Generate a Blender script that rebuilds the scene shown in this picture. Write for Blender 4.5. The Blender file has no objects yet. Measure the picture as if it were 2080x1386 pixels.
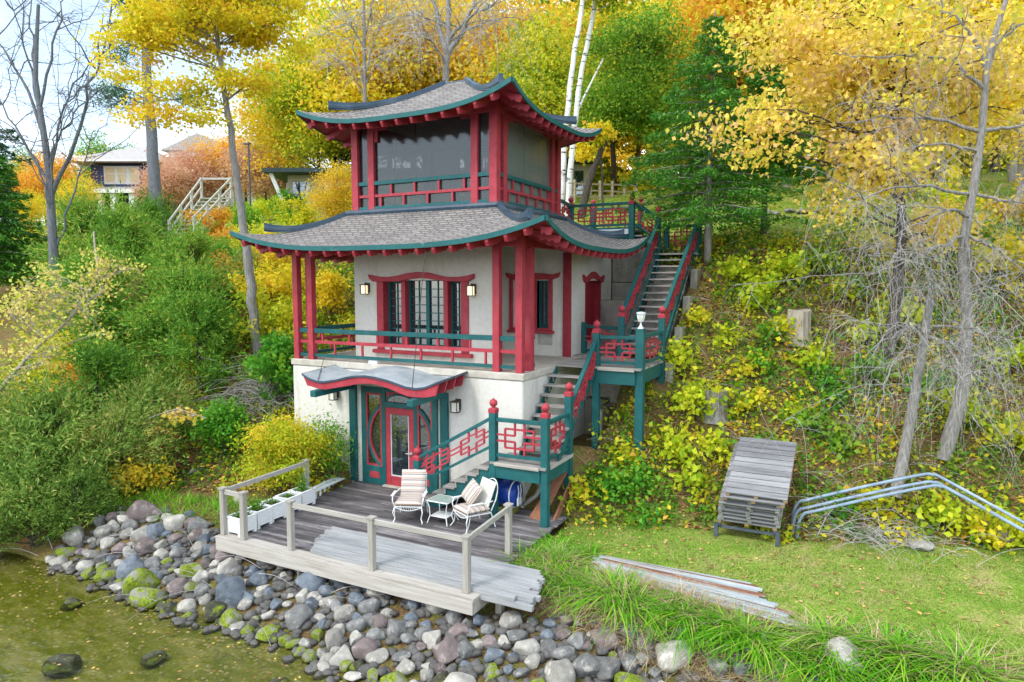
import bpy, math, random
import numpy as np
from math import radians, sin, cos, pi, sqrt, atan2
from mathutils import Vector, Matrix

S = bpy.context.scene
# ---------------------------------------------------------------- camera
YAW, PITCH = radians(27.35), math.atan((693 - 576) / 1387.0)
cd = bpy.data.cameras.new("camera")
cam = bpy.data.objects.new("camera", cd)
S.collection.objects.link(cam)
cam.location = (7.02, -14.12, 5.0)
cam.rotation_euler = (pi / 2 - PITCH, 0, YAW)
cd.sensor_width = 36.0
cd.lens = 36.0 * 1387 / 2080
cd.clip_start, cd.clip_end = 0.1, 3000
S.camera = cam
# ---------------------------------------------------------------- sky, sun, exposure
SUN_EL, SUN_AZ = radians(48), radians(205)      # azimuth from +Y clockwise: light comes from the lake side
wd = bpy.data.worlds.new("World")
S.world = wd
wd.use_nodes = True
nt = wd.node_tree
nt.nodes.clear()
sky = nt.nodes.new("ShaderNodeTexSky")
sky.sky_type = 'NISHITA'
sky.sun_disc = False
sky.sun_elevation = SUN_EL
sky.sun_rotation = SUN_AZ
sky.air_density, sky.dust_density, sky.ozone_density = 1.0, 1.5, 1.0
tc = nt.nodes.new("ShaderNodeTexCoord")
nz = nt.nodes.new("ShaderNodeTexNoise")
nz.inputs["Scale"].default_value = 2.6
nz.inputs["Detail"].default_value = 6
cr = nt.nodes.new("ShaderNodeValToRGB")
cr.color_ramp.elements[0].position = 0.40
cr.color_ramp.elements[0].color = (0.15, 0.15, 0.15, 1)
cr.color_ramp.elements[1].position = 0.66
mx = nt.nodes.new("ShaderNodeMix")
mx.data_type = 'RGBA'
mx.inputs[7].default_value = (9.6, 10.6, 11.2, 1)
bg = nt.nodes.new("ShaderNodeBackground")
bg.inputs[1].default_value = 0.15
wo = nt.nodes.new("ShaderNodeOutputWorld")
L = nt.links.new
L(tc.outputs["Generated"], nz.inputs["Vector"])
L(nz.outputs["Fac"], cr.inputs["Fac"])
L(cr.outputs["Color"], mx.inputs[0])
L(sky.outputs["Color"], mx.inputs[6])
L(mx.outputs[2], bg.inputs[0])
L(bg.outputs[0], wo.inputs[0])
ld = bpy.data.lights.new("sun", 'SUN')
ld.energy = 1.0
ld.angle = radians(11)
ld.color = (1.0, 0.95, 0.87)
sun = bpy.data.objects.new("sun", ld)
S.collection.objects.link(sun)
sd = Vector((sin(SUN_AZ) * cos(SUN_EL), cos(SUN_AZ) * cos(SUN_EL), sin(SUN_EL)))
sun.rotation_euler = sd.to_track_quat('Z', 'Y').to_euler()
sun.location = (0, -20, 40)
S.view_settings.view_transform = 'Standard'
S.view_settings.look = 'None'
S.view_settings.exposure = 0.94
S.view_settings.gamma = 1.0
S.cycles.max_bounces = 6
S.cycles.transparent_max_bounces = 12
S.cycles.caustics_reflective = False
S.cycles.caustics_refractive = False
S.cycles.use_denoising = True
# ---------------------------------------------------------------- the lie of the land
_TX = [-60, -20, -14, -8, -5, 1.1, 2.6, 5.5, 8, 10, 14, 25, 60]
_TY = [-6, -4, -3.2, -2.2, -0.6, -0.4, 0.8, 1.1, 2.0, 3.0, 4.0, 5.5, 8]      # foot of the hillside
_FX = [-60, -14, -8, -5, 0.9, 2.7, 4.6, 6.5, 9, 14, 60]
_FY = [-6.4, -4.2, -3.3, -2.6, -2.0, -2.4, -2.8, -3.0, -2.9, -2.4, 1]             # front edge of the flat strip
_BX = [-60, -14, -10.8, -8.3, -4.6, -2, 0.2, 2.1, 4.8, 7, 10, 60]
_BY = [-8.5, -6.4, -5.9, -5.7, -5.9, -5.75, -6.1, -5.5, -4.6, -4.1, -3.9, -1]     # waterline
WATER_Z, FLAT_Z, DECK_Z, PORCH_Z = -1.22, -0.42, -0.30, 2.90


def ground(x, y, bumps=True):
    x = np.asarray(x, float)
    y = np.asarray(y, float)
    yt, yf, yb = np.interp(x, _TX, _TY), np.interp(x, _FX, _FY), np.interp(x, _BX, _BY)
    crest = np.interp(x, [-40, -12, -6, 2, 6, 20], [7.5, 8.0, 8.2, 8.2, 8.6, 9.5])
    top = 6.0
    s = np.clip((y - yt) / np.maximum(crest - yt, .5), 0, 1)
    hill = FLAT_Z + (top - FLAT_Z) * (0.85 * s + 0.15 * s * s * (3 - 2 * s))
    d = np.maximum(y - crest, 0)
    up = 0.25 * np.minimum(d, 17) + 0.085 * np.clip(d - 17, 0, 90)
    b = np.clip((yf - y) / np.maximum(yf - yb, .3), 0, 1)
    bank = (FLAT_Z - (WATER_Z - 0.03)) * b * (0.55 + 0.45 * b)
    lake = 0.10 * np.maximum(yb - y, 0)
    z = hill + up - bank - np.minimum(lake, 2.5)
    if bumps:
        k = np.clip((y - yt) / 1.5, 0, 1)
        n = (np.sin(x * 1.9 + 1.3 * np.sin(y * 1.1)) * np.sin(y * 1.7 + 0.8 * np.sin(x * .9)) * .10
             + np.sin(x * 4.7 + y * 1.2) * np.sin(y * 5.1 - x) * .035)
        z = z + n * (0.25 + 0.75 * k) * np.where(y < yb, .25, 1)
    return z


# ---------------------------------------------------------------- helpers
col = S.collection
KIDS, LOCAL = {}, set()
RNG = np.random.default_rng(7)
random.seed(7)


class MB:
    """collects shapes, then links them as one mesh object"""

    def __init__(self):
        self.v, self.f, self.m, self.uv = [], [], [], {}

    def add(self, vs, fs, mi=0):
        o = len(self.v)
        self.v += [tuple(map(float, p)) for p in vs]
        self.f += [tuple(i + o for i in f) for f in fs]
        self.m += [mi] * len(fs)
        return self

    def box(self, x0, x1, y0, y1, z0, z1, mi=0):
        return self.hexa([(x0, y0, z0), (x1, y0, z0), (x1, y1, z0), (x0, y1, z0),
                          (x0, y0, z1), (x1, y0, z1), (x1, y1, z1), (x0, y1, z1)], mi)

    def hexa(self, p, mi=0):
        return self.add(p, [(0, 3, 2, 1), (4, 5, 6, 7), (0, 1, 5, 4), (1, 2, 6, 5), (2, 3, 7, 6), (3, 0, 4, 7)], mi)

    def beam(self, p, q, w, h, up=(0, 0, 1), mi=0):
        p, q, up = Vector(p), Vector(q), Vector(up)
        d = (q - p).normalized()
        if abs(d.dot(up)) > .999:
            up = Vector((0, 1, 0))
        s = d.cross(up).normalized()
        u = s.cross(d)
        s, u = s * w / 2, u * h / 2
        return self.hexa([p - s - u, p + s - u, q + s - u, q - s - u, p - s + u, p + s + u, q + s + u, q - s + u], mi)

    def shear(self, p, q, w, h, mi=0):
        """bar whose ends and height stay vertical (rails of a stair)"""
        p, q = Vector(p), Vector(q)
        d = (q - p)
        d.z = 0
        d.normalize()
        s = Vector((d.y, -d.x, 0)) * w / 2
        u = Vector((0, 0, h / 2))
        return self.hexa([p - s - u, p + s - u, q + s - u, q - s - u, p - s + u, p + s + u, q + s + u, q - s + u], mi)

    def tube(self, pts, r, n=8, mi=0, cap=True):
        pts = [Vector(p) for p in pts]
        if not hasattr(r, '__len__'):
            r = [r] * len(pts)
        vs, fs = [], []
        ref = None
        for i, p in enumerate(pts):
            d = (pts[min(i + 1, len(pts) - 1)] - pts[max(i - 1, 0)])
            d = d.normalized() if d.length > 1e-9 else Vector((0, 0, 1))
            if ref is None:
                ref = Vector((1, 0, 0)) if abs(d.x) < .8 else Vector((0, 1, 0))
            a = (ref - d * ref.dot(d)).normalized()
            ref = a
            b = d.cross(a)
            for k in range(n):
                t = 2 * pi * k / n
                vs.append(p + (a * cos(t) + b * sin(t)) * r[i])
        for i in range(len(pts) - 1):
            for k in range(n):
                fs.append((i * n + k, i * n + (k + 1) % n, (i + 1) * n + (k + 1) % n, (i + 1) * n + k))
        if cap:
            fs.append(tuple(range(n - 1, -1, -1)))
            fs.append(tuple((len(pts) - 1) * n + k for k in range(n)))
        return self.add(vs, fs, mi)

    def prism(self, poly, o, ux, uy, ext, mi=0):
        o, ux, uy, ext = Vector(o), Vector(ux), Vector(uy), Vector(ext)
        n = len(poly)
        a = [o + ux * p[0] + uy * p[1] for p in poly]
        vs = a + [p + ext for p in a]
        fs = [tuple(range(n)), tuple(range(2 * n - 1, n - 1, -1))]
        fs += [(i, n + i, n + (i + 1) % n, (i + 1) % n) for i in range(n)]
        return self.add(vs, fs, mi)

    def ribbon(self, a, b, ext, mi=0):
        """solid strip between two matching point rows a and b, thickened by ext"""
        ext = Vector(ext)
        n = len(a)
        A, B = [Vector(p) for p in a], [Vector(p) for p in b]
        vs = A + B + [p + ext for p in A] + [p + ext for p in B]
        fs = []
        for i in range(n - 1):
            fs += [(i, i + 1, n + i + 1, n + i), (2 * n + i + 1, 2 * n + i, 3 * n + i, 3 * n + i + 1),
                   (i + 1, i, 2 * n + i, 2 * n + i + 1), (n + i, n + i + 1, 3 * n + i + 1, 3 * n + i)]
        fs += [(0, n, 3 * n, 2 * n), (n - 1, 3 * n - 1, 4 * n - 1, 2 * n - 1)]
        return self.add(vs, fs, mi)

    def lathe(self, prof, c, n=12, mi=0, axis='z', rot=0):
        vs, fs = [], []
        c = Vector(c)
        for r, z in prof:
            for k in range(n):
                t = 2 * pi * k / n + rot
                p = (r * cos(t), r * sin(t), z) if axis == 'z' else ((z, r * cos(t), r * sin(t)) if axis == 'x' else (r * cos(t), z, r * sin(t)))
                vs.append(c + Vector(p))
        for i in range(len(prof) - 1):
            for k in range(n):
                fs.append((i * n + k, i * n + (k + 1) % n, (i + 1) * n + (k + 1) % n, (i + 1) * n + k))
        fs.append(tuple(range(n - 1, -1, -1)))
        fs.append(tuple((len(prof) - 1) * n + k for k in range(n)))
        return self.add(vs, fs, mi)

    def grid(self, P, mi=0, uv=None):
        nr, nc = len(P), len(P[0])
        o = len(self.f)
        self.add([p for r in P for p in r],
                 [(i * nc + j, i * nc + j + 1, (i + 1) * nc + j + 1, (i + 1) * nc + j) for i in range(nr - 1) for j in range(nc - 1)], mi)
        if uv:
            k = o
            for i in range(nr - 1):
                for j in range(nc - 1):
                    self.uv[k] = (uv[i][j], uv[i][j + 1], uv[i + 1][j + 1], uv[i + 1][j])
                    k += 1
        return self

    def build(self, name, mats, parent=None, smooth=False, bevel=0):
        me = bpy.data.meshes.new(name)
        me.from_pydata(self.v, [], self.f)
        for m in (mats if isinstance(mats, (list, tuple)) else [mats]):
            me.materials.append(m)
        me.polygons.foreach_set("material_index", self.m)
        if self.uv:
            ul = me.uv_layers.new(name="UVMap")
            for k, q in self.uv.items():
                p = me.polygons[k]
                for li, c in zip(p.loop_indices, q):
                    ul.data[li].uv = c
        me.update()
        if smooth:
            me.polygons.foreach_set("use_smooth", [True] * len(me.polygons))
        return link(name, me, parent, bevel)


def link(name, me, parent=None, bevel=0):
    o = bpy.data.objects.new(name, me)
    col.objects.link(o)
    if parent is not None:
        o.parent = parent
        KIDS.setdefault(parent.name, []).append(o)
        r = parent
        while r.parent is not None:
            r = r.parent
        if r.type == 'EMPTY' and r.name not in LOCAL:
            o.matrix_parent_inverse = (Matrix.Translation(r.location).inverted() if parent == r else Matrix.Identity(4))
    if bevel:
        b = o.modifiers.new("bevel", 'BEVEL')
        b.width = bevel
        b.segments = 1
        b.limit_method = 'ANGLE'
    return o


def tag(o, label=None, cat=None, group=None, kind=None):
    if label:
        o["label"] = label
    if cat:
        o["category"] = cat
    if group:
        o["group"] = group
    if kind:
        o["kind"] = kind
    return o


def thing(name, label, cat, loc=(0, 0, 0), group=None, local=False):
    e = bpy.data.objects.new(name, None)
    col.objects.link(e)
    e.location = loc
    e.empty_display_size = .2
    if local:
        LOCAL.add(e.name)
    return tag(e, label, cat, group)


def dup(o, parent=None, loc=None, rz=None, label=None, sc=None):
    """copy of a thing with copies of its parts and sub-parts"""
    c = o.copy()
    col.objects.link(c)
    if parent is not None:
        c.parent = parent
        KIDS.setdefault(parent.name, []).append(c)
    for ch in KIDS.get(o.name, []):
        dup(ch, c)
    if loc is not None:
        c.location = loc
    if rz is not None:
        c.rotation_euler = (0, 0, rz) if not hasattr(rz, '__len__') else rz
    if sc is not None:
        c.scale = sc if hasattr(sc, '__len__') else (sc, sc, sc)
    if label:
        c["label"] = label
    return c


# ---------------------------------------------------------------- materials
def new_mat(name):
    m = bpy.data.materials.new(name)
    m.use_nodes = True
    t = m.node_tree
    t.nodes.clear()
    o = t.nodes.new("ShaderNodeOutputMaterial")
    return m, t, o


def N(t, kind, **kw):
    n = t.nodes.new("ShaderNode" + kind)
    for k, v in kw.items():
        if k.startswith("_"):
            setattr(n, k[1:], v)
        else:
            n.inputs[k.replace("__", " ")].default_value = v
    return n


def ramp(t, stops, interp='LINEAR'):
    r = t.nodes.new("ShaderNodeValToRGB")
    e = r.color_ramp.elements
    r.color_ramp.interpolation = interp
    while len(e) < len(stops):
        e.new(0.5)
    for k, (p, c) in enumerate(stops):
        e[k].position = p
        e[k].color = (*c, 1) if len(c) == 3 else c
    return r


def mixc(t, fac, a, b, mode='MIX'):
    n = t.nodes.new("ShaderNodeMix")
    n.data_type = 'RGBA'
    n.blend_type = mode
    for i, v in ((0, fac), (6, a), (7, b)):
        if hasattr(v, 'is_linked') or hasattr(v, 'links'):
            t.links.new(v, n.inputs[i])
        else:
            n.inputs[i].default_value = v if i == 0 else (*v, 1)
    return n.outputs[2]


def coords(t, scale=(1, 1, 1), kind="Object", rot=(0, 0, 0)):
    tc = t.nodes.new("ShaderNodeTexCoord")
    mp = t.nodes.new("ShaderNodeMapping")
    mp.inputs["Scale"].default_value = scale
    mp.inputs["Rotation"].default_value = rot
    t.links.new(tc.outputs[kind], mp.inputs["Vector"])
    return mp.outputs["Vector"]


def noise(t, vec, scale, detail=4, rough=.55):
    n = N(t, "TexNoise", Scale=scale, Detail=detail, Roughness=rough)
    t.links.new(vec, n.inputs["Vector"])
    return n.outputs["Fac"]


def bump(t, h, strength=.3, dist=.02):
    b = N(t, "Bump", Strength=strength, Distance=dist)
    t.links.new(h, b.inputs["Height"])
    return b.outputs["Normal"]


def surface(name, c1, c2, scale=6, rough=.6, stretch=(1, 1, 1), dirt=None, dirt_scale=.8, bstr=.25, bscale=None, spec=.35, dirt_stretch=(1, 1, 1), dpos=(.52, .72)):
    """two-tone noisy surface with a second, larger stain layer"""
    m, t, o = new_mat(name)
    v = coords(t, stretch)
    n1 = noise(t, v, scale, 6)
    r = ramp(t, [(.32, c1), (.68, c2)])
    t.links.new(n1, r.inputs["Fac"])
    c = r.outputs["Color"]
    if dirt:
        v2 = coords(t, dirt_stretch)
        r2 = ramp(t, [(dpos[0], (0, 0, 0)), (dpos[1], (1, 1, 1))])
        t.links.new(noise(t, v2, dirt_scale, 7, .65), r2.inputs["Fac"])
        c = mixc(t, r2.outputs["Color"], c, dirt)
    p = N(t, "BsdfPrincipled", Roughness=rough)
    p.inputs["Specular IOR Level"].default_value = spec
    t.links.new(c, p.inputs["Base Color"])
    if bstr:
        t.links.new(bump(t, noise(t, v, bscale or scale * 4, 5), bstr), p.inputs["Normal"])
    t.links.new(p.outputs[0], o.inputs[0])
    return m


def leaf_mat(name, stops, trans=.38, rough=.55, spec=.25, interp='LINEAR', ovar=0):
    """leaf colours picked per leaf by the attribute rnd"""
    m, t, o = new_mat(name)
    a = t.nodes.new("ShaderNodeAttribute")
    a.attribute_name = "rnd"
    r = ramp(t, stops, interp)
    oi = t.nodes.new("ShaderNodeObjectInfo")
    ma = N(t, "Math", _operation='MULTIPLY_ADD')
    ma.inputs[1].default_value = ovar
    t.links.new(oi.outputs["Random"], ma.inputs[0])
    sb = N(t, "Math", _operation='SUBTRACT')
    sb.inputs[1].default_value = ovar / 2
    t.links.new(a.outputs["Fac"], sb.inputs[0])
    t.links.new(sb.outputs[0], ma.inputs[2])
    t.links.new(ma.outputs[0], r.inputs["Fac"])
    h = t.nodes.new("ShaderNodeHueSaturation")
    mr = N(t, "MapRange")
    mr.inputs["To Min"].default_value, mr.inputs["To Max"].default_value = .494, .504
    t.links.new(oi.outputs["Random"], mr.inputs["Value"])
    t.links.new(mr.outputs[0], h.inputs["Hue"])
    t.links.new(r.outputs["Color"], h.inputs["Color"])
    p = N(t, "BsdfPrincipled", Roughness=rough)
    p.inputs["Specular IOR Level"].default_value = spec
    tr = N(t, "BsdfTranslucent")
    ms = N(t, "MixShader", Fac=trans)
    t.links.new(h.outputs["Color"], p.inputs["Base Color"])
    t.links.new(h.outputs["Color"], tr.inputs["Color"])
    t.links.new(p.outputs[0], ms.inputs[1])
    t.links.new(tr.outputs[0], ms.inputs[2])
    t.links.new(ms.outputs[0], o.inputs[0])
    return m


def glass_mat(name, tint, see=.4, rough=.03, spec=.5, mirror=0):
    m, t, o = new_mat(name)
    p = N(t, "BsdfPrincipled", Roughness=rough)
    p.inputs["Base Color"].default_value = (*tint, 1)
    p.inputs["Specular IOR Level"].default_value = spec
    v = coords(t, (1, 1, 1))
    t.links.new(bump(t, noise(t, v, 2.5, 2), .02, .05), p.inputs["Normal"])
    tr = N(t, "BsdfTransparent")
    ms = N(t, "MixShader", Fac=1 - see)
    t.links.new(tr.outputs[0], ms.inputs[1])
    t.links.new(p.outputs[0], ms.inputs[2])
    if mirror:
        gl = N(t, "BsdfGlossy", Roughness=rough)
        gl.inputs["Color"].default_value = (.86, .93, .97, 1)
        m2 = N(t, "MixShader", Fac=mirror)
        t.links.new(ms.outputs[0], m2.inputs[1])
        t.links.new(gl.outputs[0], m2.inputs[2])
        ms = m2
    t.links.new(ms.outputs[0], o.inputs[0])
    return m


M = {}
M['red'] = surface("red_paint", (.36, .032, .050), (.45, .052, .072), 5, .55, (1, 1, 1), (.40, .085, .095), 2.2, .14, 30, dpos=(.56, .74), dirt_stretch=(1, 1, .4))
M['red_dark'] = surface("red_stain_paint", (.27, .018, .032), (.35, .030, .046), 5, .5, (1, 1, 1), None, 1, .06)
M['teal'] = surface("teal_paint", (.008, .088, .094), (.013, .118, .120), 4, .5, (1, 1, 1), (.035, .15, .145), 2.2, .14, 30, dpos=(.56, .74), dirt_stretch=(1, 1, .4))
M['teal_worn'] = surface("worn_teal_paint", (.009, .098, .102), (.015, .13, .13), 4, .5, (1, 1, 1), (.20, .23, .21), 3.2, .15, dpos=(.64, .72))
M['stucco'] = surface("cream_stucco", (.655, .635, .58), (.735, .715, .665), 9, .9, (1, 1, 1), (.50, .465, .40), 1.3, .55, 38, .15, (1.6, 1.6, .22), (.55, .80))
M['concrete'] = surface("weathered_concrete", (.25, .235, .205), (.37, .35, .31), 3, .9, (1, 1, 1), (.12, .115, .095), 1.1, .4, 20, .2, (1, 1, .4), (.48, .7))
M['slab'] = surface("porch_slab_concrete", (.47, .43, .37), (.60, .56, .49), 5, .85, (1, 1, 1), (.36, .33, .28), 1.3, .3, 25, .2)
M['cap'] = surface("ridge_cap_metal", (.030, .058, .088), (.050, .085, .125), 3, .45, (1, 1, 1), (.10, .14, .18), 1.2, .1)
M['flash'] = surface("white_flashing", (.62, .68, .72), (.76, .80, .83), 3, .4, bstr=.05)
M['lamp_metal'] = surface("dark_bronze", (.035, .03, .025), (.06, .05, .04), 8, .45, bstr=.05)
M['chrome'] = surface("brushed_handle", (.45, .42, .36), (.6, .57, .5), 8, .3, bstr=.03)
M['ceiling'] = surface("pale_ceiling_board", (.42, .41, .39), (.52, .51, .49), 3, .8, bstr=.1)
M['curtain'] = surface("grey_curtain", (.34, .34, .33), (.46, .46, .45), 2, .9, (14, 14, .3), bstr=.2)
M['floor_in'] = surface("brown_floor_boards", (.12, .08, .05), (.2, .13, .08), 4, .6, bstr=.1)
M['screen'] = glass_mat("dark_insect_screen", (.020, .026, .028), .55, .12, .42, .035)
M['side_glass'] = glass_mat("side_screen_glass", (.24, .255, .25), .45, .12, .5, .03)  # pale tint paints a haze of light over the dim room behind
M['clear'] = glass_mat("clear_rear_screen", (.035, .042, .042), .5, .1, .4)
M['glass'] = glass_mat("window_glass", (.018, .028, .034), .12, .02, .5, .17)


def lit_glass(name, c, e):
    m, t, o = new_mat(name)
    p = N(t, "BsdfPrincipled", Roughness=.35)
    p.inputs["Base Color"].default_value = (.8, .78, .7, 1)
    if e:
        p.inputs["Emission Color"].default_value = (*c, 1)
        p.inputs["Emission Strength"].default_value = e
    t.links.new(p.outputs[0], o.inputs[0])
    return m


M['lamp_lit'] = lit_glass("lit_lantern_glass", (1, .78, .45), .55)
M['lamp_off'] = lit_glass("clear_lantern_glass", (1, 1, 1), 0)


def shingle_mat():
    m, t, o = new_mat("asphalt_shingles")
    uv = t.nodes.new("ShaderNodeUVMap")
    b = N(t, "TexBrick", Scale=1.0)
    b.inputs["Color1"].default_value = (.32, .30, .285, 1)
    b.inputs["Color2"].default_value = (.155, .148, .148, 1)
    b.inputs["Mortar"].default_value = (.045, .042, .042, 1)
    b.inputs["Mortar Size"].default_value = .022
    b.inputs["Brick Width"].default_value = .27
    b.inputs["Row Height"].default_value = .118
    b.inputs["Bias"].default_value = -.1
    b.offset = .37
    t.links.new(uv.outputs[0], b.inputs["Vector"])
    v = coords(t)
    r = ramp(t, [(.3, (.20, .19, .185)), (.7, (.42, .39, .37))])
    t.links.new(noise(t, v, 1.1, 6, .7), r.inputs["Fac"])
    c = mixc(t, .30, b.outputs["Color"], r.outputs["Color"])
    r3 = ramp(t, [(.3, (.75, .75, .75)), (.7, (1.15, 1.12, 1.1))])
    t.links.new(noise(t, v, 30, 3), r3.inputs["Fac"])
    c = mixc(t, 1.0, c, r3.outputs["Color"], 'MULTIPLY')
    p = N(t, "BsdfPrincipled", Roughness=.9)
    p.inputs["Specular IOR Level"].default_value = .2
    t.links.new(c, p.inputs["Base Color"])
    t.links.new(bump(t, b.outputs["Fac"], -.6, .02), p.inputs["Normal"])
    t.links.new(p.outputs[0], o.inputs[0])
    return m


M['shingle'] = shingle_mat()


def plank_mat(name, c1, c2, c3, axis=0, rough=.8, bstr=.35, var=.45, stain=None):
    """weathered boards: grain along one axis and a tone per loose piece"""
    m, t, o = new_mat(name)
    sc = [9, 9, 9]
    sc[axis] = .7
    v = coords(t, tuple(sc))
    g = t.nodes.new("ShaderNodeNewGeometry")
    n = noise(t, v, 1.6, 8, .7)
    ad = N(t, "Math", _operation='MULTIPLY_ADD')
    ad.inputs[1].default_value = var
    t.links.new(g.outputs["Random Per Island"], ad.inputs[0])
    sb = N(t, "Math", _operation='SUBTRACT')
    sb.inputs[1].default_value = var / 2
    t.links.new(n, sb.inputs[0])
    t.links.new(sb.outputs[0], ad.inputs[2])
    r = ramp(t, [(.28, c1), (.5, c2), (.74, c3)])
    t.links.new(ad.outputs[0], r.inputs["Fac"])
    c = r.outputs["Color"]
    if stain:
        v2 = coords(t, (.5, 1.4, 1))
        rs = ramp(t, [(.40, (0, 0, 0)), (.66, (1, 1, 1))])
        t.links.new(noise(t, v2, 1.3, 8, .72), rs.inputs["Fac"])
        c = mixc(t, rs.outputs["Color"], c, stain)
    p = N(t, "BsdfPrincipled", Roughness=rough)
    p.inputs["Specular IOR Level"].default_value = .25
    t.links.new(c, p.inputs["Base Color"])
    t.links.new(bump(t, n, bstr, .02), p.inputs["Normal"])
    t.links.new(p.outputs[0], o.inputs[0])
    return m


M['deck'] = plank_mat("dark_weathered_deck", (.060, .055, .056), (.165, .150, .152), (.38, .35, .35), 0, var=.26, stain=(.060, .054, .056))
M['deck_pale'] = plank_mat("pale_weathered_boards", (.20, .205, .21), (.31, .315, .32), (.44, .44, .44), 0, var=.35)
M['post_wood'] = plank_mat("pale_grey_post_wood", (.22, .20, .17), (.33, .305, .265), (.44, .415, .37), 2, var=.2)
M['rail_wood'] = plank_mat("pale_grey_rail_wood", (.26, .24, .205), (.36, .335, .30), (.46, .435, .395), 0, var=.2)
M['rim'] = plank_mat("bleached_rim_board", (.29, .255, .215), (.42, .385, .34), (.53, .50, .455), 0, var=.15)
M['tread'] = plank_mat("grey_tread_wood", (.16, .145, .13), (.30, .28, .26), (.48, .46, .43), 0, var=.3)


# ---------------------------------------------------------------- terrain and lake
def axis(*seg):
    a = np.concatenate([np.arange(s, e, d) for s, e, d in seg])
    return a


def terrain():
    xs = axis((-170, -40, 6), (-40, -16, .8), (-16, 16, .16), (16, 40, .8), (40, 171, 6))
    ys = axis((-40, -12, 1.5), (-12, 10, .16), (10, 30, .5), (30, 260, 5))
    X, Y = np.meshgrid(xs, ys)
    Z = ground(X, Y)
    # keep the soil below the floors of the house
    inside = (X > -7.15) & (X < -.1) & (Y > .1) & (Y < 7)
    Z = np.where(inside, np.minimum(Z, np.where(Y < 3.9, 2.3, 2.75)), Z)
    Z = np.where((X > -.1) & (X < 2.3) & (Y > -.6) & (Y < 4.3), np.minimum(Z, ground(X, Y, False) - .03), Z)
    Z = np.where((X > -5.15) & (X < 1.15) & (Y > -4.4) & (Y < .15), np.minimum(Z, DECK_Z - .33), Z)
    Z = np.where((X > -.5) & (X < 1.25) & (Y > 1.7) & (Y < 4.35), np.minimum(Z, .72), Z)
    Z = np.where((X > -.5) & (X < 2.22) & (Y > 4.35) & (Y < 7.45), np.minimum(Z, 2.55), Z)
    nr, nc = X.shape
    V = np.stack([X, Y, Z], -1).reshape(-1, 3)
    i = np.arange(nr * nc).reshape(nr, nc)
    F = np.stack([i[:-1, :-1], i[:-1, 1:], i[1:, 1:], i[1:, :-1]], -1).reshape(-1, 4)
    me = mesh_np("ground", V, F)
    yt, yf, yb = np.interp(V[:, 0], _TX, _TY), np.interp(V[:, 0], _FX, _FY), np.interp(V[:, 0], _BX, _BY)
    crest = np.interp(V[:, 0], [-40, -12, -6, 2, 6, 20], [7.5, 8.0, 8.2, 8.2, 8.6, 9.5])
    y = V[:, 1]
    lawn = np.clip((y - yf + .3) / .6, 0, 1) * np.clip((yt - y + .3) / .6, 0, 1) * np.clip((V[:, 0] - .6) / .5, 0, 1)
    lawn = np.maximum(lawn, np.clip((y - crest - 1.6) / 2.5, 0, 1))
    lake = np.clip((yb + .25 - y) / .5, 0, 1)
    for nme, a in (("lawn", lawn), ("lake", lake)):
        at = me.attributes.new(nme, 'FLOAT', 'POINT')
        at.data.foreach_set("value", a.astype(np.float32))
    m, t, o = new_mat("soil_lawn_and_lakebed")
    v = coords(t)
    # leaf litter and soil
    n1 = noise(t, v, 2.2, 8, .7)
    lit = ramp(t, [(.30, (.085, .058, .03)), (.45, (.20, .125, .058)), (.58, (.15, .16, .04)), (.72, (.32, .21, .10))])
    L(n1, lit.inputs["Fac"])
    n5 = noise(t, v, 26, 4)
    sp = ramp(t, [(.35, (.55, .55, .55)), (.65, (1.35, 1.3, 1.25))])
    L(n5, sp.inputs["Fac"])
    litc = mixc(t, 1.0, lit.outputs["Color"], sp.outputs["Color"], 'MULTIPLY')
    # lawn
    g = ramp(t, [(.28, (.11, .19, .022)), (.46, (.21, .33, .045)), (.58, (.34, .37, .10)), (.70, (.44, .34, .18))])
    L(noise(t, v, .9, 8, .68), g.inputs["Fac"])
    gc = mixc(t, .8, g.outputs["Color"], sp.outputs["Color"], 'MULTIPLY')
    # lake bed: sand with algae and pebbles
    b = ramp(t, [(.30, (.11, .14, .012)), (.48, (.24, .25, .035)), (.58, (.36, .33, .12)), (.74, (.52, .46, .28))])
    va = coords(t, (.7, 1.7, 1), rot=(0, 0, .45))
    L(noise(t, va, 1.4, 9, .72), b.inputs["Fac"])
    vo = N(t, "TexVoronoi", Scale=11.0)
    L(v, vo.inputs["Vector"])
    peb = ramp(t, [(.05, (1.6, 1.5, 1.3)), (.22, (.95, .95, .95)), (.6, (.75, .75, .75))])
    L(vo.outputs["Distance"], peb.inputs["Fac"])
    bc = mixc(t, .8, b.outputs["Color"], peb.outputs["Color"], 'MULTIPLY')
    vs = N(t, "TexVoronoi", Scale=4.5)
    L(v, vs.inputs["Vector"])
    spk = ramp(t, [(.045, (1, 1, 1)), (.075, (0, 0, 0))])
    L(vs.outputs["Distance"], spk.inputs["Fac"])
    bc = mixc(t, spk.outputs["Color"], bc, (.62, .42, .16))
    al = t.nodes.new("ShaderNodeAttribute")
    al.attribute_name = "lawn"
    ak = t.nodes.new("ShaderNodeAttribute")
    ak.attribute_name = "lake"
    c = mixc(t, al.outputs["Fac"], litc, gc)
    c = mixc(t, ak.outputs["Fac"], c, bc)
    p = N(t, "BsdfPrincipled", Roughness=.95)
    p.inputs["Specular IOR Level"].default_value = .1
    L2 = t.links.new
    L2(c, p.inputs["Base Color"])
    L2(bump(t, noise(t, v, 14, 6, .7), .8, .06), p.inputs["Normal"])
    L2(p.outputs[0], o.inputs[0])
    me.materials.append(m)
    me.polygons.foreach_set("use_smooth", [True] * len(me.polygons))
    g = link("ground", me)
    tag(g, "hillside soil rising from the lake bed past a flat lawn strip", "ground", kind="structure")


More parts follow.
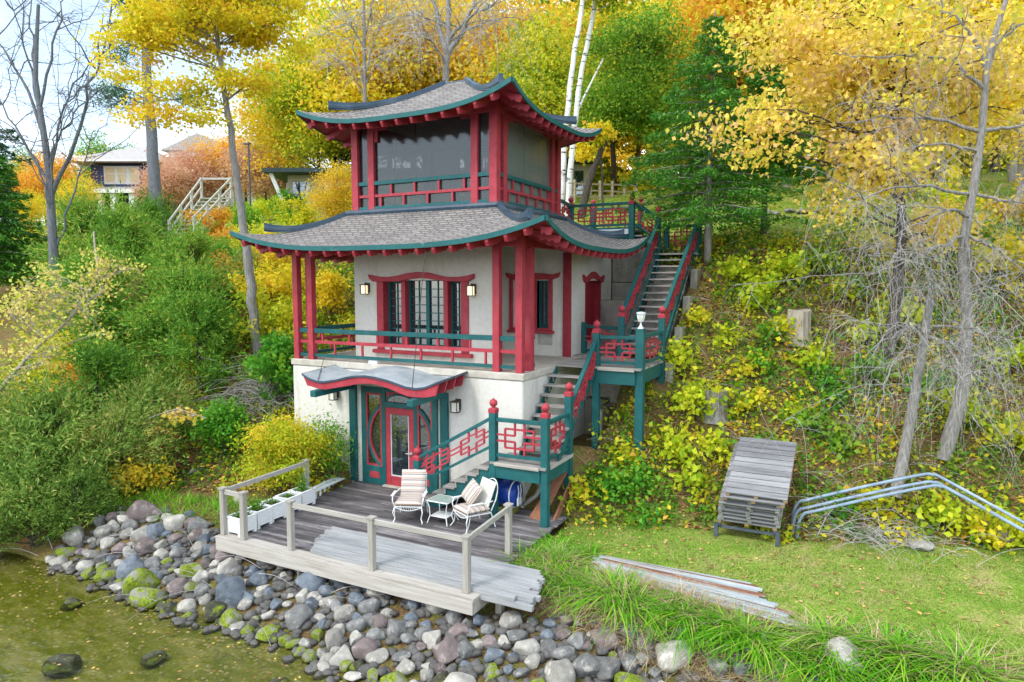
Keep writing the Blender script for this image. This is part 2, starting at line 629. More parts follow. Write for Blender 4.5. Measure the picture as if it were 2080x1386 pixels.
def mesh_np(name, V, F, rnd=None):
    """mesh straight from numpy arrays; F is (n, k) with k corners per face"""
    me = bpy.data.meshes.new(name)
    V = np.ascontiguousarray(V, np.float32)
    F = np.ascontiguousarray(F, np.int32)
    n, k = F.shape
    me.vertices.add(len(V))
    me.vertices.foreach_set("co", V.ravel())
    me.loops.add(n * k)
    me.loops.foreach_set("vertex_index", F.ravel())
    me.polygons.add(n)
    me.polygons.foreach_set("loop_start", np.arange(0, n * k, k, dtype=np.int32))
    me.update(calc_edges=True)
    if rnd is not None:
        at = me.attributes.new("rnd", 'FLOAT', 'POINT')
        at.data.foreach_set("value", np.ascontiguousarray(rnd, np.float32))
    return me


L = lambda a, b: None
def _bind():
    global L
    L = lambda a, b: a.id_data.links.new(a, b)
_bind()
terrain()


def lake():
    m, t, o = new_mat("shallow_lake_water")
    tr = N(t, "BsdfTransparent")
    tr.inputs["Color"].default_value = (.88, .90, .66, 1)
    gl = N(t, "BsdfGlossy", Roughness=.04)
    fr = N(t, "Fresnel", IOR=1.33)
    v = coords(t, (1, 2.2, 1), rot=(0, 0, .45))
    nb = bump(t, noise(t, v, 2.6, 5, .6), .20, .2)
    L(nb, gl.inputs["Normal"])
    L(nb, fr.inputs["Normal"])
    ms = N(t, "MixShader")
    L(fr.outputs[0], ms.inputs[0])
    L(tr.outputs[0], ms.inputs[1])
    L(gl.outputs[0], ms.inputs[2])
    # deep water far out is opaque blue grey
    p = N(t, "BsdfPrincipled", Roughness=.07)
    p.inputs["Base Color"].default_value = (.045, .075, .085, 1)
    L(nb, p.inputs["Normal"])
    g = t.nodes.new("ShaderNodeNewGeometry")
    sx = N(t, "SeparateXYZ")
    L(g.outputs["Position"], sx.inputs[0])
    mr = N(t, "MapRange")
    mr.inputs["From Min"].default_value, mr.inputs["From Max"].default_value = -11.0, -22.0
    L(sx.outputs["Y"], mr.inputs["Value"])
    m2 = N(t, "MixShader")
    L(mr.outputs[0], m2.inputs[0])
    L(ms.outputs[0], m2.inputs[1])
    L(p.outputs[0], m2.inputs[2])
    L(m2.outputs[0], o.inputs[0])
    b = MB()
    b.add([(-900, -900, WATER_Z), (900, -900, WATER_Z), (900, -3.2, WATER_Z), (-900, -3.2, WATER_Z)], [(0, 1, 2, 3)])
    w = b.build("lake_water", m)
    tag(w, "clear shallow lake water over a green and sandy bed", "water", kind="structure")
    # the bed goes on under the far water
    b = MB()
    b.add([(-900, -900, -4.4), (900, -900, -4.4), (900, -39, -4.4), (-900, -39, -4.4)], [(0, 1, 2, 3)])
    f = b.build("lake_bed", surface("deep_lake_bed", (.05, .06, .03), (.08, .08, .04), 1, .9, bstr=0))
    tag(f, "deep bed of the lake farther out", "lake bed", kind="structure")


lake()

# ---------------------------------------------------------------- the boathouse
PX0, PX1 = -7.24, 0.0                     # porch slab
house = thing("pagoda_boathouse", "two storey red and teal pagoda boathouse with cream stucco walls and curved shingle roofs", "boathouse", (-3.62, 0, DECK_Z))


def wall_box():
    b = MB()
    b.box(PX0, PX1, 0.0, 7.0, -.75, PORCH_Z - .17)
    b.build("lower_wall", M['stucco'], house, bevel=.03)
    b = MB()
    b.box(PX0 - .03, PX1 + .03, -.03, 7.0, PORCH_Z - .168, PORCH_Z)
    b.build("porch_slab", M['slab'], house, bevel=.015)
    # room behind the porch: front block with a slanting right flank, recessed back block
    z0, z1 = PORCH_Z + .002, 6.3
    fx0, fx1, y0 = -5.97, -1.45, 1.2
    b = MB()
    poly = [(fx0, y0), (-5.16, y0), (-5.16, y0 + .30), (-2.17, y0 + .30), (-2.17, y0), (fx1, y0), (-2.95, 3.95), (-1.50, 3.95),
            (-1.50, 4.22), (-1.01, 4.22), (-1.01, 3.95), (-.42, 3.95), (-.42, 5.04), (-.72, 5.04), (-.72, 6.3), (-.42, 6.3), (-.42, 7.35), (fx0, 7.35)]
    full = [(fx0, y0), (fx1, y0), (-2.95, 3.95), (-.42, 3.95), (-.42, 7.35), (fx0, 7.35)]
    # storey wall in three bands so that the window openings are real recesses
    def band(p, a, c):
        b.prism(p, (0, 0, a), (1, 0, 0), (0, 1, 0), (0, 0, c - a))
    band(full, z0, 3.22)
    band(poly, 3.223, 5.08)
    band(full, 5.083, z1)
    b.build("porch_wall", M['stucco'], house)


wall_box()


def bars(b, pts, w, d, axis_d):
    for p, q in pts:
        b.beam(p, q, w, d)


# front window: three lights in a red frame under a curved head board
def front_window():
    y = 1.2
    f = MB()
    xs = [(-5.16, -4.93), (-4.40, -4.24), (-3.02, -2.86), (-2.40, -2.17)]
    f.box(-5.16, -4.93, y - .04, y + .28, 3.16, 5.10)
    f.box(-2.40, -2.17, y - .04, y + .28, 3.16, 5.10)
    f.box(-4.36, -4.22, y + .02, y + .27, 3.20, 5.10)
    f.box(-2.98, -2.84, y + .02, y + .27, 3.20, 5.10)
    f.box(-4.932, -2.398, y + .03, y + .26, 3.163, 3.205)
    win = f.build("window", M['red'], house, bevel=.008)
    s = MB().box(-5.28, -2.04, y - .12, y + .10, 3.06, 3.16)
    s.build("sill", M['red'], win, bevel=.01)
    up = [(-5.42, 5.25), (-5.07, 5.19), (-4.71, 5.18), (-4.42, 5.21), (-4.08, 5.28), (-3.74, 5.31), (-3.41, 5.29), (-3.14, 5.23),
          (-2.87, 5.18), (-2.5, 5.17), (-2.18, 5.20), (-1.97, 5.25)]
    lo = [(-2.0, 5.13), (-2.16, 5.05), (-2.87, 5.05), (-3.11, 5.09), (-3.6, 5.15), (-4.02, 5.12), (-4.37, 5.05), (-5.25, 5.05), (-5.36, 5.13)]
    h = MB().prism(up + lo, (0, y - .10, 0), (1, 0, 0), (0, 0, 1), (0, .22, 0))
    h.build("head_board", M['red'], win, bevel=.01)
    gl = MB()
    for a, c in ((-4.95, -4.36), (-4.24, -2.98), (-2.86, -2.38)):
        gl.box(a, c, y + .262, y + .272, 3.2, 5.14)
    gl.build("pane", M['glass'], win)
    k = MB()
    def sash(x0, x1, z1, n):
        z0 = 3.2
        t = .055
        k.box(x0, x0 + t, y + .20, y + .255, z0, z1)
        k.box(x1 - t, x1, y + .20, y + .255, z0, z1)
        k.box(x0 + t, x1 - t, y + .20, y + .255, z0, z0 + .12)
        k.box(x0 + t, x1 - t, y + .20, y + .255, z1 - t, z1)
        xm = (x0 + x1) / 2
        k.box(xm - .012, xm + .012, y + .235, y + .258, z0 + .12, z1 - t)
        for i in range(1, n):
            z = z0 + .12 + (z1 - t - z0 - .12) * i / n
            k.box(x0 + t, x1 - t, y + .236, y + .257, z - .011, z + .011)
    sash(-4.93, -4.36, 5.05, 8)
    sash(-4.22, -3.60, 5.12, 8)
    sash(-3.60, -2.98, 5.12, 8)
    sash(-2.84, -2.40, 5.05, 8)
    k.build("sash", M['teal'], win)


front_window()


def side_window():
    y = 3.95
    f = MB()
    f.box(-2.40, -2.28, y - .06, y, 3.63, 5.14)
    f.box(-1.62, -1.50, y - .06, y + .2, 3.63, 5.14)
    f.box(-1.11, -1.00, y - .06, y + .2, 3.63, 5.14)
    f.box(-1.502, -1.108, y + .0, y + .195, 3.632, 3.70)
    f.box(-2.282, -1.618, y - .055, y - .001, 3.634, 3.70)
    f.box(-1.625, -1.495, y + .001, y + .19, 3.634, 3.69)
    win = f.build("window", M['red'], house, bevel=.008)
    tag(win, "small deep set red window with leaded casement")
    MB().box(-2.44, -.94, y - .12, y, 3.55, 3.63).build("sill", M['red'], win, bevel=.01)
    up = [(-2.52, 5.32), (-2.3, 5.27), (-1.95, 5.28), (-1.6, 5.31), (-1.25, 5.28), (-.95, 5.26), (-.75, 5.32)]
    lo = [(-.80, 5.18), (-.98, 5.11), (-2.3, 5.11), (-2.46, 5.18)]
    MB().prism(up + lo, (0, y - .10, 0), (1, 0, 0), (0, 0, 1), (0, .099, 0)).build("head_board", M['red'], win, bevel=.01)
    MB().box(-1.50, -1.11, y + .205, y + .215, 3.63, 5.1).build("pane", M['glass'], win)
    k = MB()
    k.box(-1.498, -1.44, y + .13, y + .19, 3.70, 5.08)
    k.box(-1.17, -1.112, y + .13, y + .19, 3.70, 5.08)
    k.box(-1.44, -1.17, y + .13, y + .19, 3.70, 3.80)
    k.box(-1.44, -1.17, y + .13, y + .19, 5.02, 5.08)
    k.box(-1.315, -1.295, y + .165, y + .195, 3.8, 5.02)
    for i in range(1, 6):
        z = 3.8 + 1.22 * i / 6
        k.box(-1.44, -1.17, y + .167, y + .193, z - .009, z + .009)
    k.build("sash", M['teal'], win)
    # trim board at the corner of the back block
    MB().box(-.66, -.415, y - .07, y + .0, PORCH_Z + .003, 5.86).build("corner_board", M['red_dark'], house, bevel=.008)
    # narrow arched side door
    x = -.42
    d = MB().box(x - .26, x - .20, 5.05, 6.29, PORCH_Z + .003, 5.07)
    door = d.build("side_door", M['red_dark'], house)
    MB().box(x - .29, x + .02, 5.0, 5.08, PORCH_Z + .005, 5.08).build("door_jamb", M['red_dark'], door)
    MB().box(x - .29, x + .02, 6.26, 6.34, PORCH_Z + .005, 5.08).build("door_jamb", M['red_dark'], door)
    poly = [(4.74, 5.26), (4.95, 5.17), (5.2, 5.22), (5.45, 5.33), (5.62, 5.36), (5.8, 5.33), (6.05, 5.22), (6.32, 5.17), (6.53, 5.26), (6.42, 5.04), (6.25, 5.02),
            (5.95, 5.12), (5.62, 5.17), (5.3, 5.12), (5.02, 5.02), (4.85, 5.04)]
    MB().prism(poly, (x - .02, 0, 0), (0, 1, 0), (0, 0, 1), (.10, 0, 0)).build("head_board", M['red'], door)


side_window()


# porch posts, beams and rails
def post(x, y, z1, s=.18, z0=PORCH_Z + .002, name="porch_post", mat='red'):
    return MB().box(x - s / 2, x + s / 2, y - s / 2, y + s / 2, z0, z1).build(name, M[mat], house, bevel=.008)


ZB = 5.86
for x, y in ((-7.11, .12), (-6.58, .12), (-.74, .12), (-.13, .12), (-.13, .62), (-7.11, .62)):
    post(x, y, ZB)
b = MB()
b.box(PX0 + .03, PX1 - .03, .02, .22, ZB + .002, ZB + .26)
b.build("eave_beam", M['red'], house, bevel=.01)
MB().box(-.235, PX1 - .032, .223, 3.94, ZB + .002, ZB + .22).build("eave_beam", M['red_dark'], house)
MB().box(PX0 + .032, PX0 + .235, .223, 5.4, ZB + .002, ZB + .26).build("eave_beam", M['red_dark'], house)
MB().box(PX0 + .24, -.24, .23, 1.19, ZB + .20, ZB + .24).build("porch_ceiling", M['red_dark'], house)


def porch_rail(p, q, name="porch_railing", n=6, upper=(.74, .86), lowr=(.085, .165), mid=(.45, .535)):
    """teal top and bottom rail, red middle rail, short red studs set out of step"""
    p, q = Vector(p), Vector(q)
    d = (q - p).normalized()
    top = MB().beam(p + Vector((0, 0, sum(upper) / 2)), q + Vector((0, 0, sum(upper) / 2)), .09, upper[1] - upper[0])
    r = top.build(name, M['teal'], house, bevel=.006)
    MB().beam(p + Vector((0, 0, sum(lowr) / 2)), q + Vector((0, 0, sum(lowr) / 2)), .08, lowr[1] - lowr[0]).build("bottom_rail", M['teal'], r)
    b = MB()
    b.beam(p + Vector((0, 0, sum(mid) / 2)), q + Vector((0, 0, sum(mid) / 2)), .06, mid[1] - mid[0])
    Ln = (q - p).length
    for i in range(n):
        a = p + d * (Ln * (i + .30) / n)
        b.beam(a + Vector((0, 0, mid[1] + .001)), a + Vector((0, 0, upper[0] - .001)), .05, .05, up=(0, 1, 0))
        a = p + d * (Ln * (i + .76) / n)
        b.beam(a + Vector((0, 0, lowr[1] + .001)), a + Vector((0, 0, mid[0] - .001)), .05, .05, up=(0, 1, 0))
    b.build("middle_rail", M['red'], r)


porch_rail((-6.488, .12, PORCH_Z), (-.832, .12, PORCH_Z), n=6)
porch_rail((-7.018, .12, PORCH_Z), (-6.672, .12, PORCH_Z), n=0)
porch_rail((-.648, .12, PORCH_Z), (-.222, .12, PORCH_Z), n=0)
porch_rail((-7.11, .712, PORCH_Z), (-7.11, 4.6, PORCH_Z), n=4)
porch_rail((-7.11, .212, PORCH_Z), (-7.11, .528, PORCH_Z), n=0)
for z in (PORCH_Z + .80, PORCH_Z + .12):
    MB().box(-.19, -.07, .715, .80, z - .05, z + .05).build("rail_bracket", M['cap'], house)
MB().box(-4.55, -4.27, .02, .13, PORCH_Z + .002, PORCH_Z + .075).build("scupper_block", M['flash'], house)


# ---------------------------------------------------------------- curved roofs
def roof(prefix, inner, outer, zi, ze, lift, power=3.2, conc=1.55, th=.05, nv=14, ns=48):
    """hipped roof ring with concave slopes and upswept corners"""
    ix0, ix1, iy0, iy1 = inner
    ox0, ox1, oy0, oy1 = outer
    I = [(ix0, iy0), (ix1, iy0), (ix1, iy1), (ix0, iy1)]
    O = [(ox0, oy0), (ox1, oy0), (ox1, oy1), (ox0, oy1)]

    def P(k, s, v, dz=0.0):
        """k side, s 0..1 along it, v 0 at the top, 1 at the eave"""
        a, c = I[k], I[(k + 1) % 4]
        e, g = O[k], O[(k + 1) % 4]
        x = (a[0] + (c[0] - a[0]) * s) * (1 - v) + (e[0] + (g[0] - e[0]) * s) * v
        y = (a[1] + (c[1] - a[1]) * s) * (1 - v) + (e[1] + (g[1] - e[1]) * s) * v
        t = abs(2 * s - 1)
        z_e = ze + lift * t ** power
        z = zi + (ze - zi) * (1 - (1 - v) ** conc) + (z_e - ze) * v ** 1.6
        # the eave bows out a little towards the corners
        bow = .03 * t ** 4 * v
        return Vector((x + bow * (1 if x > (ox0 + ox1) / 2 else -1),
                       y + bow * (1 if y > (oy0 + oy1) / 2 else -1), z + dz))

    top = MB()
    for k in range(4):
        Ls = (Vector(O[k]) - Vector(O[(k + 1) % 4])).length
        rows, uv = [], []
        dist = 0
        for i in range(nv + 1):
            v = i / nv
            if i:
                dist += (P(k, .5, v) - P(k, .5, (i - 1) / nv)).length
            rows.append([P(k, j / ns, v) for j in range(ns + 1)])
            inner_l = (Vector(I[k]) - Vector(I[(k + 1) % 4])).length
            w = inner_l + (Ls - inner_l) * v
            uv.append([((j / ns - .5) * w + k * 3.1, -dist) for j in range(ns + 1)])
        top.grid(rows, 0, uv)
    r = top.build(prefix, M['shingle'], house, smooth=True)
    so = MB()
    for k in range(4):
        so.grid([[P(k, j / ns, i / nv, -.075) for j in range(ns + 1)] for i in range(nv, -1, -1)])
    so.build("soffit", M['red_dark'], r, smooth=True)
    fa = MB()
    for k in range(4):
        a = [P(k, j / ns, 1) + Vector((0, 0, .015)) for j in range(ns + 1)]
        nrm = Vector([(0, -1, 0), (1, 0, 0), (0, 1, 0), (-1, 0, 0)][k])
        fa.ribbon([p + nrm * .002 + Vector((0, 0, -.115)) for p in a], [p + nrm * .002 for p in a], nrm * .045)
    fa.build("fascia", M['teal_worn'], r)
    return r, P


def hip_cap(r, P, k, v0, v1, side_k, w=.20, name="hip_ridge", curl=.10):
    """metal ridge roll along a hip, curling up at its lower end"""
    n = 16
    pts = [P(k, 0, v0 + (v1 - v0) * i / n, .06 + curl * (i / n) ** 4) for i in range(n + 1)]
    b = MB()
    rad = [(w * .5 + .06 * (i / n) ** 3) for i in range(n + 1)]
    b.tube(pts, [q * .55 for q in rad], 8)
    # upright fin that makes the roll read as a ridge board
    a = [p + Vector((0, 0, -.08)) for p in pts]
    c = [p + Vector((0, 0, .055 + .10 * (i / n) ** 3)) for i, p in enumerate(pts)]
    d = (pts[-1] - pts[0])
    s = Vector((d.y, -d.x, 0)).normalized() * .05
    b.ribbon([p - s for p in a], [p - s for p in c], s * 2)
    b.build(name, M['cap'], r)


def rafters(P, r, k, n, depth, s0=.03, s1=.97, name="rafter", run=.95, wall=None):
    """scroll ended red rafter boards across one side"""
    for j in range(n):
        s = s0 + (s1 - s0) * j / (n - 1)
        e = P(k, s, 1)
        nrm = Vector([(0, 1, 0), (-1, 0, 0), (0, -1, 0), (1, 0, 0)][k])
        rows = []
        prof = [(-.02, .04), (.03, -.055), (.10, -.06), (.16, -.015), (.24, -.065), (.34, -.02), (.44, -.075), (.56, -.03), (.75, -.06), (.95, -.06)]
        up, lo = [], []
        for q, dz in prof:
            qq = q * run / .95
            f = qq / depth
            x = e + nrm * qq
            # follow the underside of the roof right above this spot
            v = min(1, max(0, 1 - f))
            tgt = x.x if k in (0, 2) else x.y
            ends = [(P(k, 0, v), P(k, 1, v))]
            a, c = (ends[0][0].x, ends[0][1].x) if k in (0, 2) else (ends[0][0].y, ends[0][1].y)
            ss = (tgt - a) / (c - a)
            if ss < .01 or ss > .99:
                break
            p = P(k, ss, v)
            z = p.z - .078
            up.append(Vector((x.x, x.y, z)))
            lo.append(Vector((x.x, x.y, z - .115 + dz)))
        if len(up) < 3:
            continue
        side = Vector((nrm.y, -nrm.x, 0)) * .038
        b = MB().ribbon([p - side for p in lo], [p - side for p in up], side * 2)
        b.build(name, M['red'], house)


UX0, UX1, UY0, UY1 = -5.99, -1.33, 1.18, 5.27
lower_roof, LP = roof("lower_roof", (UX0 - .1, UX1 + .1, UY0 - .1, UY1 + .1), (-8.3, 1.0, -1.0, 6.4), 6.93, 5.90, .51)
rafters(LP, lower_roof, 0, 19, 2.1, .05, .95)
rafters(LP, lower_roof, 1, 16, 2.3, .045, .955)
rafters(LP, lower_roof, 3, 12, 2.2, .05, .95)
for k in range(4):
    hip_cap(lower_roof, LP, k, .02, .72, 0)
b = MB()
for (x0, y0), (x1, y1) in (((UX0 - .1, UY0 - .1), (UX1 + .1, UY0 - .1)), ((UX1 + .1, UY0 - .1), (UX1 + .1, UY1 + .1)), ((UX0 - .1, UY0 - .1), (UX0 - .1, UY1 + .1))):
    b.tube([(x0, y0, 6.96), (x1, y1, 6.96)], .085, 8)
b.build("top_flashing_roll", M['cap'], lower_roof)
MB().box(UX0 - .06, UX1 + .06, UY0 - .06, UY1 + .06, 6.86, 7.035).build("base_flashing", M['flash'], lower_roof)

upper_roof, UP = roof("upper_roof", (-4.02, -3.30, 3.0, 3.45), (-6.95, -.40, .20, 6.0), 10.73, 9.24, .465, conc=1.45)
rafters(UP, upper_roof, 0, 13, 2.6, .08, .92)
rafters(UP, upper_roof, 1, 13, 2.6, .08, .92)
rafters(UP, upper_roof, 3, 8, 2.6, .07, .93)
for k in range(4):
    hip_cap(upper_roof, UP, k, .0, .80, 0)
MB().tube([(-4.10, 3.22, 10.75), (-3.22, 3.22, 10.75)], .10, 8).build("top_ridge", M['cap'], upper_roof)


# ---------------------------------------------------------------- screened upper room
def upper_room():
    z0, z1 = 7.03, 9.30
    b = MB().box(UX0 + .02, UX1 - .02, UY0 + .02, UY1 - .02, 6.70, 6.855)
    b.build("upper_floor", M['floor_in'], house)
    MB().box(UX0 + .25, UX1 - .25, UY0 + .25, UY1 - .25, 9.50, 9.54).build("upper_ceiling", M['ceiling'], house)
    s = .22
    for x, y in ((UX0 + .11, UY0 + .11), (UX1 - .11, UY0 + .11), (UX1 - .11, UY1 - .11), (UX0 + .11, UY1 - .11)):
        MB().box(x - s / 2, x + s / 2, y - s / 2, y + s / 2, z0 + .006, z1).build("corner_post", M['red'], house, bevel=.008)
    # head beams
    MB().box(UX0, UX1, UY0 - .005, UY0 + .215, z1 + .002, 9.56).build("head_beam", M['red'], house, bevel=.008)
    MB().box(UX1 - .215, UX1 + .005, UY0 + .216, UY1, z1 + .002, 9.56).build("head_beam", M['red'], house)
    MB().box(UX0 - .005, UX0 + .215, UY0 + .216, UY1, z1 + .002, 9.56).build("head_beam", M['red'], house)
    MB().box(UX0 + .22, UX1 - .22, UY1 - .21, UY1, z1 + .002, 9.56).build("head_beam", M['red'], house)

    def face(o, d, Ln, nrm, n_stud, corner=.22, inner=.50):
        """one glazed face: o start corner, d along, nrm outward"""
        o, d, nrm = Vector(o), Vector(d), Vector(nrm)
        def bx(a, c, zz0, zz1, out0, out1, name, mat, parent=house):
            b = MB()
            p = [o + d * a - nrm * out0, o + d * c - nrm * out0, o + d * c - nrm * out1, o + d * a - nrm * out1]
            if d.cross(nrm).z > 0:
                p = p[::-1]
            b.hexa([q + Vector((0, 0, zz0)) for q in p] + [q + Vector((0, 0, zz1)) for q in p])
            return b.build(name, M[mat], parent, bevel=0)
        i0, i1 = inner, Ln - inner
        w = .20
        for a in (i0, i1 - w):
            bx(a, a + w, z0 + .006, z1, .02, .16, "mullion_post", 'red')
        spans = ((corner, i0), (i0 + w, i1 - w), (i1, Ln - corner))
        for q, (a, c) in enumerate(spans):
            gm = 'screen' if nrm.y < -.5 else ('side_glass' if nrm.x > .5 else 'clear')
            pane = bx(a, c, z0 + .04, z1, .115, .125, "screen_pane", gm)
            r = bx(a, c, 7.72, 7.82, .03, .12, "upper_railing", 'teal')
            bx(a, c, 7.03, 7.13, .03, .12, "bottom_rail", 'teal', r)
            b = MB()
            def bb(a, c, zz0, zz1, o0, o1):
                p = [o + d * a - nrm * o0, o + d * c - nrm * o0, o + d * c - nrm * o1, o + d * a - nrm * o1]
                if d.cross(nrm).z > 0:
                    p = p[::-1]
                b.hexa([u + Vector((0, 0, zz0)) for u in p] + [u + Vector((0, 0, zz1)) for u in p])
            bb(a, c, 7.385, 7.455, .045, .105)
            if q == 1:
                for i in range(n_stud):
                    t = a + (c - a) * (i + .22) / n_stud
                    bb(t, t + .055, 7.131, 7.384, .05, .10)
                    t = a + (c - a) * (i + .68) / n_stud
                    bb(t, t + .055, 7.456, 7.719, .05, .10)
                # stepped corner pieces at the head of the big opening
                b.build("middle_rail", M['red'], r)
                b = MB()
                bb(a, a + .12, z1 - .42, z1 - .10, .05, .11)
                bb(a, a + .42, z1 - .101, z1 - .0, .05, .11)
                b.build("corner_bracket", M['red'], house)
                b = MB()
                bb(c - .30, c, z1 - .08, z1 - .0, .05, .11)
                b.build("corner_bracket", M['red'], house)
            else:
                b.build("middle_rail", M['red'], r)
            for t in ([a + .02, c - .06] if q != 1 else [a + .02, c - .06, a + (c - a) * .42]):
                bx(t, t + .035, z0 + .04, z1, .128, .16, "screen_frame", 'teal')
    face((UX0, UY0, 0), (1, 0, 0), UX1 - UX0, (0, -1, 0), 4, inner=.57)
    face((UX1, UY0, 0), (0, 1, 0), UY1 - UY0, (1, 0, 0), 5, inner=.42)
    face((UX0, UY0, 0), (0, 1, 0), UY1 - UY0, (-1, 0, 0), 5, inner=.42)
    face((UX0, UY1, 0), (1, 0, 0), UX1 - UX0, (0, 1, 0), 4, inner=.57)
    # grey curtains inside the right face; extra back panels added to block sky glints
    def curtain(p, q, z_lo, z_hi, wav=.04):
        p, q = Vector(p), Vector(q)
        d = (q - p).normalized()
        s = Vector((d.y, -d.x, 0))
        n = 60
        pts = [p + (q - p) * i / n + s * wav * sin(i * 1.3) * (.6 + .4 * sin(i * .37)) for i in range(n + 1)]
        MB().grid([[u + Vector((0, 0, zz)) for u in pts] for zz in (z_lo, z_hi)]).build("curtain", M['curtain'], house, smooth=True)
    curtain((UX1 - .42, UY0 + .75, 0), (UX1 - .42, UY0 + 2.0, 0), 6.9, 9.3)
    curtain((UX1 - .42, UY0 + 2.55, 0), (UX1 - .42, UY1 - .3, 0), 6.9, 9.3)
    for a, c in ((.3, 1.25), (1.45, 2.15), (2.3, 3.0), (3.25, 3.8), (3.9, 4.35)):
        curtain((UX0 + a, UY1 - .35, 0), (UX0 + c, UY1 - .35, 0), 6.9, 9.3)


upper_room()


# ---------------------------------------------------------------- ground floor front: posts, entrance, awning, lanterns
def entrance():
    zd = DECK_Z + .01
    y = 0.0
    for x in (-5.04, -2.15):
        MB().box(x - .11, x + .11, y - .09, y - .001, zd, 2.30).build("wall_post", M['teal'], house, bevel=.008)
    f = MB()
    def fr(x0, x1, z0, z1, o=.06):
        f.box(x0, x1, y - o, y - .001, z0, z1)
    fr(-4.76, -4.60, zd, 2.30)
    fr(-4.10, -3.97, zd, 2.30)
    fr(-3.07, -2.96, zd, 2.30)
    fr(-2.52, -2.36, zd, 2.30)
    fr(-4.599, -4.101, 2.14, 2.299)
    fr(-3.969, -3.071, 2.20, 2.299)
    fr(-2.959, -2.521, 2.14, 2.299)
    fr(-3.969, -3.071, 1.80, 1.94)
    fr(-4.599, -4.101, zd, .20)
    fr(-2.959, -2.521, zd, .20)
    ent = f.build("entrance_frame", M['teal'], house, bevel=.006)
    for x0, x1 in ((-4.50, -4.18), (-2.88, -2.60)):
        MB().box(x0, x1, y - .068, y - .061, -.12, .05).build("kick_panel", M['red'], ent)
    for a, c in ((-4.6, -4.1), (-2.96, -2.52)):
        MB().box(a, c, y - .012, y - .002, .2, 2.14).build("side_light_glass", M['glass'], ent)
    RB = {}
    for sg, a, c in ((-1, -4.599, -4.101), (1, -2.959, -2.521)):
        r = RB[sg] = MB()
        r.box(a, a + .045, y - .05, y - .013, .20, 2.139)
        r.box(c - .045, c, y - .05, y - .013, .20, 2.139)
        r.box(a + .046, c - .046, y - .05, y - .013, .20, .25)
        r.box(a + .046, c - .046, y - .05, y - .013, 2.09, 2.139)
    # the big hoop cut by the door: one arc in each side light
    cx_, cz, R = -3.53, 1.02, 1.02
    for sgn, lo, hi in ((-1, -4.56, -4.14), (1, -2.92, -2.56)):
        g = MB()
        for rr, w, mb, oy in ((R - .08, .03, RB[sgn], .055), (R - .015, .055, g, .05)):
            pts = []
            for i in range(80):
                a = -pi / 2 + pi * i / 79
                x, z = cx_ + sgn * rr * cos(a), cz + rr * sin(a) * 1.0
                if lo <= x <= hi:
                    pts.append((x, y - .03, z))
            if len(pts) > 2:
                for i in range(len(pts) - 1):
                    mb.beam(pts[i], pts[i + 1], oy, w * 1.6, up=(cos(0), 0, .0001))
        RB[sgn].build("red_glazing_bar", M['red'], ent)
        g.build("hoop", M['teal'], ent)
    # arched light over the door
    MB().box(-3.96, -3.08, y - .02, y - .003, 1.945, 2.199).build("fan_light_panel", M['red'], ent)
    n = 14
    arc = [(-3.52 + .40 * cos(pi * i / n), 1.955 + .17 * sin(pi * i / n)) for i in range(n + 1)]
    MB().prism(arc, (0, y - .03, 0), (1, 0, 0), (0, 0, 1), (0, .009, 0)).build("fan_light_glass", M['glass'], ent)
    a = MB()
    a.tube([(-3.52 + .42 * cos(pi * i / n), y - .04, 1.955 + .19 * sin(pi * i / n)) for i in range(n + 1)], .025, 6)
    a.build("fan_light_rim", M['teal'], ent)
    # door leaf
    d = MB()
    x0, x1, z0, z1 = -3.965, -3.075, zd + .03, 1.795
    d.box(x0, x0 + .16, y - .05, y - .004, z0, z1)
    d.box(x1 - .16, x1, y - .05, y - .004, z0, z1)
    d.box(x0 + .161, x1 - .161, y - .05, y - .004, z0, z0 + .26)
    d.box(x0 + .161, x1 - .161, y - .05, y - .004, z1 - .17, z1)
    door = d.build("entrance_door", M['red'], house, bevel=.006)
    MB().box(x0 + .16, x1 - .16, y - .022, y - .010, z0 + .26, z1 - .17).build("door_glass", M['glass'], door)
    b = MB()
    for q in ((x0 + .162, x0 + .18), (x1 - .18, x1 - .162)):
        b.box(q[0], q[1], y - .045, y - .024, z0 + .262, z1 - .172)
    b.box(x0 + .181, x1 - .181, y - .045, y - .024, z0 + .262, z0 + .285)
    b.build("glazing_bead", M['flash'], door)
    h = MB()
    h.lathe([(.035, 0), (.035, .02)], (x1 - .08, y - .075, .66), 10, axis='y')
    h.tube([(x1 - .08, y - .075, .66), (x1 - .08, y - .12, .66), (x1 - .20, y - .125, .66)], .013, 6)
    h.build("handle", M['chrome'], door)
    MB().box(x0 - .05, x1 + .05, y - .16, y - .001, zd, zd + .035).build("threshold", M['slab'], house)


entrance()


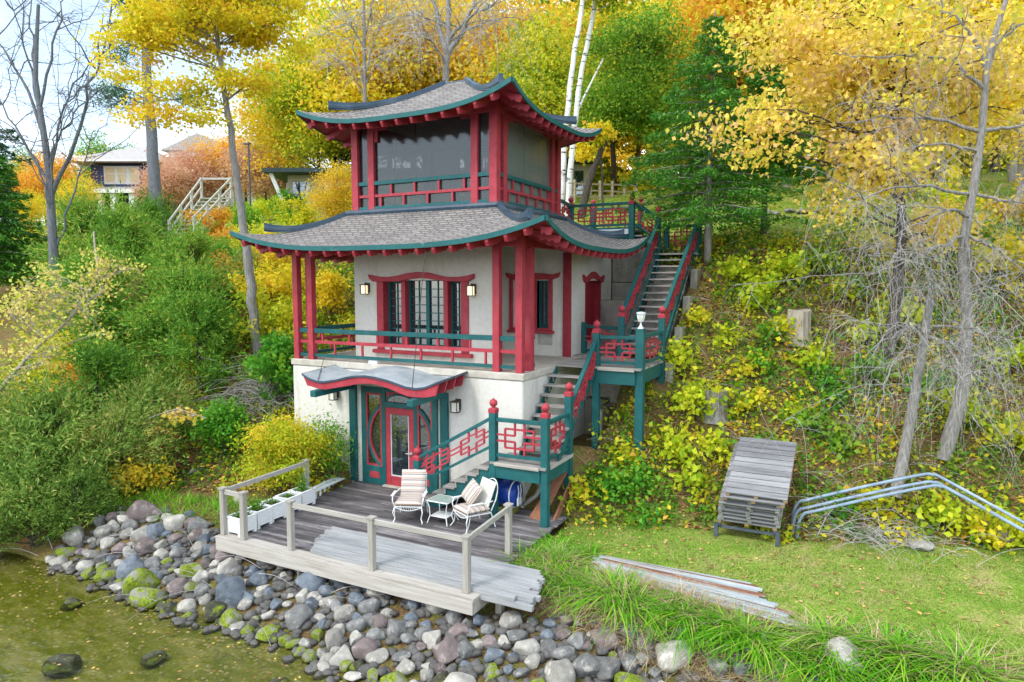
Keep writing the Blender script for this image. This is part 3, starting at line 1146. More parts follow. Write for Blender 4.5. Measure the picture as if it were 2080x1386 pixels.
def awning():
    yf, yb = -1.30, -.002
    top = [(-5.60, 2.70), (-5.40, 2.61), (-5.13, 2.55), (-4.88, 2.55), (-4.47, 2.63), (-4.15, 2.71), (-3.91, 2.755), (-3.6, 2.78), (-3.3, 2.765), (-2.91, 2.71), (-2.6, 2.64),
           (-2.38, 2.59), (-2.11, 2.575), (-1.86, 2.62), (-1.5, 2.76)]
    bot = [(-5.46, 2.42), (-5.34, 2.41), (-5.13, 2.37), (-4.88, 2.355), (-4.47, 2.44), (-4.15, 2.50), (-3.91, 2.555), (-3.6, 2.60), (-3.3, 2.60), (-2.91, 2.53), (-2.6, 2.44),
           (-2.38, 2.385), (-2.11, 2.375), (-1.86, 2.39), (-1.58, 2.45)]
    def fine(pl, n=5):
        out = []
        a = np.array(pl)
        t = np.linspace(0, 1, len(pl))
        tt = np.linspace(0, 1, (len(pl) - 1) * n + 1)
        return list(zip(np.interp(tt, t, a[:, 0]), np.interp(tt, t, a[:, 1])))
    T, B = fine(top), fine(bot)
    rise = .10
    rows = [[Vector((x * 1.0, yf + (yb - yf) * i / 6, z + .02 + rise * i / 6)) for x, z in T] for i in range(7)]
    lo = [[p - Vector((0, 0, .035)) for p in r] for r in rows]
    b = MB().grid(rows).grid(lo[::-1])
    aw = b.build("awning", surface("greyed_canvas_membrane", (.27, .31, .335), (.42, .46, .48), 2, .75, (1, 1, 1), (.19, .23, .255), 1.1, .12), house, smooth=True)
    e = MB().ribbon([p - Vector((0, .012, .045)) for p in rows[0]], [p - Vector((0, .012, -.004)) for p in rows[0]], (0, .012, 0))
    for k in (0, -1):
        e.ribbon([r[k] + Vector((.012 if k else -.012, 0, -.045)) for r in rows], [r[k] + Vector((.012 if k else -.012, 0, .004)) for r in rows], (.012 if k else -.012, 0, 0))
    e.build("edge_strip", M['cap'], aw)
    v = MB().ribbon([(x, yf + .02, z) for x, z in B], [(x, yf + .02, z - .03) for x, z in T], (0, .05, 0))
    v.build("valance_board", M['red'], aw, bevel=.004)
    for yy in (-.92, -.54, -.16):                  # inner boards seen from the side
        k = (yy - yf) / (yb - yf)
        MB().ribbon([(x, yy, z + rise * k) for x, z in B], [(x, yy, z - .03 + rise * k) for x, z in T], (0, .045, 0)).build("inner_board", M['red'], aw)
    for x, s in ((-5.06, -1), (-2.13, 1)):
        br = MB()
        br.beam((x, -.095, 2.30), (x, -1.52, 2.27), .17, .16)
        br.build("bracket_beam", M['teal_worn'], house, bevel=.01)
    c = MB()
    c.tube([(-2.22, -1.28, 2.6), (-2.03, -.96, 5.78)], .010, 5)
    c.build("awning_cable", M['lamp_metal'], house)
    MB().tube([(-5.10, -1.28, 2.57), (-6.05, -.02, PORCH_Z + .06)], .008, 5).build("awning_cable", M['lamp_metal'], house)


awning()


def lantern(x, y, z, lit):
    b = MB()
    k = .86
    b.box(x + .075, x + .115, y - .13, y - .001, z - .06, z + .17) if False else b.box(x - .075, x + .075, y - .025, y - .001, z - .10, z + .16)
    b.tube([(x, y - .02, z + .13), (x, y - .10, z + .17), (x, y - .16, z + .13)], .011, 6)
    b.box(x - .105, x + .105, y - .25, y - .05, z + .10, z + .125)
    b.box(x - .09, x + .09, y - .235, y - .065, z - .155, z - .14)
    for sx in (-.09, .078):
        for sy in (-.235, -.077):
            b.box(x + sx, x + sx + .017, y + sy, y + sy + .017, z - .139, z + .099)
    o = b.build("wall_lantern", M['lamp_metal'], house)
    MB().box(x - .066, x + .066, y - .211, y - .089, z - .135, z + .095).build("lantern_glass", M['lamp_lit'] if lit else M['lamp_off'], o)


lantern(-5.49, 1.2, 4.85, True)
lantern(-2.02, 1.2, 4.83, True)
lantern(-5.63, 0, 2.02, False)
lantern(-1.76, 0, 2.02, False)


# ---------------------------------------------------------------- garden staircase
stairs = thing("garden_staircase", "teal and red timber staircase climbing in three flights beside the boathouse", "staircase", (.3, -.9, DECK_Z))
L1, L2Z, L3, BR = 1.02, 2.94, 5.95, 6.72


def newel(x, y, z0, ztop, s=.165, ball=True):
    t = ztop - .34 if ball else ztop
    o = MB().box(x - s / 2, x + s / 2, y - s / 2, y + s / 2, z0, t).build("newel_post", M['teal'], stairs, bevel=.008)
    if ball:
        b = MB()
        q = s / 2 * 1.08
        b.lathe([(q * 1.414, t - .0), (q * 1.414, t + .085), (q * 1.2, t + .10), (.04, t + .125)], (x, y, 0), 4, rot=pi / 4)
        zc, R = t + .215, .092
        b.lathe([(.035, t + .11)] + [(R * sin(a), zc - R * cos(a)) for a in np.linspace(.4, pi - .25, 9)] + [(.012, ztop - .015), (.002, ztop)], (x, y, 0), 12)
        b.build("finial", M['red'], o)
    return o


LAT = [((.19, .8), (.83, .8)), ((0, .6), (.41, .6)), ((0, .4), (.41, .4)), ((.19, .2), (.83, .2)), ((.19, .2), (.19, .8)), ((.83, .2), (.83, .8)),
       ((.41, .6), (.41, 1)), ((.41, 0), (.41, .4)), ((.62, .6), (.62, 1)), ((.62, 0), (.62, .4)), ((.62, .6), (1, .6)), ((.62, .4), (1, .4))]


def lattice_rail(p, q, hi, lo, rep=1, bar=.042, hi2=None, lo2=None, flip=False, deep=None):
    """p, q: rail ends (x, y); hi, lo: heights of the top and bottom rail at p, hi2, lo2 at q"""
    hi2 = hi if hi2 is None else hi2
    lo2 = lo if lo2 is None else lo2
    P3 = lambda u, v: Vector((p[0] + (q[0] - p[0]) * u, p[1] + (q[1] - p[1]) * u, (lo + .04 + (lo2 - lo) * u) * (1 - v) + (hi - .05 + (hi2 - hi) * u) * v))
    r = MB().shear((p[0], p[1], hi), (q[0], q[1], hi2), .10, .085).build("handrail", M['teal'], stairs, bevel=.006)
    MB().shear((p[0], p[1], lo), (q[0], q[1], lo2), .07, .07).build("bottom_rail", M['teal'], r)
    b = MB()
    for k in range(rep):
        for (u0, v0), (u1, v1) in LAT:
            if flip:
                u0, u1 = 1 - u0, 1 - u1
            a, c = P3((k + u0) / rep, v0), P3((k + u1) / rep, v1)
            if u0 == u1:
                if a.z > c.z:
                    a, c = c, a
                dp = deep or bar
                xw = abs(q[0] - p[0]) > abs(q[1] - p[1])
                b.box(a.x - (bar if xw else dp) / 2, a.x + (bar if xw else dp) / 2, a.y - (dp if xw else bar) / 2, a.y + (dp if xw else bar) / 2, a.z, c.z)
            else:
                b.shear(a, c, (deep or bar) * .9, bar)
    b.build("lattice", M['red'], r)


def board(x0, x1, y0, y1, z, n, axis, name, mat, th=.05):
    b = MB()
    for i in range(n):
        if axis == 'x':
            a, c = y0 + (y1 - y0) * i / n, y0 + (y1 - y0) * (i + 1) / n - .006
            b.box(x0, x1, a, c, z - th, z)
        else:
            a, c = x0 + (x1 - x0) * i / n, x0 + (x1 - x0) * (i + 1) / n - .006
            b.box(a, c, y0, y1, z - th, z)
    return b.build(name, M[mat], stairs)


# newels of the lower landing
newel(-2.37, -.89, DECK_Z, 1.13)
newel(-.29, -.89, DECK_Z, 2.46)
newel(.97, -.85, -.5, 2.45)
newel(.97, .46, -.45, 2.73)
# first flight
n = 6
for i in range(n):
    x = -2.22 + .30 * i
    z = DECK_Z + .19 * (i + 1)
    MB().box(x, x + .31, -.95, -.10, z - .045, z).box(x + .02, x + .06, -.93, -.12, z - .19, z - .046).build("tread", M['tread'], stairs)
poly = [(-2.30, DECK_Z + .01)] + [p for i in range(n) for p in ((-2.22 + .30 * i, DECK_Z + .19 * i + .145), (-1.92 + .30 * i, DECK_Z + .19 * i + .145))]
poly = [(-2.22, DECK_Z + .01)]
for i in range(n):
    poly += [(-2.20 + .30 * i, DECK_Z + .19 * (i + 1) - .048), (-1.92 + .30 * i, DECK_Z + .19 * (i + 1) - .048)]
poly += [(-.375, L1 - .05), (-.375, L1 - .42), (-1.75, DECK_Z + .01)]
for y in (-.90, -.13):
    MB().prism(poly, (0, y, 0), (1, 0, 0), (0, 0, 1), (0, .045, 0)).build("stringer", M['teal'], stairs)
lattice_rail((-2.285, -.89), (-.375, -.89), .88, .26, rep=2, hi2=1.97, lo2=1.33)
# landing one
board(-.34, 1.04, -1.0, .52, L1, 9, 'x', "landing_boards", 'tread')
MB().box(-.205, .885, -1.03, -1.003, L1 - .07, L1 + .004).build("edge_board", M['rim'], stairs)
MB().box(1.043, 1.07, -.76, .52, L1 - .07, L1 + .004).build("edge_board", M['rim'], stairs)
MB().box(-.205, .885, -.96, -.86, L1 - .36, L1 - .075).build("landing_beam", M['teal'], stairs)
MB().box(.93, 1.02, -.765, .375, L1 - .36, L1 - .075).build("landing_beam", M['teal'], stairs)
MB().box(-.205, .90, .40, .50, L1 - .36, L1 - .075).build("landing_beam", M['teal'], stairs)
lattice_rail((-.205, -.89), (.885, -.85), 1.97, 1.17)
lattice_rail((.97, -.765), (.97, .375), 1.97, 1.17)
# second flight
n = 9
for i in range(n - 1):
    y = -.28 + .232 * i
    z = L1 + .2133 * (i + 1)
    MB().box(.04, 1.03, y, y + .25, z - .045, z).box(.05, .11, y + .19, y + .23, z - .2, z - .046).box(.92, 1.0, y + .19, y + .23, z - .2, z - .046).build("tread", M['tread'], stairs)
for x in (.035, .99):
    MB().shear((x + .02, -.25, L1 + .0), (x + .02, 1.85, L2Z - .16), .045, .22).build("stringer", M['teal'], stairs)
lattice_rail((.98, .545), (1.08, 1.86), 2.16, 1.50, hi2=3.55, lo2=2.86, rep=3, deep=.085)
# landing two
board(.004, 2.27, 1.80, 4.10, L2Z, 14, 'x', "landing_boards", 'tread')
MB().box(1.17, 2.11, 1.79, 1.798, L2Z - .085, L2Z + .004).build("edge_board", M['rim'], stairs)
MB().box(1.17, 2.11, 1.86, 1.96, L2Z - .42, L2Z - .088).build("landing_beam", M['teal_worn'], stairs)
MB().box(2.13, 2.23, 2.12, 3.85, L2Z - .40, L2Z - .052).build("landing_beam", M['teal'], stairs)
MB().box(.01, 1.0, 3.9, 4.0, L2Z - .40, L2Z - .052).build("landing_beam", M['teal'], stairs)
newel(1.09, 1.95, .55, 4.11)
newel(2.19, 2.03, .45, 3.90, s=.20, ball=False)
newel(2.2, 3.94, 1.9, 4.42)
newel(1.05, 4.02, 2.3, 4.43)
newel(-.33, 4.75, L2Z, 3.86, s=.13, ball=False)
lattice_rail((1.175, 1.95), (2.09, 2.03), 3.67, 3.04)
lattice_rail((2.2, 2.135), (2.2, 3.855), 3.70, 3.04, rep=1)
lattice_rail((-.265, 4.70), (.965, 4.06), 3.75, 3.05)
board(-.415, 1.0, 4.105, 4.8, L2Z, 4, 'x', "landing_boards", 'tread')
# third flight
n = 15
for i in range(n - 1):
    y = 3.95 + .238 * i
    z = L2Z + .2007 * (i + 1)
    MB().box(1.13, 2.13, y, y + .25, z - .045, z).build("tread", M['tread'], stairs)
for x in (1.10, 2.15):
    MB().shear((x, 4.08, L2Z + .06), (x, 7.35, L3 - .14), .05, .26).build("stringer", M['teal'], stairs)
lattice_rail((1.05, 4.11), (1.05, 7.47), 4.22, 3.62, hi2=6.86, lo2=6.26, rep=6, deep=.085)
lattice_rail((2.2, 4.03), (2.2, 7.8), 4.20, 3.60, hi2=6.84, lo2=6.22, rep=6, deep=.085)
# top landing
board(.96, 2.28, 7.36, 8.45, L3, 7, 'x', "landing_boards", 'tread')
newel(1.05, 7.55, 5.2, 7.46)
newel(1.13, 8.30, L3, 7.38)
newel(2.2, 7.9, 5.0, 6.95, ball=False)
newel(2.2, 8.36, 5.5, 6.92, s=.13, ball=False)
lattice_rail((1.215, 8.34), (2.13, 8.36), 6.86, 6.06)
# steps up to the bridge
for i in range(3):
    MB().box(.42 + .22 * i, .42 + .22 * i + .24, 7.1, 8.25, BR - .19 * (i + 1) - .045, BR - .19 * (i + 1)).build("tread", M['tread'], stairs)
lattice_rail((.45, 7.04), (.98, 7.5), 7.52, 6.86, hi2=7.05, lo2=6.42)
lattice_rail((.35, 8.3), (1.05, 8.3), 7.52, 6.86, hi2=7.0, lo2=6.4)
# bridge
board(-1.75, .40, 6.95, 8.38, BR, 10, 'x', "bridge_boards", 'tread')
MB().box(-1.63, .27, 6.92, 6.948, BR - .16, BR + .004).build("edge_board", M['flash'], stairs)
for y in (7.05, 8.25):
    MB().box(-1.7, .35, y - .05, y + .05, BR - .30, BR - .052).build("bridge_beam", M['teal'], stairs)
newel(-1.72, 7.0, 5.9, 7.86)
newel(.36, 7.0, 6.3, 7.83)
newel(-1.43, 8.3, 5.9, 7.90)
newel(.25, 8.3, 5.9, 7.92)
lattice_rail((-1.635, 7.0), (.275, 7.0), 7.53, 6.86, rep=2)
lattice_rail((-1.345, 8.3), (.165, 8.3), 7.53, 6.86, rep=2)
lattice_rail((-1.40, 5.40), (-1.70, 6.91), 7.53, 6.86, rep=1)

# solar lantern on the landing post
sl = thing("solar_lantern", "small white solar lantern standing on the tall square teal post of the middle landing", "lantern", (2.19, 2.03, 3.90))
MB().lathe([(.09, 3.903), (.088, 3.92), (.045, 3.96), (.026, 4.0), (.022, 4.06), (.045, 4.075)], (2.19, 2.03, 0), 4, rot=pi / 4).build("base", M['flash'], sl)
MB().lathe([(.055, 4.076), (.085, 4.16), (.098, 4.25)], (2.19, 2.03, 0), 8).build("glass_cup", M['lamp_off'], sl)
b = MB().lathe([(.11, 4.251), (.118, 4.27), (.115, 4.30), (.03, 4.315)], (2.19, 2.03, 0), 8)
for k in range(8):
    a = 2 * pi * k / 8
    b.tube([(2.19 + .058 * cos(a), 2.03 + .058 * sin(a), 4.076), (2.19 + .088 * cos(a), 2.03 + .088 * sin(a), 4.16), (2.19 + .101 * cos(a), 2.03 + .101 * sin(a), 4.25)], .007, 4)
b.build("lid", M['flash'], sl)

# concrete retaining walls round the stair
rw = thing("retaining_wall", "stained concrete retaining wall behind the upper stair flight", "retaining wall", (.5, 7.4, 2.5))
MB().box(-.40, 1.0, 7.36, 7.6, 2.2, 5.02).box(-.40, 1.0, 7.38, 7.62, 5.04, 6.15).build("back_wall", M['concrete'], rw, bevel=.02)
MB().box(-.38, .98, 6.2, 7.34, 2.2, 4.48).build("lower_block", M['concrete'], rw, bevel=.02)
MB().prism([(4.2, 2.2), (4.2, 2.75), (7.5, 5.55), (7.5, 2.2)], (1.14, 0, 0), (0, 1, 0), (0, 0, 1), (.99, 0, 0)).build("ramp", M['concrete'], rw)
b = MB()
for i, (y0, y1, z) in enumerate(((3.98, 4.9, 3.0), (4.92, 5.8, 3.9), (5.82, 6.7, 4.75), (6.72, 7.6, 5.55))):
    b.box(2.29, 2.50, y0, y1, z - 1.0, z - .12)
b.build("stepped_cheek_wall", M['concrete'], rw, bevel=.02)
fw = thing("foundation_wall", "pale stained concrete foundation wall under the middle stair landing", "foundation wall", (1, 4.3, .3))
MB().box(-.05, 2.9, 4.36, 4.6, -.2, 2.50).build("wall", M['slab'], fw, bevel=.02)
MB().box(.62, .88, 3.0, 4.35, -.2, 1.62).build("wing_wall", M['slab'], fw, bevel=.02)
MB().box(.02, .62, 3.9, 4.35, -.2, 1.75).build("lower_block", M['concrete'], fw, bevel=.02)
MB().box(.75, 1.35, 1.6, 2.25, .2, .62).build("pier_footing", M['slab'], fw, bevel=.02)

# ---------------------------------------------------------------- deck
deck = thing("lakeside_deck", "low weathered timber deck with sparse post and rail fence over the boulders", "deck", (-1.9, -2.3, DECK_Z))
b = MB()
yy = -4.30
while yy < -.02:
    w = .098
    xl = -5.0 - .05 * sin(yy * 2) + .03 * random.uniform(-1, 1)
    cut = random.uniform(-3.5, -.2)
    b.box(xl, cut - .003, yy, min(yy + w, -.004), DECK_Z - .04, DECK_Z + random.uniform(-.003, .003))
    b.box(cut + .003, 1.17 + random.uniform(-.03, .03), yy, min(yy + w, -.004), DECK_Z - .04, DECK_Z + random.uniform(-.003, .003))
    yy += w + .007
b.build("deck_boards", M['deck'], deck)
b = MB()
for k, (y0, y1) in enumerate(((-4.58, -4.445), (-4.437, -4.308))):
    b.box(-4.96, -1.9 + k * 1.2, y0, y1, DECK_Z - .04, DECK_Z + .003)
    b.box(-1.89 + k * 1.2, 1.36, y0, y1, DECK_Z - .04, DECK_Z + .003)
b.build("front_boards", M['rim'], deck)
MB().box(-4.93, 1.34, -4.59, -4.55, DECK_Z - .285, DECK_Z - .043).build("rim_board", M['rim'], deck, bevel=.005)
MB().box(1.30, 1.34, -4.545, -3.0, DECK_Z - .285, DECK_Z - .043).build("rim_board", M['rim'], deck)
MB().box(-4.93, -4.89, -4.545, -.1, DECK_Z - .285, DECK_Z - .043).build("rim_board", M['deck'], deck)
for y in (-3.6, -2.4, -1.2):
    MB().box(-4.88, 1.1, y - .04, y + .04, DECK_Z - .24, DECK_Z - .043).build("joist", M['deck'], deck)
for x, y in ((1.55, -4.0), (-1.5, -3.2), (-4.2, -3.2), (.9, -3.2)):
    MB().box(x - .06, x + .06, y - .06, y + .06, float(ground(x, y)) - .3, DECK_Z - .05).build("support_post", M['post_wood'], deck)


def dpost(x, y, h=.98, s=.115):
    o = MB().box(x - s / 2, x + s / 2, y - s / 2, y + s / 2, DECK_Z + .004, DECK_Z + h).build("fence_post", M['post_wood'], deck, bevel=.008)
    MB().box(x - s * .66, x + s * .66, y - s * .66, y + s * .66, DECK_Z + h + .001, DECK_Z + h + .035).build("post_cap", M['rail_wood'], o)


for x, y in ((-4.87, -4.41), (-4.25, -4.43), (-2.96, -4.40), (-.92, -4.41), (1.12, -4.40), (.98, -2.59), (-4.97, -1.9)):
    dpost(x, y)


def drail(p, q):
    MB().beam((p[0], p[1], DECK_Z + .93), (q[0], q[1], DECK_Z + .93), .05, .10).build("fence_rail", M['rail_wood'], deck, bevel=.005)


drail((-4.81, -4.41), (-4.31, -4.43))
drail((-2.90, -4.40), (-.98, -4.41))
drail((-.86, -4.41), (1.06, -4.40))
drail((1.11, -4.34), (.99, -2.65))
drail((-4.875, -4.35), (-4.965, -1.96))

# loose planks lying on the deck
ORD = ['first', 'second', 'third', 'fourth', 'fifth', 'sixth', 'seventh', 'eighth', 'ninth', 'tenth', 'eleventh', 'twelfth', 'thirteenth', 'fourteenth', 'fifteenth']
rnd = random.Random(3)
plank0 = None
for i in range(13):
    y = -3.20 - .092 * i
    l = -2.95 + .03 * i + rnd.uniform(-.10, .10)
    r = 1.95 + .035 * i + rnd.uniform(-.14, .10) - (.25 if i > 11 else 0)
    o = MB().box(l, r, y - .043, y + .043, DECK_Z + .006, DECK_Z + .075 + rnd.uniform(0, .012)).build("loose_plank", M['deck_pale'])
    tag(o, "long pale grey loose plank, %s in the row counted from the house side" % ORD[i], "plank", "loose planks on the deck")
for i in range(9):
    y = -3.55 - .097 * i
    l = .4 + rnd.uniform(-.1, .1)
    r = 2.02 + .03 * i + rnd.uniform(-.15, .12)
    o = MB().box(max(l, 1.2), r, y - .044, y + .044, DECK_Z - .085, DECK_Z - .012 + .012).build("loose_plank", M['deck_pale'])
    tag(o, "grey plank end jutting out under the long planks, %s from the house side" % ORD[i], "plank", "plank ends under the loose planks")

# planters
M['white_plastic'] = surface("white_plastic", (.74, .75, .75), (.82, .83, .83), 5, .45, (1, 1, 1), (.58, .58, .54), 2.5, .06)
M['potting'] = surface("dark_potting_soil", (.03, .022, .015), (.07, .05, .035), 20, .95, bstr=.6)
M['herb'] = leaf_mat("fresh_herb_leaves", [(0, (.05, .18, .02)), (.6, (.12, .33, .03)), (1, (.25, .42, .05))])


def leaves_np(P, size, rng, up=.3, wid=.55, dirs=None, aim=.0, fold=True):
    """diamond shaped leaves at points P; dirs: preferred leaf direction"""
    n = len(P)
    nrm = rng.normal(size=(n, 3))
    nrm[:, 2] += up * 2
    nrm /= np.linalg.norm(nrm, axis=1)[:, None]
    d = rng.normal(size=(n, 3))
    if dirs is not None:
        d = d * (1 - aim) + dirs * aim * 2.2
    d -= nrm * (d * nrm).sum(1)[:, None]
    d /= np.linalg.norm(d, axis=1)[:, None] + 1e-9
    w = np.cross(nrm, d)
    s = (np.asarray(size) * rng.uniform(.65, 1.3, n))[:, None]
    a = P - d * s * .5
    c = P + d * s * .5
    m = P - d * s * .08
    dip = nrm * s * .10 if fold else 0
    V = np.stack([a, m + w * s * wid * .5 + dip, c, m - w * s * wid * .5 + dip], 1).reshape(-1, 3)
    F = np.arange(n * 4).reshape(n, 4)
    return V, F


def leaf_obj(name, P, size, mat, parent=None, rng=RNG, rnd_=None, **k):
    V, F = leaves_np(np.asarray(P, float), size, rng, **k)
    r = rng.random(len(P)) if rnd_ is None else rnd_
    me = mesh_np(name, V, F, np.repeat(r, 4))
    me.materials.append(mat)
    return link(name, me, parent)


def planter(x, y, rz, label, plant):
    t = thing("planter_box", label, "planter", (x, y, DECK_Z + .006), "white planters along the deck edge", local=True)
    t.rotation_euler = (0, 0, rz)
    b = MB()
    s, h = .20, .36
    for sx in (-1, 1):
        b.box(sx * s - .012, sx * s + .012, -s, s, .06, h)
        b.box(-s + .013, s - .013, sx * s - .012, sx * s + .012, .06, h)
        for sy in (-1, 1):
            b.box(sx * (s - .02) - .034, sx * (s - .02) + .034, sy * (s - .02) - .034, sy * (s - .02) + .034, 0, h - .02)
    for z in (.13, .20, .27):                  # grooved cladding
        b.box(-s - .017, s + .017, -s - .017, s + .017, z, z + .055)
    body = MB()
    body.m = b.m
    body.v, body.f = b.v, b.f
    body.build("box", M['white_plastic'], t)
    r = MB()
    for sx in (-1, 1):
        r.box(sx * s - .025, sx * s + .025, -s - .025, s + .025, h, h + .025)
        r.box(-s + .026, s - .026, sx * s - .025, sx * s + .025, h, h + .025)
    r.build("rim", M['white_plastic'], t)
    MB().box(-s + .014, s - .014, -s + .014, s - .014, .30, h - .03).build("soil", M['potting'], t)
    if plant:
        rng = np.random.default_rng(int(plant * 100))
        n = int(plant * 220)
        P = np.stack([rng.normal(0, .07, n), rng.normal(0, .07, n), h + np.abs(rng.normal(0, .09 * plant, n))], 1)
        leaf_obj("plant", P, .05, M['herb'], t, rng)


planter(-4.62, -4.17, -.05, "white planter box between the two corner posts of the deck", .9)
planter(-4.66, -3.70, .06, "white planter box with a tall thin seedling, second from the deck corner", 1.3)
planter(-4.70, -3.24, -.03, "white planter box holding little growth, in the middle of the five", .4)
planter(-4.76, -2.72, .04, "white planter box of bare soil behind the single front post", .25)
planter(-4.80, -2.22, .0, "white planter box with a bushy green plant at the inner end of the row", 2.0)
wb = thing("low_rack", "low white folding rack lying at the deck edge behind the planters", "rack", (-5.0, -1.3, DECK_Z))
b = MB()
for dx in (-.09, .09):
    b.beam((-4.93 + dx, -1.85, DECK_Z + .20), (-5.10 + dx, -.55, DECK_Z + .20), .12, .03)
b.build("top_slats", M['flash'], wb)
b = MB()
for i in range(5):
    y = -1.75 + .27 * i
    x = -4.94 - .13 * i / 1.35 * .27 * 4
    for dx in (-.12, .12):
        MB().beam((x + dx, y, DECK_Z + .004), (x + dx * .7, y + .07, DECK_Z + .184), .045, .03).build("leg", M['flash'], wb)

# patio furniture
M['iron'] = surface("white_wrought_iron", (.72, .73, .72), (.80, .81, .80), 6, .4, bstr=.05)
M['glass_top'] = surface("sea_green_glass_top", (.26, .33, .29), (.36, .43, .38), 2, .18, bstr=.03, spec=.6)


def stripes(name, axis=1, f=16.0):
    m, t, o = new_mat(name)
    v = coords(t)
    s = N(t, "SeparateXYZ")
    L(v, s.inputs[0])
    mt = N(t, "Math", _operation='MULTIPLY')
    mt.inputs[1].default_value = f
    L(s.outputs[axis], mt.inputs[0])
    fr = N(t, "Math", _operation='FRACT')
    L(mt.outputs[0], fr.inputs[0])
    W, G, T = (.56, .50, .45), (.15, .13, .15), (.40, .27, .20)
    r = ramp(t, [(0, W), (.34, W), (.38, G), (.48, G), (.52, W), (.64, W), (.68, T), (.80, T), (.84, W)])
    L(fr.outputs[0], r.inputs["Fac"])
    p = N(t, "BsdfPrincipled", Roughness=.95)
    p.inputs["Specular IOR Level"].default_value = .1
    L(r.outputs["Color"], p.inputs["Base Color"])
    L(bump(t, noise(t, v, 9, 4), .35, .03), p.inputs["Normal"])
    L(p.outputs[0], o.inputs[0])
    return m


M['stripe_y'] = stripes("striped_cushion_cloth", 1, 7.5)
M['stripe_z'] = stripes("striped_back_cloth", 2, 7.5)
M['stripe_x'] = stripes("striped_pillow_cloth", 0, 8.5)
M['cream_cloth'] = surface("cream_cushion_cloth", (.60, .58, .52), (.68, .66, .60), 8, .95, bstr=.3)


def pillow_mesh(b, sx, sy, th, n=10, puff=.6):
    rows, lo = [], []
    for i in range(n + 1):
        r, q = [], []
        for j in range(n + 1):
            u, v = 2 * i / n - 1, 2 * j / n - 1
            h = th / 2 * ((1 - abs(u) ** 3.5) * (1 - abs(v) ** 3.5)) ** .5 * puff + th / 2 * (1 - puff) * (1 if abs(u) < 1 and abs(v) < 1 else .2)
            r.append(Vector((u * sx / 2, v * sy / 2, h)))
            q.append(Vector((u * sx / 2, v * sy / 2, -h)))
        rows.append(r)
        lo.append(q)
    b.grid(rows).grid(lo[::-1])
    e = [(rows[i], lo[i]) for i in (0, n)]
    b.grid([lo[0], rows[0]]).grid([rows[n], lo[n]])
    b.grid([[r[0] for r in rows], [r[0] for r in lo]]).grid([[r[n] for r in lo], [r[n] for r in rows]])
    return b


def patio_chair(x, y, rz, label, square):
    t = thing("patio_chair", label, "chair", (x, y, DECK_Z + .006), None, local=True)
    t.rotation_euler = (0, 0, rz)
    f = MB()                                   # local: faces -y, seat z .40
    w, d = .30, .29
    f.tube([(-w, -d, .36), (w, -d, .36), (w, d, .34), (-w, d, .34), (-w, -d, .36)], .014, 6)
    for k in range(5):
        f.tube([(-w + .12 * k + .06, -d, .36), (-w + .12 * k + .06, d, .34)], .006, 4)
    seat = f.build("seat_frame", M['iron'], t)
    for sx in (-1, 1):
        f = MB().tube([(sx * w, -d, .36), (sx * (w + .03), -d - .05, .24), (sx * (w - .01), -d - .01, .10), (sx * (w + .03), -d - .06, .012), (sx * (w + .02), -d - .09, .008)], .013, 6)
        f.tube([(sx * w, -d + .06, .36), (sx * (w + .01), -d + .03, .22), (sx * (w - .0), -d + .01, .10)], .009, 5)
        f.build("front_leg", M['iron'], t)
        MB().tube([(sx * w, d, .34), (sx * (w + .01), d + .05, .2), (sx * (w + .02), d + .10, .012)], .013, 6).build("rear_leg", M['iron'], t)
        a = MB()
        a.tube([(sx * w, -d, .36), (sx * (w + .04), -d - .02, .5), (sx * (w + .05), -d + .03, .585), (sx * (w + .05), -d + .15, .60), (sx * (w + .04), .1, .58), (sx * w, d + .05, .59)], .013, 6)
        a.box(sx * (w + .05) - .033, sx * (w + .05) + .033, -d + .0, .06, .598, .616)
        a.build("armrest", M['iron'], t)
    # scroll apron
    s = MB()
    s.tube([(-w, -d - .005, .35)] + [(-w + 2 * w * i / 10, -d - .006, .345 - .075 * sin(pi * i / 10)) for i in range(1, 10)] + [(w, -d - .005, .35)], .008, 5)
    for i in range(1, 12):
        u = -w + 2 * w * i / 12
        s.tube([(u, -d - .005, .35), (u + .02, -d - .006, .35 - .075 * sin(pi * i / 12))], .005, 4)
    s.build("apron", M['iron'], t)
    b = MB()
    if square:
        arch = [(-.27, d + .02, .36), (-.28, d + .17, .70), (-.27, d + .25, .90), (-.2, d + .265, .94), (-.05, d + .27, .955), (0, d + .27, .965), (.05, d + .27, .955), (.2, d + .265, .94), (.27, d + .25, .90), (.28, d + .17, .70), (.27, d + .02, .36)]
    else:
        arch = [(-.27, d + .02, .36), (-.29, d + .14, .62)] + [(-.29 * cos(pi * i / 10), d + .14 + .13 * sin(pi * i / 10), .64 + .34 * sin(pi * i / 10)) for i in range(11)] + [(.29, d + .14, .62), (.27, d + .02, .36)]
    b.tube(arch, .013, 6)
    for k in (-.14, 0, .14):
        b.tube([(k, d + .02, .36), (k, d + .24, .90)], .007, 4)
    b.build("back_frame", M['iron'], t)
    c = pillow_mesh(MB(), .60, .60, .11, puff=.35)
    o = c.build("seat_cushion", M['stripe_y'], t, smooth=True)
    o.location = (0, -.03, .43)
    c = pillow_mesh(MB(), .58, .11, .58, puff=.35) if False else pillow_mesh(MB(), .56, .60 if square else .56, .11, puff=.4)
    o = c.build("back_cushion", M['stripe_y' if square else 'cream_cloth'], t, smooth=True)
    o.rotation_euler = (radians(68), 0, 0)
    o.location = (0, d + .05, .72)
    return t


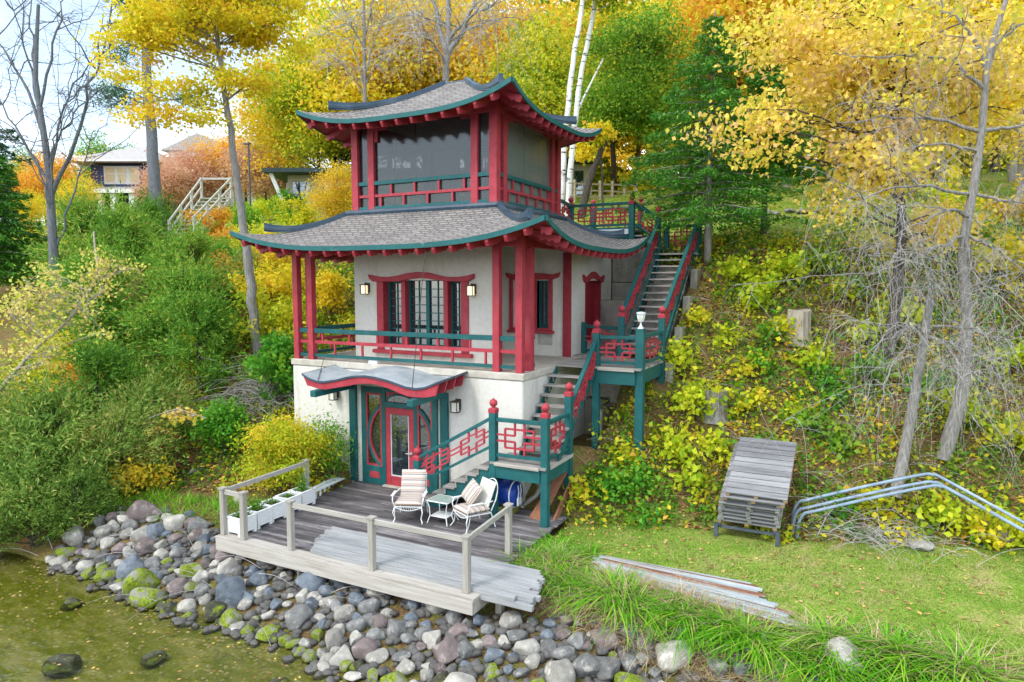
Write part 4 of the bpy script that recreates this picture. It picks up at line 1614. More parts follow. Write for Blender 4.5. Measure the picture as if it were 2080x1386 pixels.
c1 = patio_chair(-1.93, -1.80, .42, "white iron chair with square striped cushions facing the lake left of the table", True)
c2 = patio_chair(-.42, -1.62, -.5, "white iron chair with round arched back and cream cushion right of the table", False)
pw = pillow_mesh(MB(), .46, .46, .16, puff=.8).build("throw_pillow", M['stripe_x'], None, smooth=True)
pw.location = (-.46, -1.58, DECK_Z + .76)
pw.rotation_euler = (radians(58), radians(18), -.55)
tag(pw, "plump striped throw pillow leaning in the round backed chair", "pillow")
tb = thing("side_table", "small white iron side table with sea green top between the two chairs", "table", (-1.16, -1.66, DECK_Z + .006), local=True)
o = MB()
P_ = [(-.27, -.24), (.27, -.24), (.27, .24), (-.27, .24)]
MB().box(-.255, .255, -.225, .225, .515, .53).build("table_top", M['glass_top'], tb, bevel=.02)
f = MB().tube([(-.27, -.24, .515), (.27, -.24, .515), (.27, .24, .515), (-.27, .24, .515), (-.27, -.24, .515)], .013, 6)
f.build("top_rim", M['iron'], tb)
for sx, sy in ((-1, -1), (1, -1), (1, 1), (-1, 1)):
    MB().tube([(sx * .26, sy * .23, .51), (sx * .22, sy * .20, .36), (sx * .21, sy * .19, .18), (sx * .26, sy * .23, .01)], .012, 6).build("leg", M['iron'], tb)
MB().prism([(-.21, -.19), (.21, -.19), (.21, .19), (-.21, .19)], (0, 0, .16), (1, 0, 0), (0, 1, 0), (0, 0, .012)).build("shelf", M['iron'], tb)

# things stored under the landing
M['blue'] = surface("blue_vinyl", (.006, .035, .24), (.012, .06, .34), 3, .35, bstr=.1)
br_ = thing("rolled_raft", "dark blue rolled vinyl raft with white handle cords stored under the stair landing", "raft", (-.45, -.42, DECK_Z))
zc = DECK_Z + .46
MB().lathe([(.02, -1.05), (.24, -1.04), (.31, -.96), (.315, -.3), (.305, .28), (.27, .38), (.12, .41), (.02, .41)], (-.30, -.40, zc), 20, axis='x').build("roll", M['blue'], br_, smooth=True)
b = MB()
for x in (-.95, .0):
    b.lathe([(.318, -.012), (.322, 0), (.318, .012)], (x, -.40, zc), 20, axis='x')
b.build("strap", M['flash'], br_)
h = MB()
for dy in (-.10, .02):
    h.tube([(.13, -.40 + dy, zc + .24), (.16, -.42 + dy, zc + .10), (.15, -.44 + dy, zc - .05)], .012, 5)
    h.box(.13, .17, -.46 + dy, -.42 + dy, zc - .22, zc - .05)
h.build("handle", M['flash'], br_)
MB().box(-1.1, .0, -.66, -.14, DECK_Z + .004, DECK_Z + .142).build("cradle", surface("olive_crate", (.16, .15, .03), (.24, .22, .05), 4, .6, bstr=.1), br_)
M['ply'] = plank_mat("brown_stained_plywood", (.20, .085, .045), (.28, .125, .07), (.34, .16, .095), 2, var=.1)
o = MB()
o.hexa([(.36, -.62, -.42), (.72, -.66, -.42), (1.0, .30, .62), (.80, .34, .66), (.38, -.60, -.40), (.74, -.64, -.40), (1.02, .32, .64), (.82, .36, .68)])
tag(o.build("plywood_sheet", M['ply']), "brown plywood sheet leaning under the lower stair landing", "plywood")
o = MB().beam((.98, -.45, -.42), (1.05, .40, .30), .05, .16)
tag(o.build("leaning_board", M['ply']), "narrow reddish board leaning beside the plywood sheet", "board")
o = MB().tube([(.12, -.25, -.15), (.35, .0, .05), (.42, .12, .25), (.30, .15, .32)], .055, 8)
tag(o.build("grey_pipe", M['concrete'], None, smooth=True), "short grey drain pipe against the boathouse wall under the landing", "pipe")
o = MB().hexa([(.60, 1.1, .50), (1.02, 1.0, .42), (1.30, 1.6, .55), (.80, 1.8, .70), (.62, 1.1, .53), (1.03, 1.0, .45), (1.31, 1.6, .58), (.82, 1.8, .73)])
tag(o.build("grey_tarp_board", surface("grey_sheet", (.20, .22, .20), (.32, .34, .31), 3, .6, bstr=.1)), "tilted grey sheet with dark edge stored under the second flight", "sheet")

# ---------------------------------------------------------------- stack of dock sections on a cart
M['dock_grey'] = plank_mat("silver_grey_dock_planks", (.13, .13, .138), (.22, .22, .228), (.34, .34, .345), 0, var=.3)
M['dock_frame'] = plank_mat("orange_brown_dock_frame", (.27, .145, .08), (.38, .22, .13), (.46, .31, .21), 0, var=.3)
M['dock_frame2'] = plank_mat("silver_dock_frame", (.19, .18, .17), (.28, .27, .255), (.38, .37, .35), 0, var=.3)
tilt = math.atan(.44)
rnd = random.Random(11)
labels = ["top dock section of the stack, its silver grey planks facing up", "dock section second from the top of the stack, tan frame", "grey dock section third from the top of the stack",
          "grey dock section fourth from the top of the stack", "grey dock section fifth from the top, middle of the stack", "grey dock section sixth from the top of the stack",
          "pale grey dock section seventh from the top of the stack", "dock section eighth from the top, second from the bottom", "orange brown dock section at the bottom of the stack"]
up_v = Vector((0, -sin(tilt), cos(tilt)))
al_v = Vector((0, cos(tilt), sin(tilt)))
base = Vector((4.97, .63, -.12))
for i in range(9):
    k = 8 - i                                  # i = 0 is the bottom
    dx, dy = rnd.uniform(-.05, .05) + .02 * i, rnd.uniform(-.05, .05) - .05 * (i == 8)
    o = base + up_v * (.098 * i) + Vector((dx, 0, 0)) + al_v * dy
    t = thing("dock_section", labels[k], "dock section", o, "stacked dock sections")
    w, ln = .60, 2.0
    b = MB()
    nb = 11
    for j in range(nb):
        a, c = ln * j / nb, ln * (j + 1) / nb - .022
        p = [o + Vector((sx * w, 0, 0)) + al_v * yy + up_v * zz for zz in (.062, .086) for sx, yy in ((-1, a), (1, a), (1, c), (-1, c))]
        b.hexa(p)
    b.build("planks", M['dock_grey'], t)
    b = MB()
    for sx in (-.56, 0, .56):
        p = [o + Vector((sx + q, 0, 0)) + al_v * yy + up_v * zz for zz in (.0, .060) for q, yy in ((-.04, .0), (.04, .0), (.04, ln), (-.04, ln))]
        b.hexa(p)
    b.build("frame", M['dock_frame' if i in (0, 7, 8) else 'dock_frame2'], t)
M['steel'] = surface("dark_blue_grey_steel", (.05, .065, .09), (.09, .11, .14), 5, .5, bstr=.1)
ct = thing("dock_cart", "dark steel cart frame carrying the stack of dock sections", "cart", (4.97, .6, FLAT_Z))
b = MB()
for sx in (-.56, .56):
    b.beam(base + Vector((sx, 0, 0)) - up_v * .035 + al_v * -.05, base + Vector((sx, 0, 0)) - up_v * .035 + al_v * 2.0, .06, .06)
for yy in (0.0, 1.9):
    b.beam(base + Vector((-.62, 0, 0)) - up_v * .09 + al_v * yy, base + Vector((.62, 0, 0)) - up_v * .09 + al_v * yy, .05, .05)
b.build("frame", M['steel'], ct)
for sx in (-.62, .62):
    p = base + Vector((sx, -.02, -.07))
    MB().beam((p.x, p.y, FLAT_Z - .08), (p.x, p.y, p.z + .06), .08, .08).build("leg", M['steel'], ct)

# bent pipes
M['pipe'] = surface("pale_blue_grey_pipe", (.20, .27, .36), (.30, .38, .48), 4, .4, (1, 1, 1), (.42, .50, .58), 1.5, .08)


def smooth_path(pts, n=8):
    pts = [Vector(p) for p in pts]
    out = []
    for i in range(len(pts) - 1):
        p0, p1, p2, p3 = pts[max(i - 1, 0)], pts[i], pts[i + 1], pts[min(i + 2, len(pts) - 1)]
        for k in range(n):
            t = k / n
            out.append(.5 * ((2 * p1) + (p2 - p0) * t + (2 * p0 - 5 * p1 + 4 * p2 - p3) * t * t + (3 * p1 - p0 - 3 * p2 + p3) * t ** 3))
    return out + [pts[-1]]


pp = [(5.80, 1.35, -.48), (5.81, 1.38, .0), (5.90, 1.42, .25), (6.12, 1.5, .33), (7.19, 1.9, .66), (8.2, 2.28, .94), (8.42, 2.33, .955), (8.6, 2.34, .90), (9.97, 2.2, .23), (11.2, 2.1, -.4)]
for j, (dx, dy, dz, lb) in enumerate(((0, .12, .03, "pale blue grey bent pipe, highest of the three by the leaning trunk"), (.02, -.02, -.10, "pale blue grey bent pipe in the middle of the three"),
                                      (.12, -.16, -.13, "pale blue grey bent pipe nearest the lawn, lowest of the three"))):
    o = MB().tube(smooth_path([(x + dx, y + dy, z + dz) for x, y, z in pp]), .034, 8).build("bent_pipe", M['pipe'], None, smooth=True)
    tag(o, lb, "pipe", "bent pipes at the foot of the slope")

# metal strips lying in the grass
M['strip'] = plank_mat("galvanised_strip", (.26, .30, .32), (.40, .45, .47), (.56, .60, .62), 0, rough=.45, var=.3)
M['rust'] = plank_mat("rusty_strip", (.15, .055, .03), (.28, .14, .09), (.46, .40, .36), 0, rough=.7, var=.4)
rnd = random.Random(5)
for i in range(15):
    f_ = i / 14
    a = Vector((2.50 + .1 * rnd.uniform(-1, 1) + .25 * f_, -1.72 - .60 * f_, 0))
    c = Vector((5.35 + 1.15 * f_ + rnd.uniform(-.2, .12), -1.70 - 1.25 * f_, 0))
    rust = i in (1, 4, 5, 9, 12)
    za, zc_ = [max(float(ground(p.x, p.y)), float(ground(p.x, p.y, False))) + .045 + .012 * (i % 3) for p in (a, c)]
    a.z, c.z = za, zc_
    d = (c - a).normalized()
    s = Vector((-d.y, d.x, 0)) * .034
    u = Vector((0, 0, .012))
    b = MB().beam(a, c, .066, .006)
    b.beam(a + s + u, c + s + u, .006, .03).beam(a - s + u, c - s + u, .006, .03)
    o = b.build("metal_strip", M['rust' if rust else 'strip'])
    tag(o, ("rusty brown metal strip in the lawn heap, %s from the slope side" if rust else "pale blue grey metal strip in the lawn heap, %s from the slope side") % ORD[i], "metal strip", "rusty strips on the lawn" if rust else "pale strips on the lawn")


# ---------------------------------------------------------------- boulders along the shore
import bmesh


def rock_mat(name, c1, c2, moss=0.0, blotch=None):
    m, t, o = new_mat(name)
    v = coords(t)
    oi = t.nodes.new("ShaderNodeObjectInfo")
    r = ramp(t, [(.30, c1), (.70, c2)])
    n1 = noise(t, v, 2.2, 8, .68)
    L(n1, r.inputs["Fac"])
    hs = t.nodes.new("ShaderNodeHueSaturation")
    mr = N(t, "MapRange")
    mr.inputs["To Min"].default_value, mr.inputs["To Max"].default_value = .70, 1.25
    L(oi.outputs["Random"], mr.inputs["Value"])
    L(mr.outputs[0], hs.inputs["Value"])
    L(r.outputs["Color"], hs.inputs["Color"])
    c = hs.outputs["Color"]
    sp = ramp(t, [(.40, (.72, .72, .72)), (.62, (1.16, 1.16, 1.16))])
    L(noise(t, v, 22, 5, .75), sp.inputs["Fac"])
    c = mixc(t, .8, c, sp.outputs["Color"], 'MULTIPLY')
    if blotch:
        rb = ramp(t, [(.55, (0, 0, 0)), (.64, (1, 1, 1))])
        L(noise(t, v, 1.5, 6, .7), rb.inputs["Fac"])
        c = mixc(t, rb.outputs["Color"], c, blotch)
    if moss:
        rm = ramp(t, [(.60 - moss * .3, (0, 0, 0)), (.70 - moss * .3, (1, 1, 1))])
        L(noise(t, v, 1.1, 5, .6), rm.inputs["Fac"])
        g = ramp(t, [(.3, (.075, .105, .008)), (.55, (.19, .25, .014)), (.8, (.36, .42, .03))])
        L(noise(t, v, 7, 5), g.inputs["Fac"])
        c = mixc(t, rm.outputs["Color"], c, g.outputs["Color"])
    p = N(t, "BsdfPrincipled", Roughness=.78)
    p.inputs["Specular IOR Level"].default_value = .3
    L(c, p.inputs["Base Color"])
    L(bump(t, noise(t, v, 9, 8, .7), .55, .04), p.inputs["Normal"])
    L(p.outputs[0], o.inputs[0])
    return m


ROCK = {
    'pale grey': rock_mat("pale_stone", (.30, .28, .245), (.47, .44, .39), 0, (.56, .53, .48)),
    'slate blue': rock_mat("slate_blue_stone", (.085, .105, .13), (.19, .215, .245), 0, (.26, .27, .28)),
    'mauve brown': rock_mat("mauve_stone", (.15, .115, .11), (.27, .215, .205), 0, (.33, .29, .26)),
    'mid grey': rock_mat("grey_stone", (.13, .13, .128), (.26, .255, .245), 0, (.36, .34, .31)),
    'mossy': rock_mat("mossy_stone", (.17, .165, .13), (.36, .34, .28), .62),
    'dark wet': rock_mat("wet_stone", (.045, .048, .03), (.11, .105, .07), .25),
}


SUB = 4


def rock_mesh(seed, angular):
    rng = np.random.default_rng(seed)
    bm = bmesh.new()
    bmesh.ops.create_icosphere(bm, subdivisions=SUB, radius=1)
    V = np.array([v.co[:] for v in bm.verts])
    for _ in range(11 if angular else 9):
        n = rng.normal(size=3)
        n /= np.linalg.norm(n)
        d = rng.uniform(.50, .80) if angular else rng.uniform(.62, .90)
        h = V @ n
        over = np.maximum(h - d, 0)
        V = V - np.outer(over * (.95 if angular else .84), n)
    for _ in range(5):
        k, ph = rng.normal(size=3) * 2.0, rng.uniform(0, 6.28)
        V = V * (1 + .030 * np.sin(V @ k + ph))[:, None]
    V = V * rng.uniform(.85, 1.15, 3)
    V[:, 2] *= .78
    V /= np.abs(V[:, :2]).max()
    for v, c in zip(bm.verts, V):
        v.co = c
    me = bpy.data.meshes.new("stone")
    bm.to_mesh(me)
    bm.free()
    me.polygons.foreach_set("use_smooth", [True] * len(me.polygons))
    return me


ROCK_SHAPES = [rock_mesh(100 + i, i % 5 in (0, 2)) for i in range(16)]
SUB = 2
PEBBLES = [rock_mesh(200 + i, i % 2 == 0) for i in range(6)]
rr = np.random.default_rng(42)
spots = []


def try_rock(x, y, r, k=.80):
    for X, Y, R_ in spots:
        if (x - X) ** 2 + (y - Y) ** 2 < (k * (r + R_)) ** 2:
            return False
    spots.append((x, y, r))
    return True


def bank_top(x):
    return np.interp(x, [-11, -9, -7, -5, 1.2, 2.2, 3, 5, 8], [-4.6, -4.1, -3.6, -4.1, -4.3, -4.0, -3.70, -3.40, -3.15])


for _ in range(60000):
    x = rr.uniform(-9.0, 7.4)
    yb, yt_ = float(np.interp(x, _BX, _BY)), float(bank_top(x))
    y = rr.uniform(yb - .15, yt_)
    if x > 6 and rr.random() < .6:
        continue
    r = rr.choice([rr.uniform(.10, .15), rr.uniform(.15, .22), rr.uniform(.21, .33)], p=[.36, .40, .24])
    try_rock(x, y, r, .60 if r < .19 else .68)
    if len(spots) >= 292:
        break
MARKS = [(-9.6, -5.6, "near the overhanging cedar"), (-8.2, -3.4, "on the upper bank left of the deck"), (-7.6, -5.2, "on the bank below the red shrub"), (-6.2, -3.6, "beside the deck's left end"),
         (-5.8, -5.6, "at the waterline left of the deck"), (-4.4, -5.2, "below the deck's two corner posts"), (-3.0, -5.2, "below the deck's single front post"), (-1.9, -5.2, "below the left front rail"),
         (-.9, -5.2, "below the deck's middle front post"), (.1, -5.3, "below the right front rail"), (1.2, -5.2, "below the deck's right corner post"), (-2.5, -5.9, "at the waterline below the deck"),
         (.2, -6.2, "at the bottom edge below the deck"), (2.2, -4.6, "beside the jutting plank ends"), (3.6, -4.4, "below the bright grass clumps"), (5.2, -4.0, "under the lily leaves on the right"), (6.8, -3.6, "at the right end of the stone row")]
SAME = {}
for i, (x, y, r) in enumerate(spots):
    yb = float(np.interp(x, _BX, _BY))
    edge = y - yb
    u = rr.random()
    if edge < .35:
        kind = 'mossy' if u < .40 else ('dark wet' if u < .58 else 'pale grey')
    elif edge < 1.0:
        kind = 'mossy' if u < .10 else ('pale grey' if u < .46 else ('mid grey' if u < .74 else ('slate blue' if u < .88 else 'mauve brown')))
    else:
        kind = 'slate blue' if u < .36 else ('mid grey' if u < .62 else ('mauve brown' if u < .80 else 'pale grey'))
    k = int(rr.integers(16))
    me = ROCK_SHAPES[k]
    key = "%s_%d" % (kind.replace(" ", "_"), k)
    m2 = bpy.data.meshes.get("stone_" + key)
    if m2 is None:
        m2 = me.copy()
        m2.name = "stone_" + key
        m2.materials.append(ROCK[kind])
    o = link("stone", m2)
    z = float(ground(x, y))
    o.location = (x, y, z + r * .34)
    o.rotation_euler = (rr.uniform(-.35, .35), rr.uniform(-.35, .35), rr.uniform(0, 6.28))
    s = np.array([r, r, r]) * rr.uniform(.92, 1.2, 3)
    o.scale = s
    size = "small" if r < .15 else ("large" if r > .235 else "medium")
    shp = "angular" if k % 5 in (0, 2) else ("flat" if s[2] < r * .98 else "rounded")
    place = min(MARKS, key=lambda q: (q[0] - x) ** 2 + (q[1] - y) ** 2)[2]
    tag(o, "%s %s %s stone %s" % (size, kind, shp, place), "stone", "boulders along the shore")
    SAME.setdefault(o["label"], []).append((x, edge, o))
for lb, same in SAME.items():                   # look-alikes of one spot are told apart by where they lie
    if len(same) > 1:
        same.sort(key=lambda q: q[0])
        words = {2: ["left one", "right one"], 3: ["leftmost", "middle one", "rightmost"], 4: ["leftmost", "second from left", "third from left", "rightmost"]}
        for k, (x, e, o) in enumerate(same):
            w = words[min(len(same), 4)]
            o["label"] = lb + ", " + (w[k] if len(same) <= 4 else ("%s from left" % ORD[k]))
# the countless smaller stones between them
pv, pf, po = [], [], 0
for _ in range(1500):
    x = rr.uniform(-9.2, 7.6)
    yb, yt_ = float(np.interp(x, _BX, _BY)), float(bank_top(x))
    y = rr.uniform(yb - .3, yt_ + .15)
    r = rr.uniform(.05, .13)
    me = PEBBLES[int(rr.integers(6))]
    V = np.empty(len(me.vertices) * 3, np.float32)
    me.vertices.foreach_get("co", V)
    F = np.empty(len(me.polygons) * 3, np.int32)
    me.polygons.foreach_get("vertices", F)
    a = rr.uniform(0, 6.28)
    V = V.reshape(-1, 3) @ np.array([[cos(a), sin(a), 0], [-sin(a), cos(a), 0], [0, 0, 1]]) * r + np.array([x, y, float(ground(x, y)) + r * .3])
    pv.append(V)
    pf.append(F.reshape(-1, 3) + po)
    po += len(V)
me = mesh_np("small_stones", np.concatenate(pv), np.concatenate(pf))
me.materials.append(rock_mat('gap_stone', (.085, .08, .075), (.20, .19, .175)))
me.polygons.foreach_set("use_smooth", [True] * len(me.polygons))
tag(link("small_stones", me), "small stones filling the gaps between the shore boulders", "stones", kind="stuff")
# pebbles, weed and sunken leaves on the bed of the shallows
pv, pf, po = [], [], 0
for _ in range(2200):
    x = rr.uniform(-12, 2.2)
    yb = float(np.interp(x, _BX, _BY))
    y = yb - rr.exponential(1.5)
    r = rr.uniform(.012, .045)
    me = PEBBLES[int(rr.integers(6))]
    V = np.empty(len(me.vertices) * 3, np.float32)
    me.vertices.foreach_get("co", V)
    F = np.empty(len(me.polygons) * 3, np.int32)
    me.polygons.foreach_get("vertices", F)
    V = V.reshape(-1, 3) * np.array([r * rr.uniform(.8, 1.5), r, r * .5]) + np.array([x, y, float(ground(x, y)) + r * .1])
    pv.append(V)
    pf.append(F.reshape(-1, 3) + po)
    po += len(V)
me = mesh_np("bed_pebbles", np.concatenate(pv), np.concatenate(pf))
me.materials.append(surface("wet_bed_pebbles", (.16, .15, .05), (.50, .43, .26), 3, .7, bstr=.2))
tag(link("bed_pebbles", me), "pebbles scattered over the bed of the shallows", "pebbles", kind="stuff")
# stones lying in the shallows
for x, y, r, kind, lb in ((-6.6, -6.6, .26, 'dark wet', "dark flat stone lying in the shallow water left of the deck"), (-3.4, -7.1, .24, 'dark wet', "dark stone alone in the shallow sandy water below the deck"),
                          (-4.6, -7.9, .34, 'dark wet', "large sunken stone in the greenish water farthest from the bank"), (-10.2, -6.4, .22, 'mid grey', "grey pointed stone at the water edge below the cedar"),
                          (-11.6, -6.3, .18, 'dark wet', "small dark stone in the water under the overhanging cedar"), (-1.0, -6.7, .22, 'dark wet', "dark wet stone just off the waterline below the deck")):
    m2 = ROCK_SHAPES[int(rr.integers(16))].copy()
    m2.materials.append(ROCK[kind])
    o = link("stone", m2)
    o.location = (x, y, max(float(ground(x, y)) + r * .18, WATER_Z - r * .35))
    o.scale = (r, r * .8, r * .6)
    o.rotation_euler = (0, 0, rr.uniform(0, 6))
    tag(o, lb, "stone")
# loose single stones
for px, py, r, kind, lb in ((8.15, 1.75, .26, 'pale grey', "pale boulder lying on the lawn below the bent pipes"), (-9.0, -1.9, .22, 'mid grey', "grey stone on the bare soil left of the green shrub"),
                            (-6.6, -2.5, .20, 'pale grey', "pale stone between the yellow shrub and the deck corner"), (9.6, 2.9, .35, 'mauve brown', "brown flat rock showing through the leaves right of the pipes")):
    m2 = ROCK_SHAPES[int(rr.integers(16))].copy()
    m2.materials.append(ROCK[kind])
    o = link("boulder", m2)
    o.location = (px, py, float(ground(px, py)) + r * .3)
    o.scale = (r * 1.2, r, r * .8)
    tag(o, lb, "boulder")
# rock edging on the upper lawn
for i in range(13):
    x = 2.2 + i * .52 + rr.uniform(-.1, .1)
    y = 15.6 + .12 * sin(i) + rr.uniform(-.2, .2)
    r = rr.uniform(.16, .34)
    m2 = bpy.data.meshes.get("stone_mid_grey_%d" % (i % 16)) or ROCK_SHAPES[i % 16]
    o = link("stone", m2 if m2.materials else ROCK_SHAPES[i].copy())
    if not o.data.materials:
        o.data.materials.append(ROCK['mid grey'])
    o.location = (x, y, float(ground(x, y)) + r * .3)
    o.scale = (r * 1.2, r, r * .8)
    o.rotation_euler = (0, 0, i)
    tag(o, "grey stone, %s from the left in the low rock edging on the upper lawn" % ORD[i], "stone", "rock edging of the upper lawn")

# stumps
M['bark_pale'] = surface("pale_bare_wood", (.30, .25, .20), (.52, .46, .40), 3, .9, (9, 9, .8), bstr=.5)
M['bark_grey'] = surface("grey_bark", (.17, .155, .145), (.36, .34, .32), 4, .95, (7, 7, .9), bstr=.7)
M['bark_dark'] = surface("dark_bark", (.045, .035, .028), (.12, .10, .085), 4, .95, (7, 7, .9), bstr=.7)
M['bark_blue'] = surface("bluish_grey_bark", (.10, .11, .125), (.22, .225, .24), 4, .95, (7, 7, .9), bstr=.7)
M['bark_birch'] = surface("white_birch_bark", (.66, .65, .62), (.80, .79, .76), 3, .8, (1, 1, 4), (.06, .055, .05), 3.0, .2, dirt_stretch=(.8, .8, 3.5), dpos=(.57, .61))
M['twig'] = surface("pale_dry_twigs", (.36, .33, .32), (.58, .55, .54), 3, .9, bstr=0)
M['twig_dark'] = surface("dark_bare_twigs", (.06, .055, .06), (.12, .11, .115), 3, .9, bstr=0)
M['stalk'] = surface("straw_stalks", (.34, .24, .11), (.56, .43, .24), 3, .9, bstr=0)
for x, y, r, h, lb in ((5.44, 5.7, .30, .75, "pale sawn tree stump high on the right slope"), (3.75, 3.45, .27, .60, "darker cracked stump among yellow leaves on the lower slope")):
    b = MB()
    z = float(ground(x, y)) - .2
    prof = []
    n = 22
    vs, fs = [], []
    for zz, rr_ in ((0, 1.25), (.25, 1.05), (.6, .97), (1, .95)):
        for k in range(n):
            a = 2 * pi * k / n
            q = r * rr_ * (1 + .07 * sin(a * 5 + 1) + .05 * sin(a * 9))
            vs.append((x + q * cos(a), y + q * sin(a), z + zz * (h + .2) + (.03 * sin(a * 2) if zz == 1 else 0)))
    for i in range(3):
        for k in range(n):
            fs.append((i * n + k, i * n + (k + 1) % n, (i + 1) * n + (k + 1) % n, (i + 1) * n + k))
    fs.append(tuple(3 * n + k for k in range(n)))
    b.add(vs, fs)
    tag(b.build("tree_stump", M['bark_pale' if x > 5 else 'bark_grey'], None), lb, "tree stump")


# ---------------------------------------------------------------- plants and trees
def tubes_np(P, R, n=4):
    """many tubes at once: P (m, k, 3) points, R (m, k) radii"""
    m, k, _ = P.shape
    D = np.gradient(P, axis=1)
    D /= np.linalg.norm(D, axis=2, keepdims=True) + 1e-9
    ref = np.where(np.abs(D[:, :1, 2:3]) > .8, np.array([1., 0, 0]), np.array([0, 0, 1.]))
    A = np.cross(D, np.broadcast_to(ref, D.shape))
    A /= np.linalg.norm(A, axis=2, keepdims=True) + 1e-9
    B = np.cross(D, A)
    t = np.arange(n) * 2 * np.pi / n
    V = P[:, :, None] + R[:, :, None, None] * (A[:, :, None] * np.cos(t)[:, None] + B[:, :, None] * np.sin(t)[:, None])
    idx = np.arange(m * k * n).reshape(m, k, n)
    F = np.stack([idx[:, :-1], np.roll(idx, -1, 2)[:, :-1], np.roll(idx, -1, 2)[:, 1:], idx[:, 1:]], -1).reshape(-1, 4)
    return V.reshape(-1, 3), F


def merge_np(parts):
    vs, fs, o = [], [], 0
    for V, F in parts:
        vs.append(V)
        fs.append(F + o)
        o += len(V)
    return np.concatenate(vs), np.concatenate(fs)


def resample(pts, k):
    pts = np.asarray(pts, float)
    s = np.r_[0, np.cumsum(np.linalg.norm(np.diff(pts, axis=0), axis=1))]
    t = np.linspace(0, s[-1], k)
    return np.stack([np.interp(t, s, pts[:, i]) for i in range(3)], 1)


def limb(a, c, rng, k=9, sag=.0, wob=.06):
    """curved branch from a to c"""
    t = np.linspace(0, 1, k)[:, None]
    a, c = np.asarray(a, float), np.asarray(c, float)
    ln = np.linalg.norm(c - a)
    p = a + (c - a) * t
    p = p + np.sin(t * np.pi) * rng.normal(0, wob * ln, 3)
    p[:, 2] += (np.sin(t[:, 0] * np.pi) * sag * ln)
    p[1:-1] += rng.normal(0, wob * .2 * ln, (k - 2, 3))
    return p


def wood(name, tubes, mat, parent):
    """tubes: list of (points k x 3, r0, r1, sides)"""
    parts = []
    for p, r0, r1, n in tubes:
        k = len(p)
        parts.append(tubes_np(p[None], (r0 + (r1 - r0) * np.linspace(0, 1, k) ** .8)[None], n))
    V, F = merge_np(parts)
    me = mesh_np(name, V, F)
    me.materials.append(mat)
    me.polygons.foreach_set("use_smooth", [True] * len(me.polygons))
    return link(name, me, parent)


def crown_points(ells, rng, nclump, nleaf, sig, flat=.55, shell=.55):
    """clumps in ellipsoids -> leaf points, clump id, clump centres"""
    w = np.array([e[1][0] * e[1][1] * e[1][2] for e in ells])
    w = w / w.sum()
    cs = []
    for e, q in zip(ells, w):
        n = max(3, int(nclump * q))
        d = rng.normal(size=(n, 3))
        d /= np.linalg.norm(d, axis=1)[:, None]
        rad = rng.uniform(0, 1, n) ** shell * rng.uniform(.85, 1.08, n)
        cs.append(np.asarray(e[0]) + d * rad[:, None] * np.asarray(e[1]))
    C_ = np.concatenate(cs)
    big = rng.uniform(.5, 1.5, len(C_))
    k = rng.choice(len(C_), nleaf, p=big / big.sum())
    P = C_[k] + rng.normal(0, 1, (nleaf, 3)) * sig * np.array([1, 1, flat]) * (.6 + .5 * big[k])[:, None]
    return P, k, C_


def rooted(path):
    """carry a trunk down to the soil"""
    path = np.asarray(path, float)
    g = float(ground(path[0, 0], path[0, 1]))
    if path[0, 2] > g + .1:
        path = np.concatenate([[[path[0, 0], path[0, 1], g - .2]], path])
    return path


def tree(name, label, cat, path, r0, r1, ells, leaf, size, nclump, nleaf, sig, bark, seed, group=None, nlimb=26, start=.35, limb_r=.35, droop=0.0, base=None,
         wid=.62, twigs=0, local=False, flat=.55, cvar=.22, shell=.55, up=.3, sag=.08):
    rng = np.random.default_rng(seed)
    path = rooted(path) if not local else np.asarray(path, float)
    t = thing(name, label, cat, tuple(path[0]) if not local else (0, 0, 0), group, local=local)
    tr = resample(path, 26)
    tr[1:] += rng.normal(0, r0 * .10, (25, 3))
    tubes = [(tr, r0, r1, 10)]
    fl = tr[0] + np.array([0, 0, -.3])
    P, k, C_ = crown_points(ells, rng, nclump, nleaf, sig, flat, shell)
    pick = rng.choice(len(C_), min(nlimb, len(C_)), replace=False)
    for i in pick:
        c = C_[i]
        # join the trunk a little lower than the clump
        d = np.linalg.norm(tr - c, axis=1) + 2.2 * np.maximum(tr[:, 2] - c[2] + .25 * np.linalg.norm((tr - c)[:, :2], axis=1), 0)
        d[:int(25 * start)] = 1e9
        j = int(np.argmin(d))
        rj = r0 + (r1 - r0) * (j / 25) ** .8
        p = limb(tr[j], c, rng, 9, sag)
        tubes.append((p, max(rj * limb_r * rng.uniform(.7, 1.2), .012), .006 + r1 * .1, 5))
        near = np.argsort(np.linalg.norm(C_ - c, axis=1))[1:5]
        for q in near:
            tubes.append((limb(p[int(rng.integers(4, 8))], C_[q], rng, 6, .04), max(rj * limb_r * .35, .009), .004, 4))
    wood("trunk", tubes, bark, t)
    if nleaf:
        cl = rng.random(len(C_))
        rv = np.clip(cl[k] * .62 + .19 + rng.normal(0, cvar, nleaf), 0, 1)
        P[:, 2] -= droop * rng.random(nleaf)
        leaf_obj("crown", P, size, leaf, t, rng, rv, wid=wid, up=up)
    return t


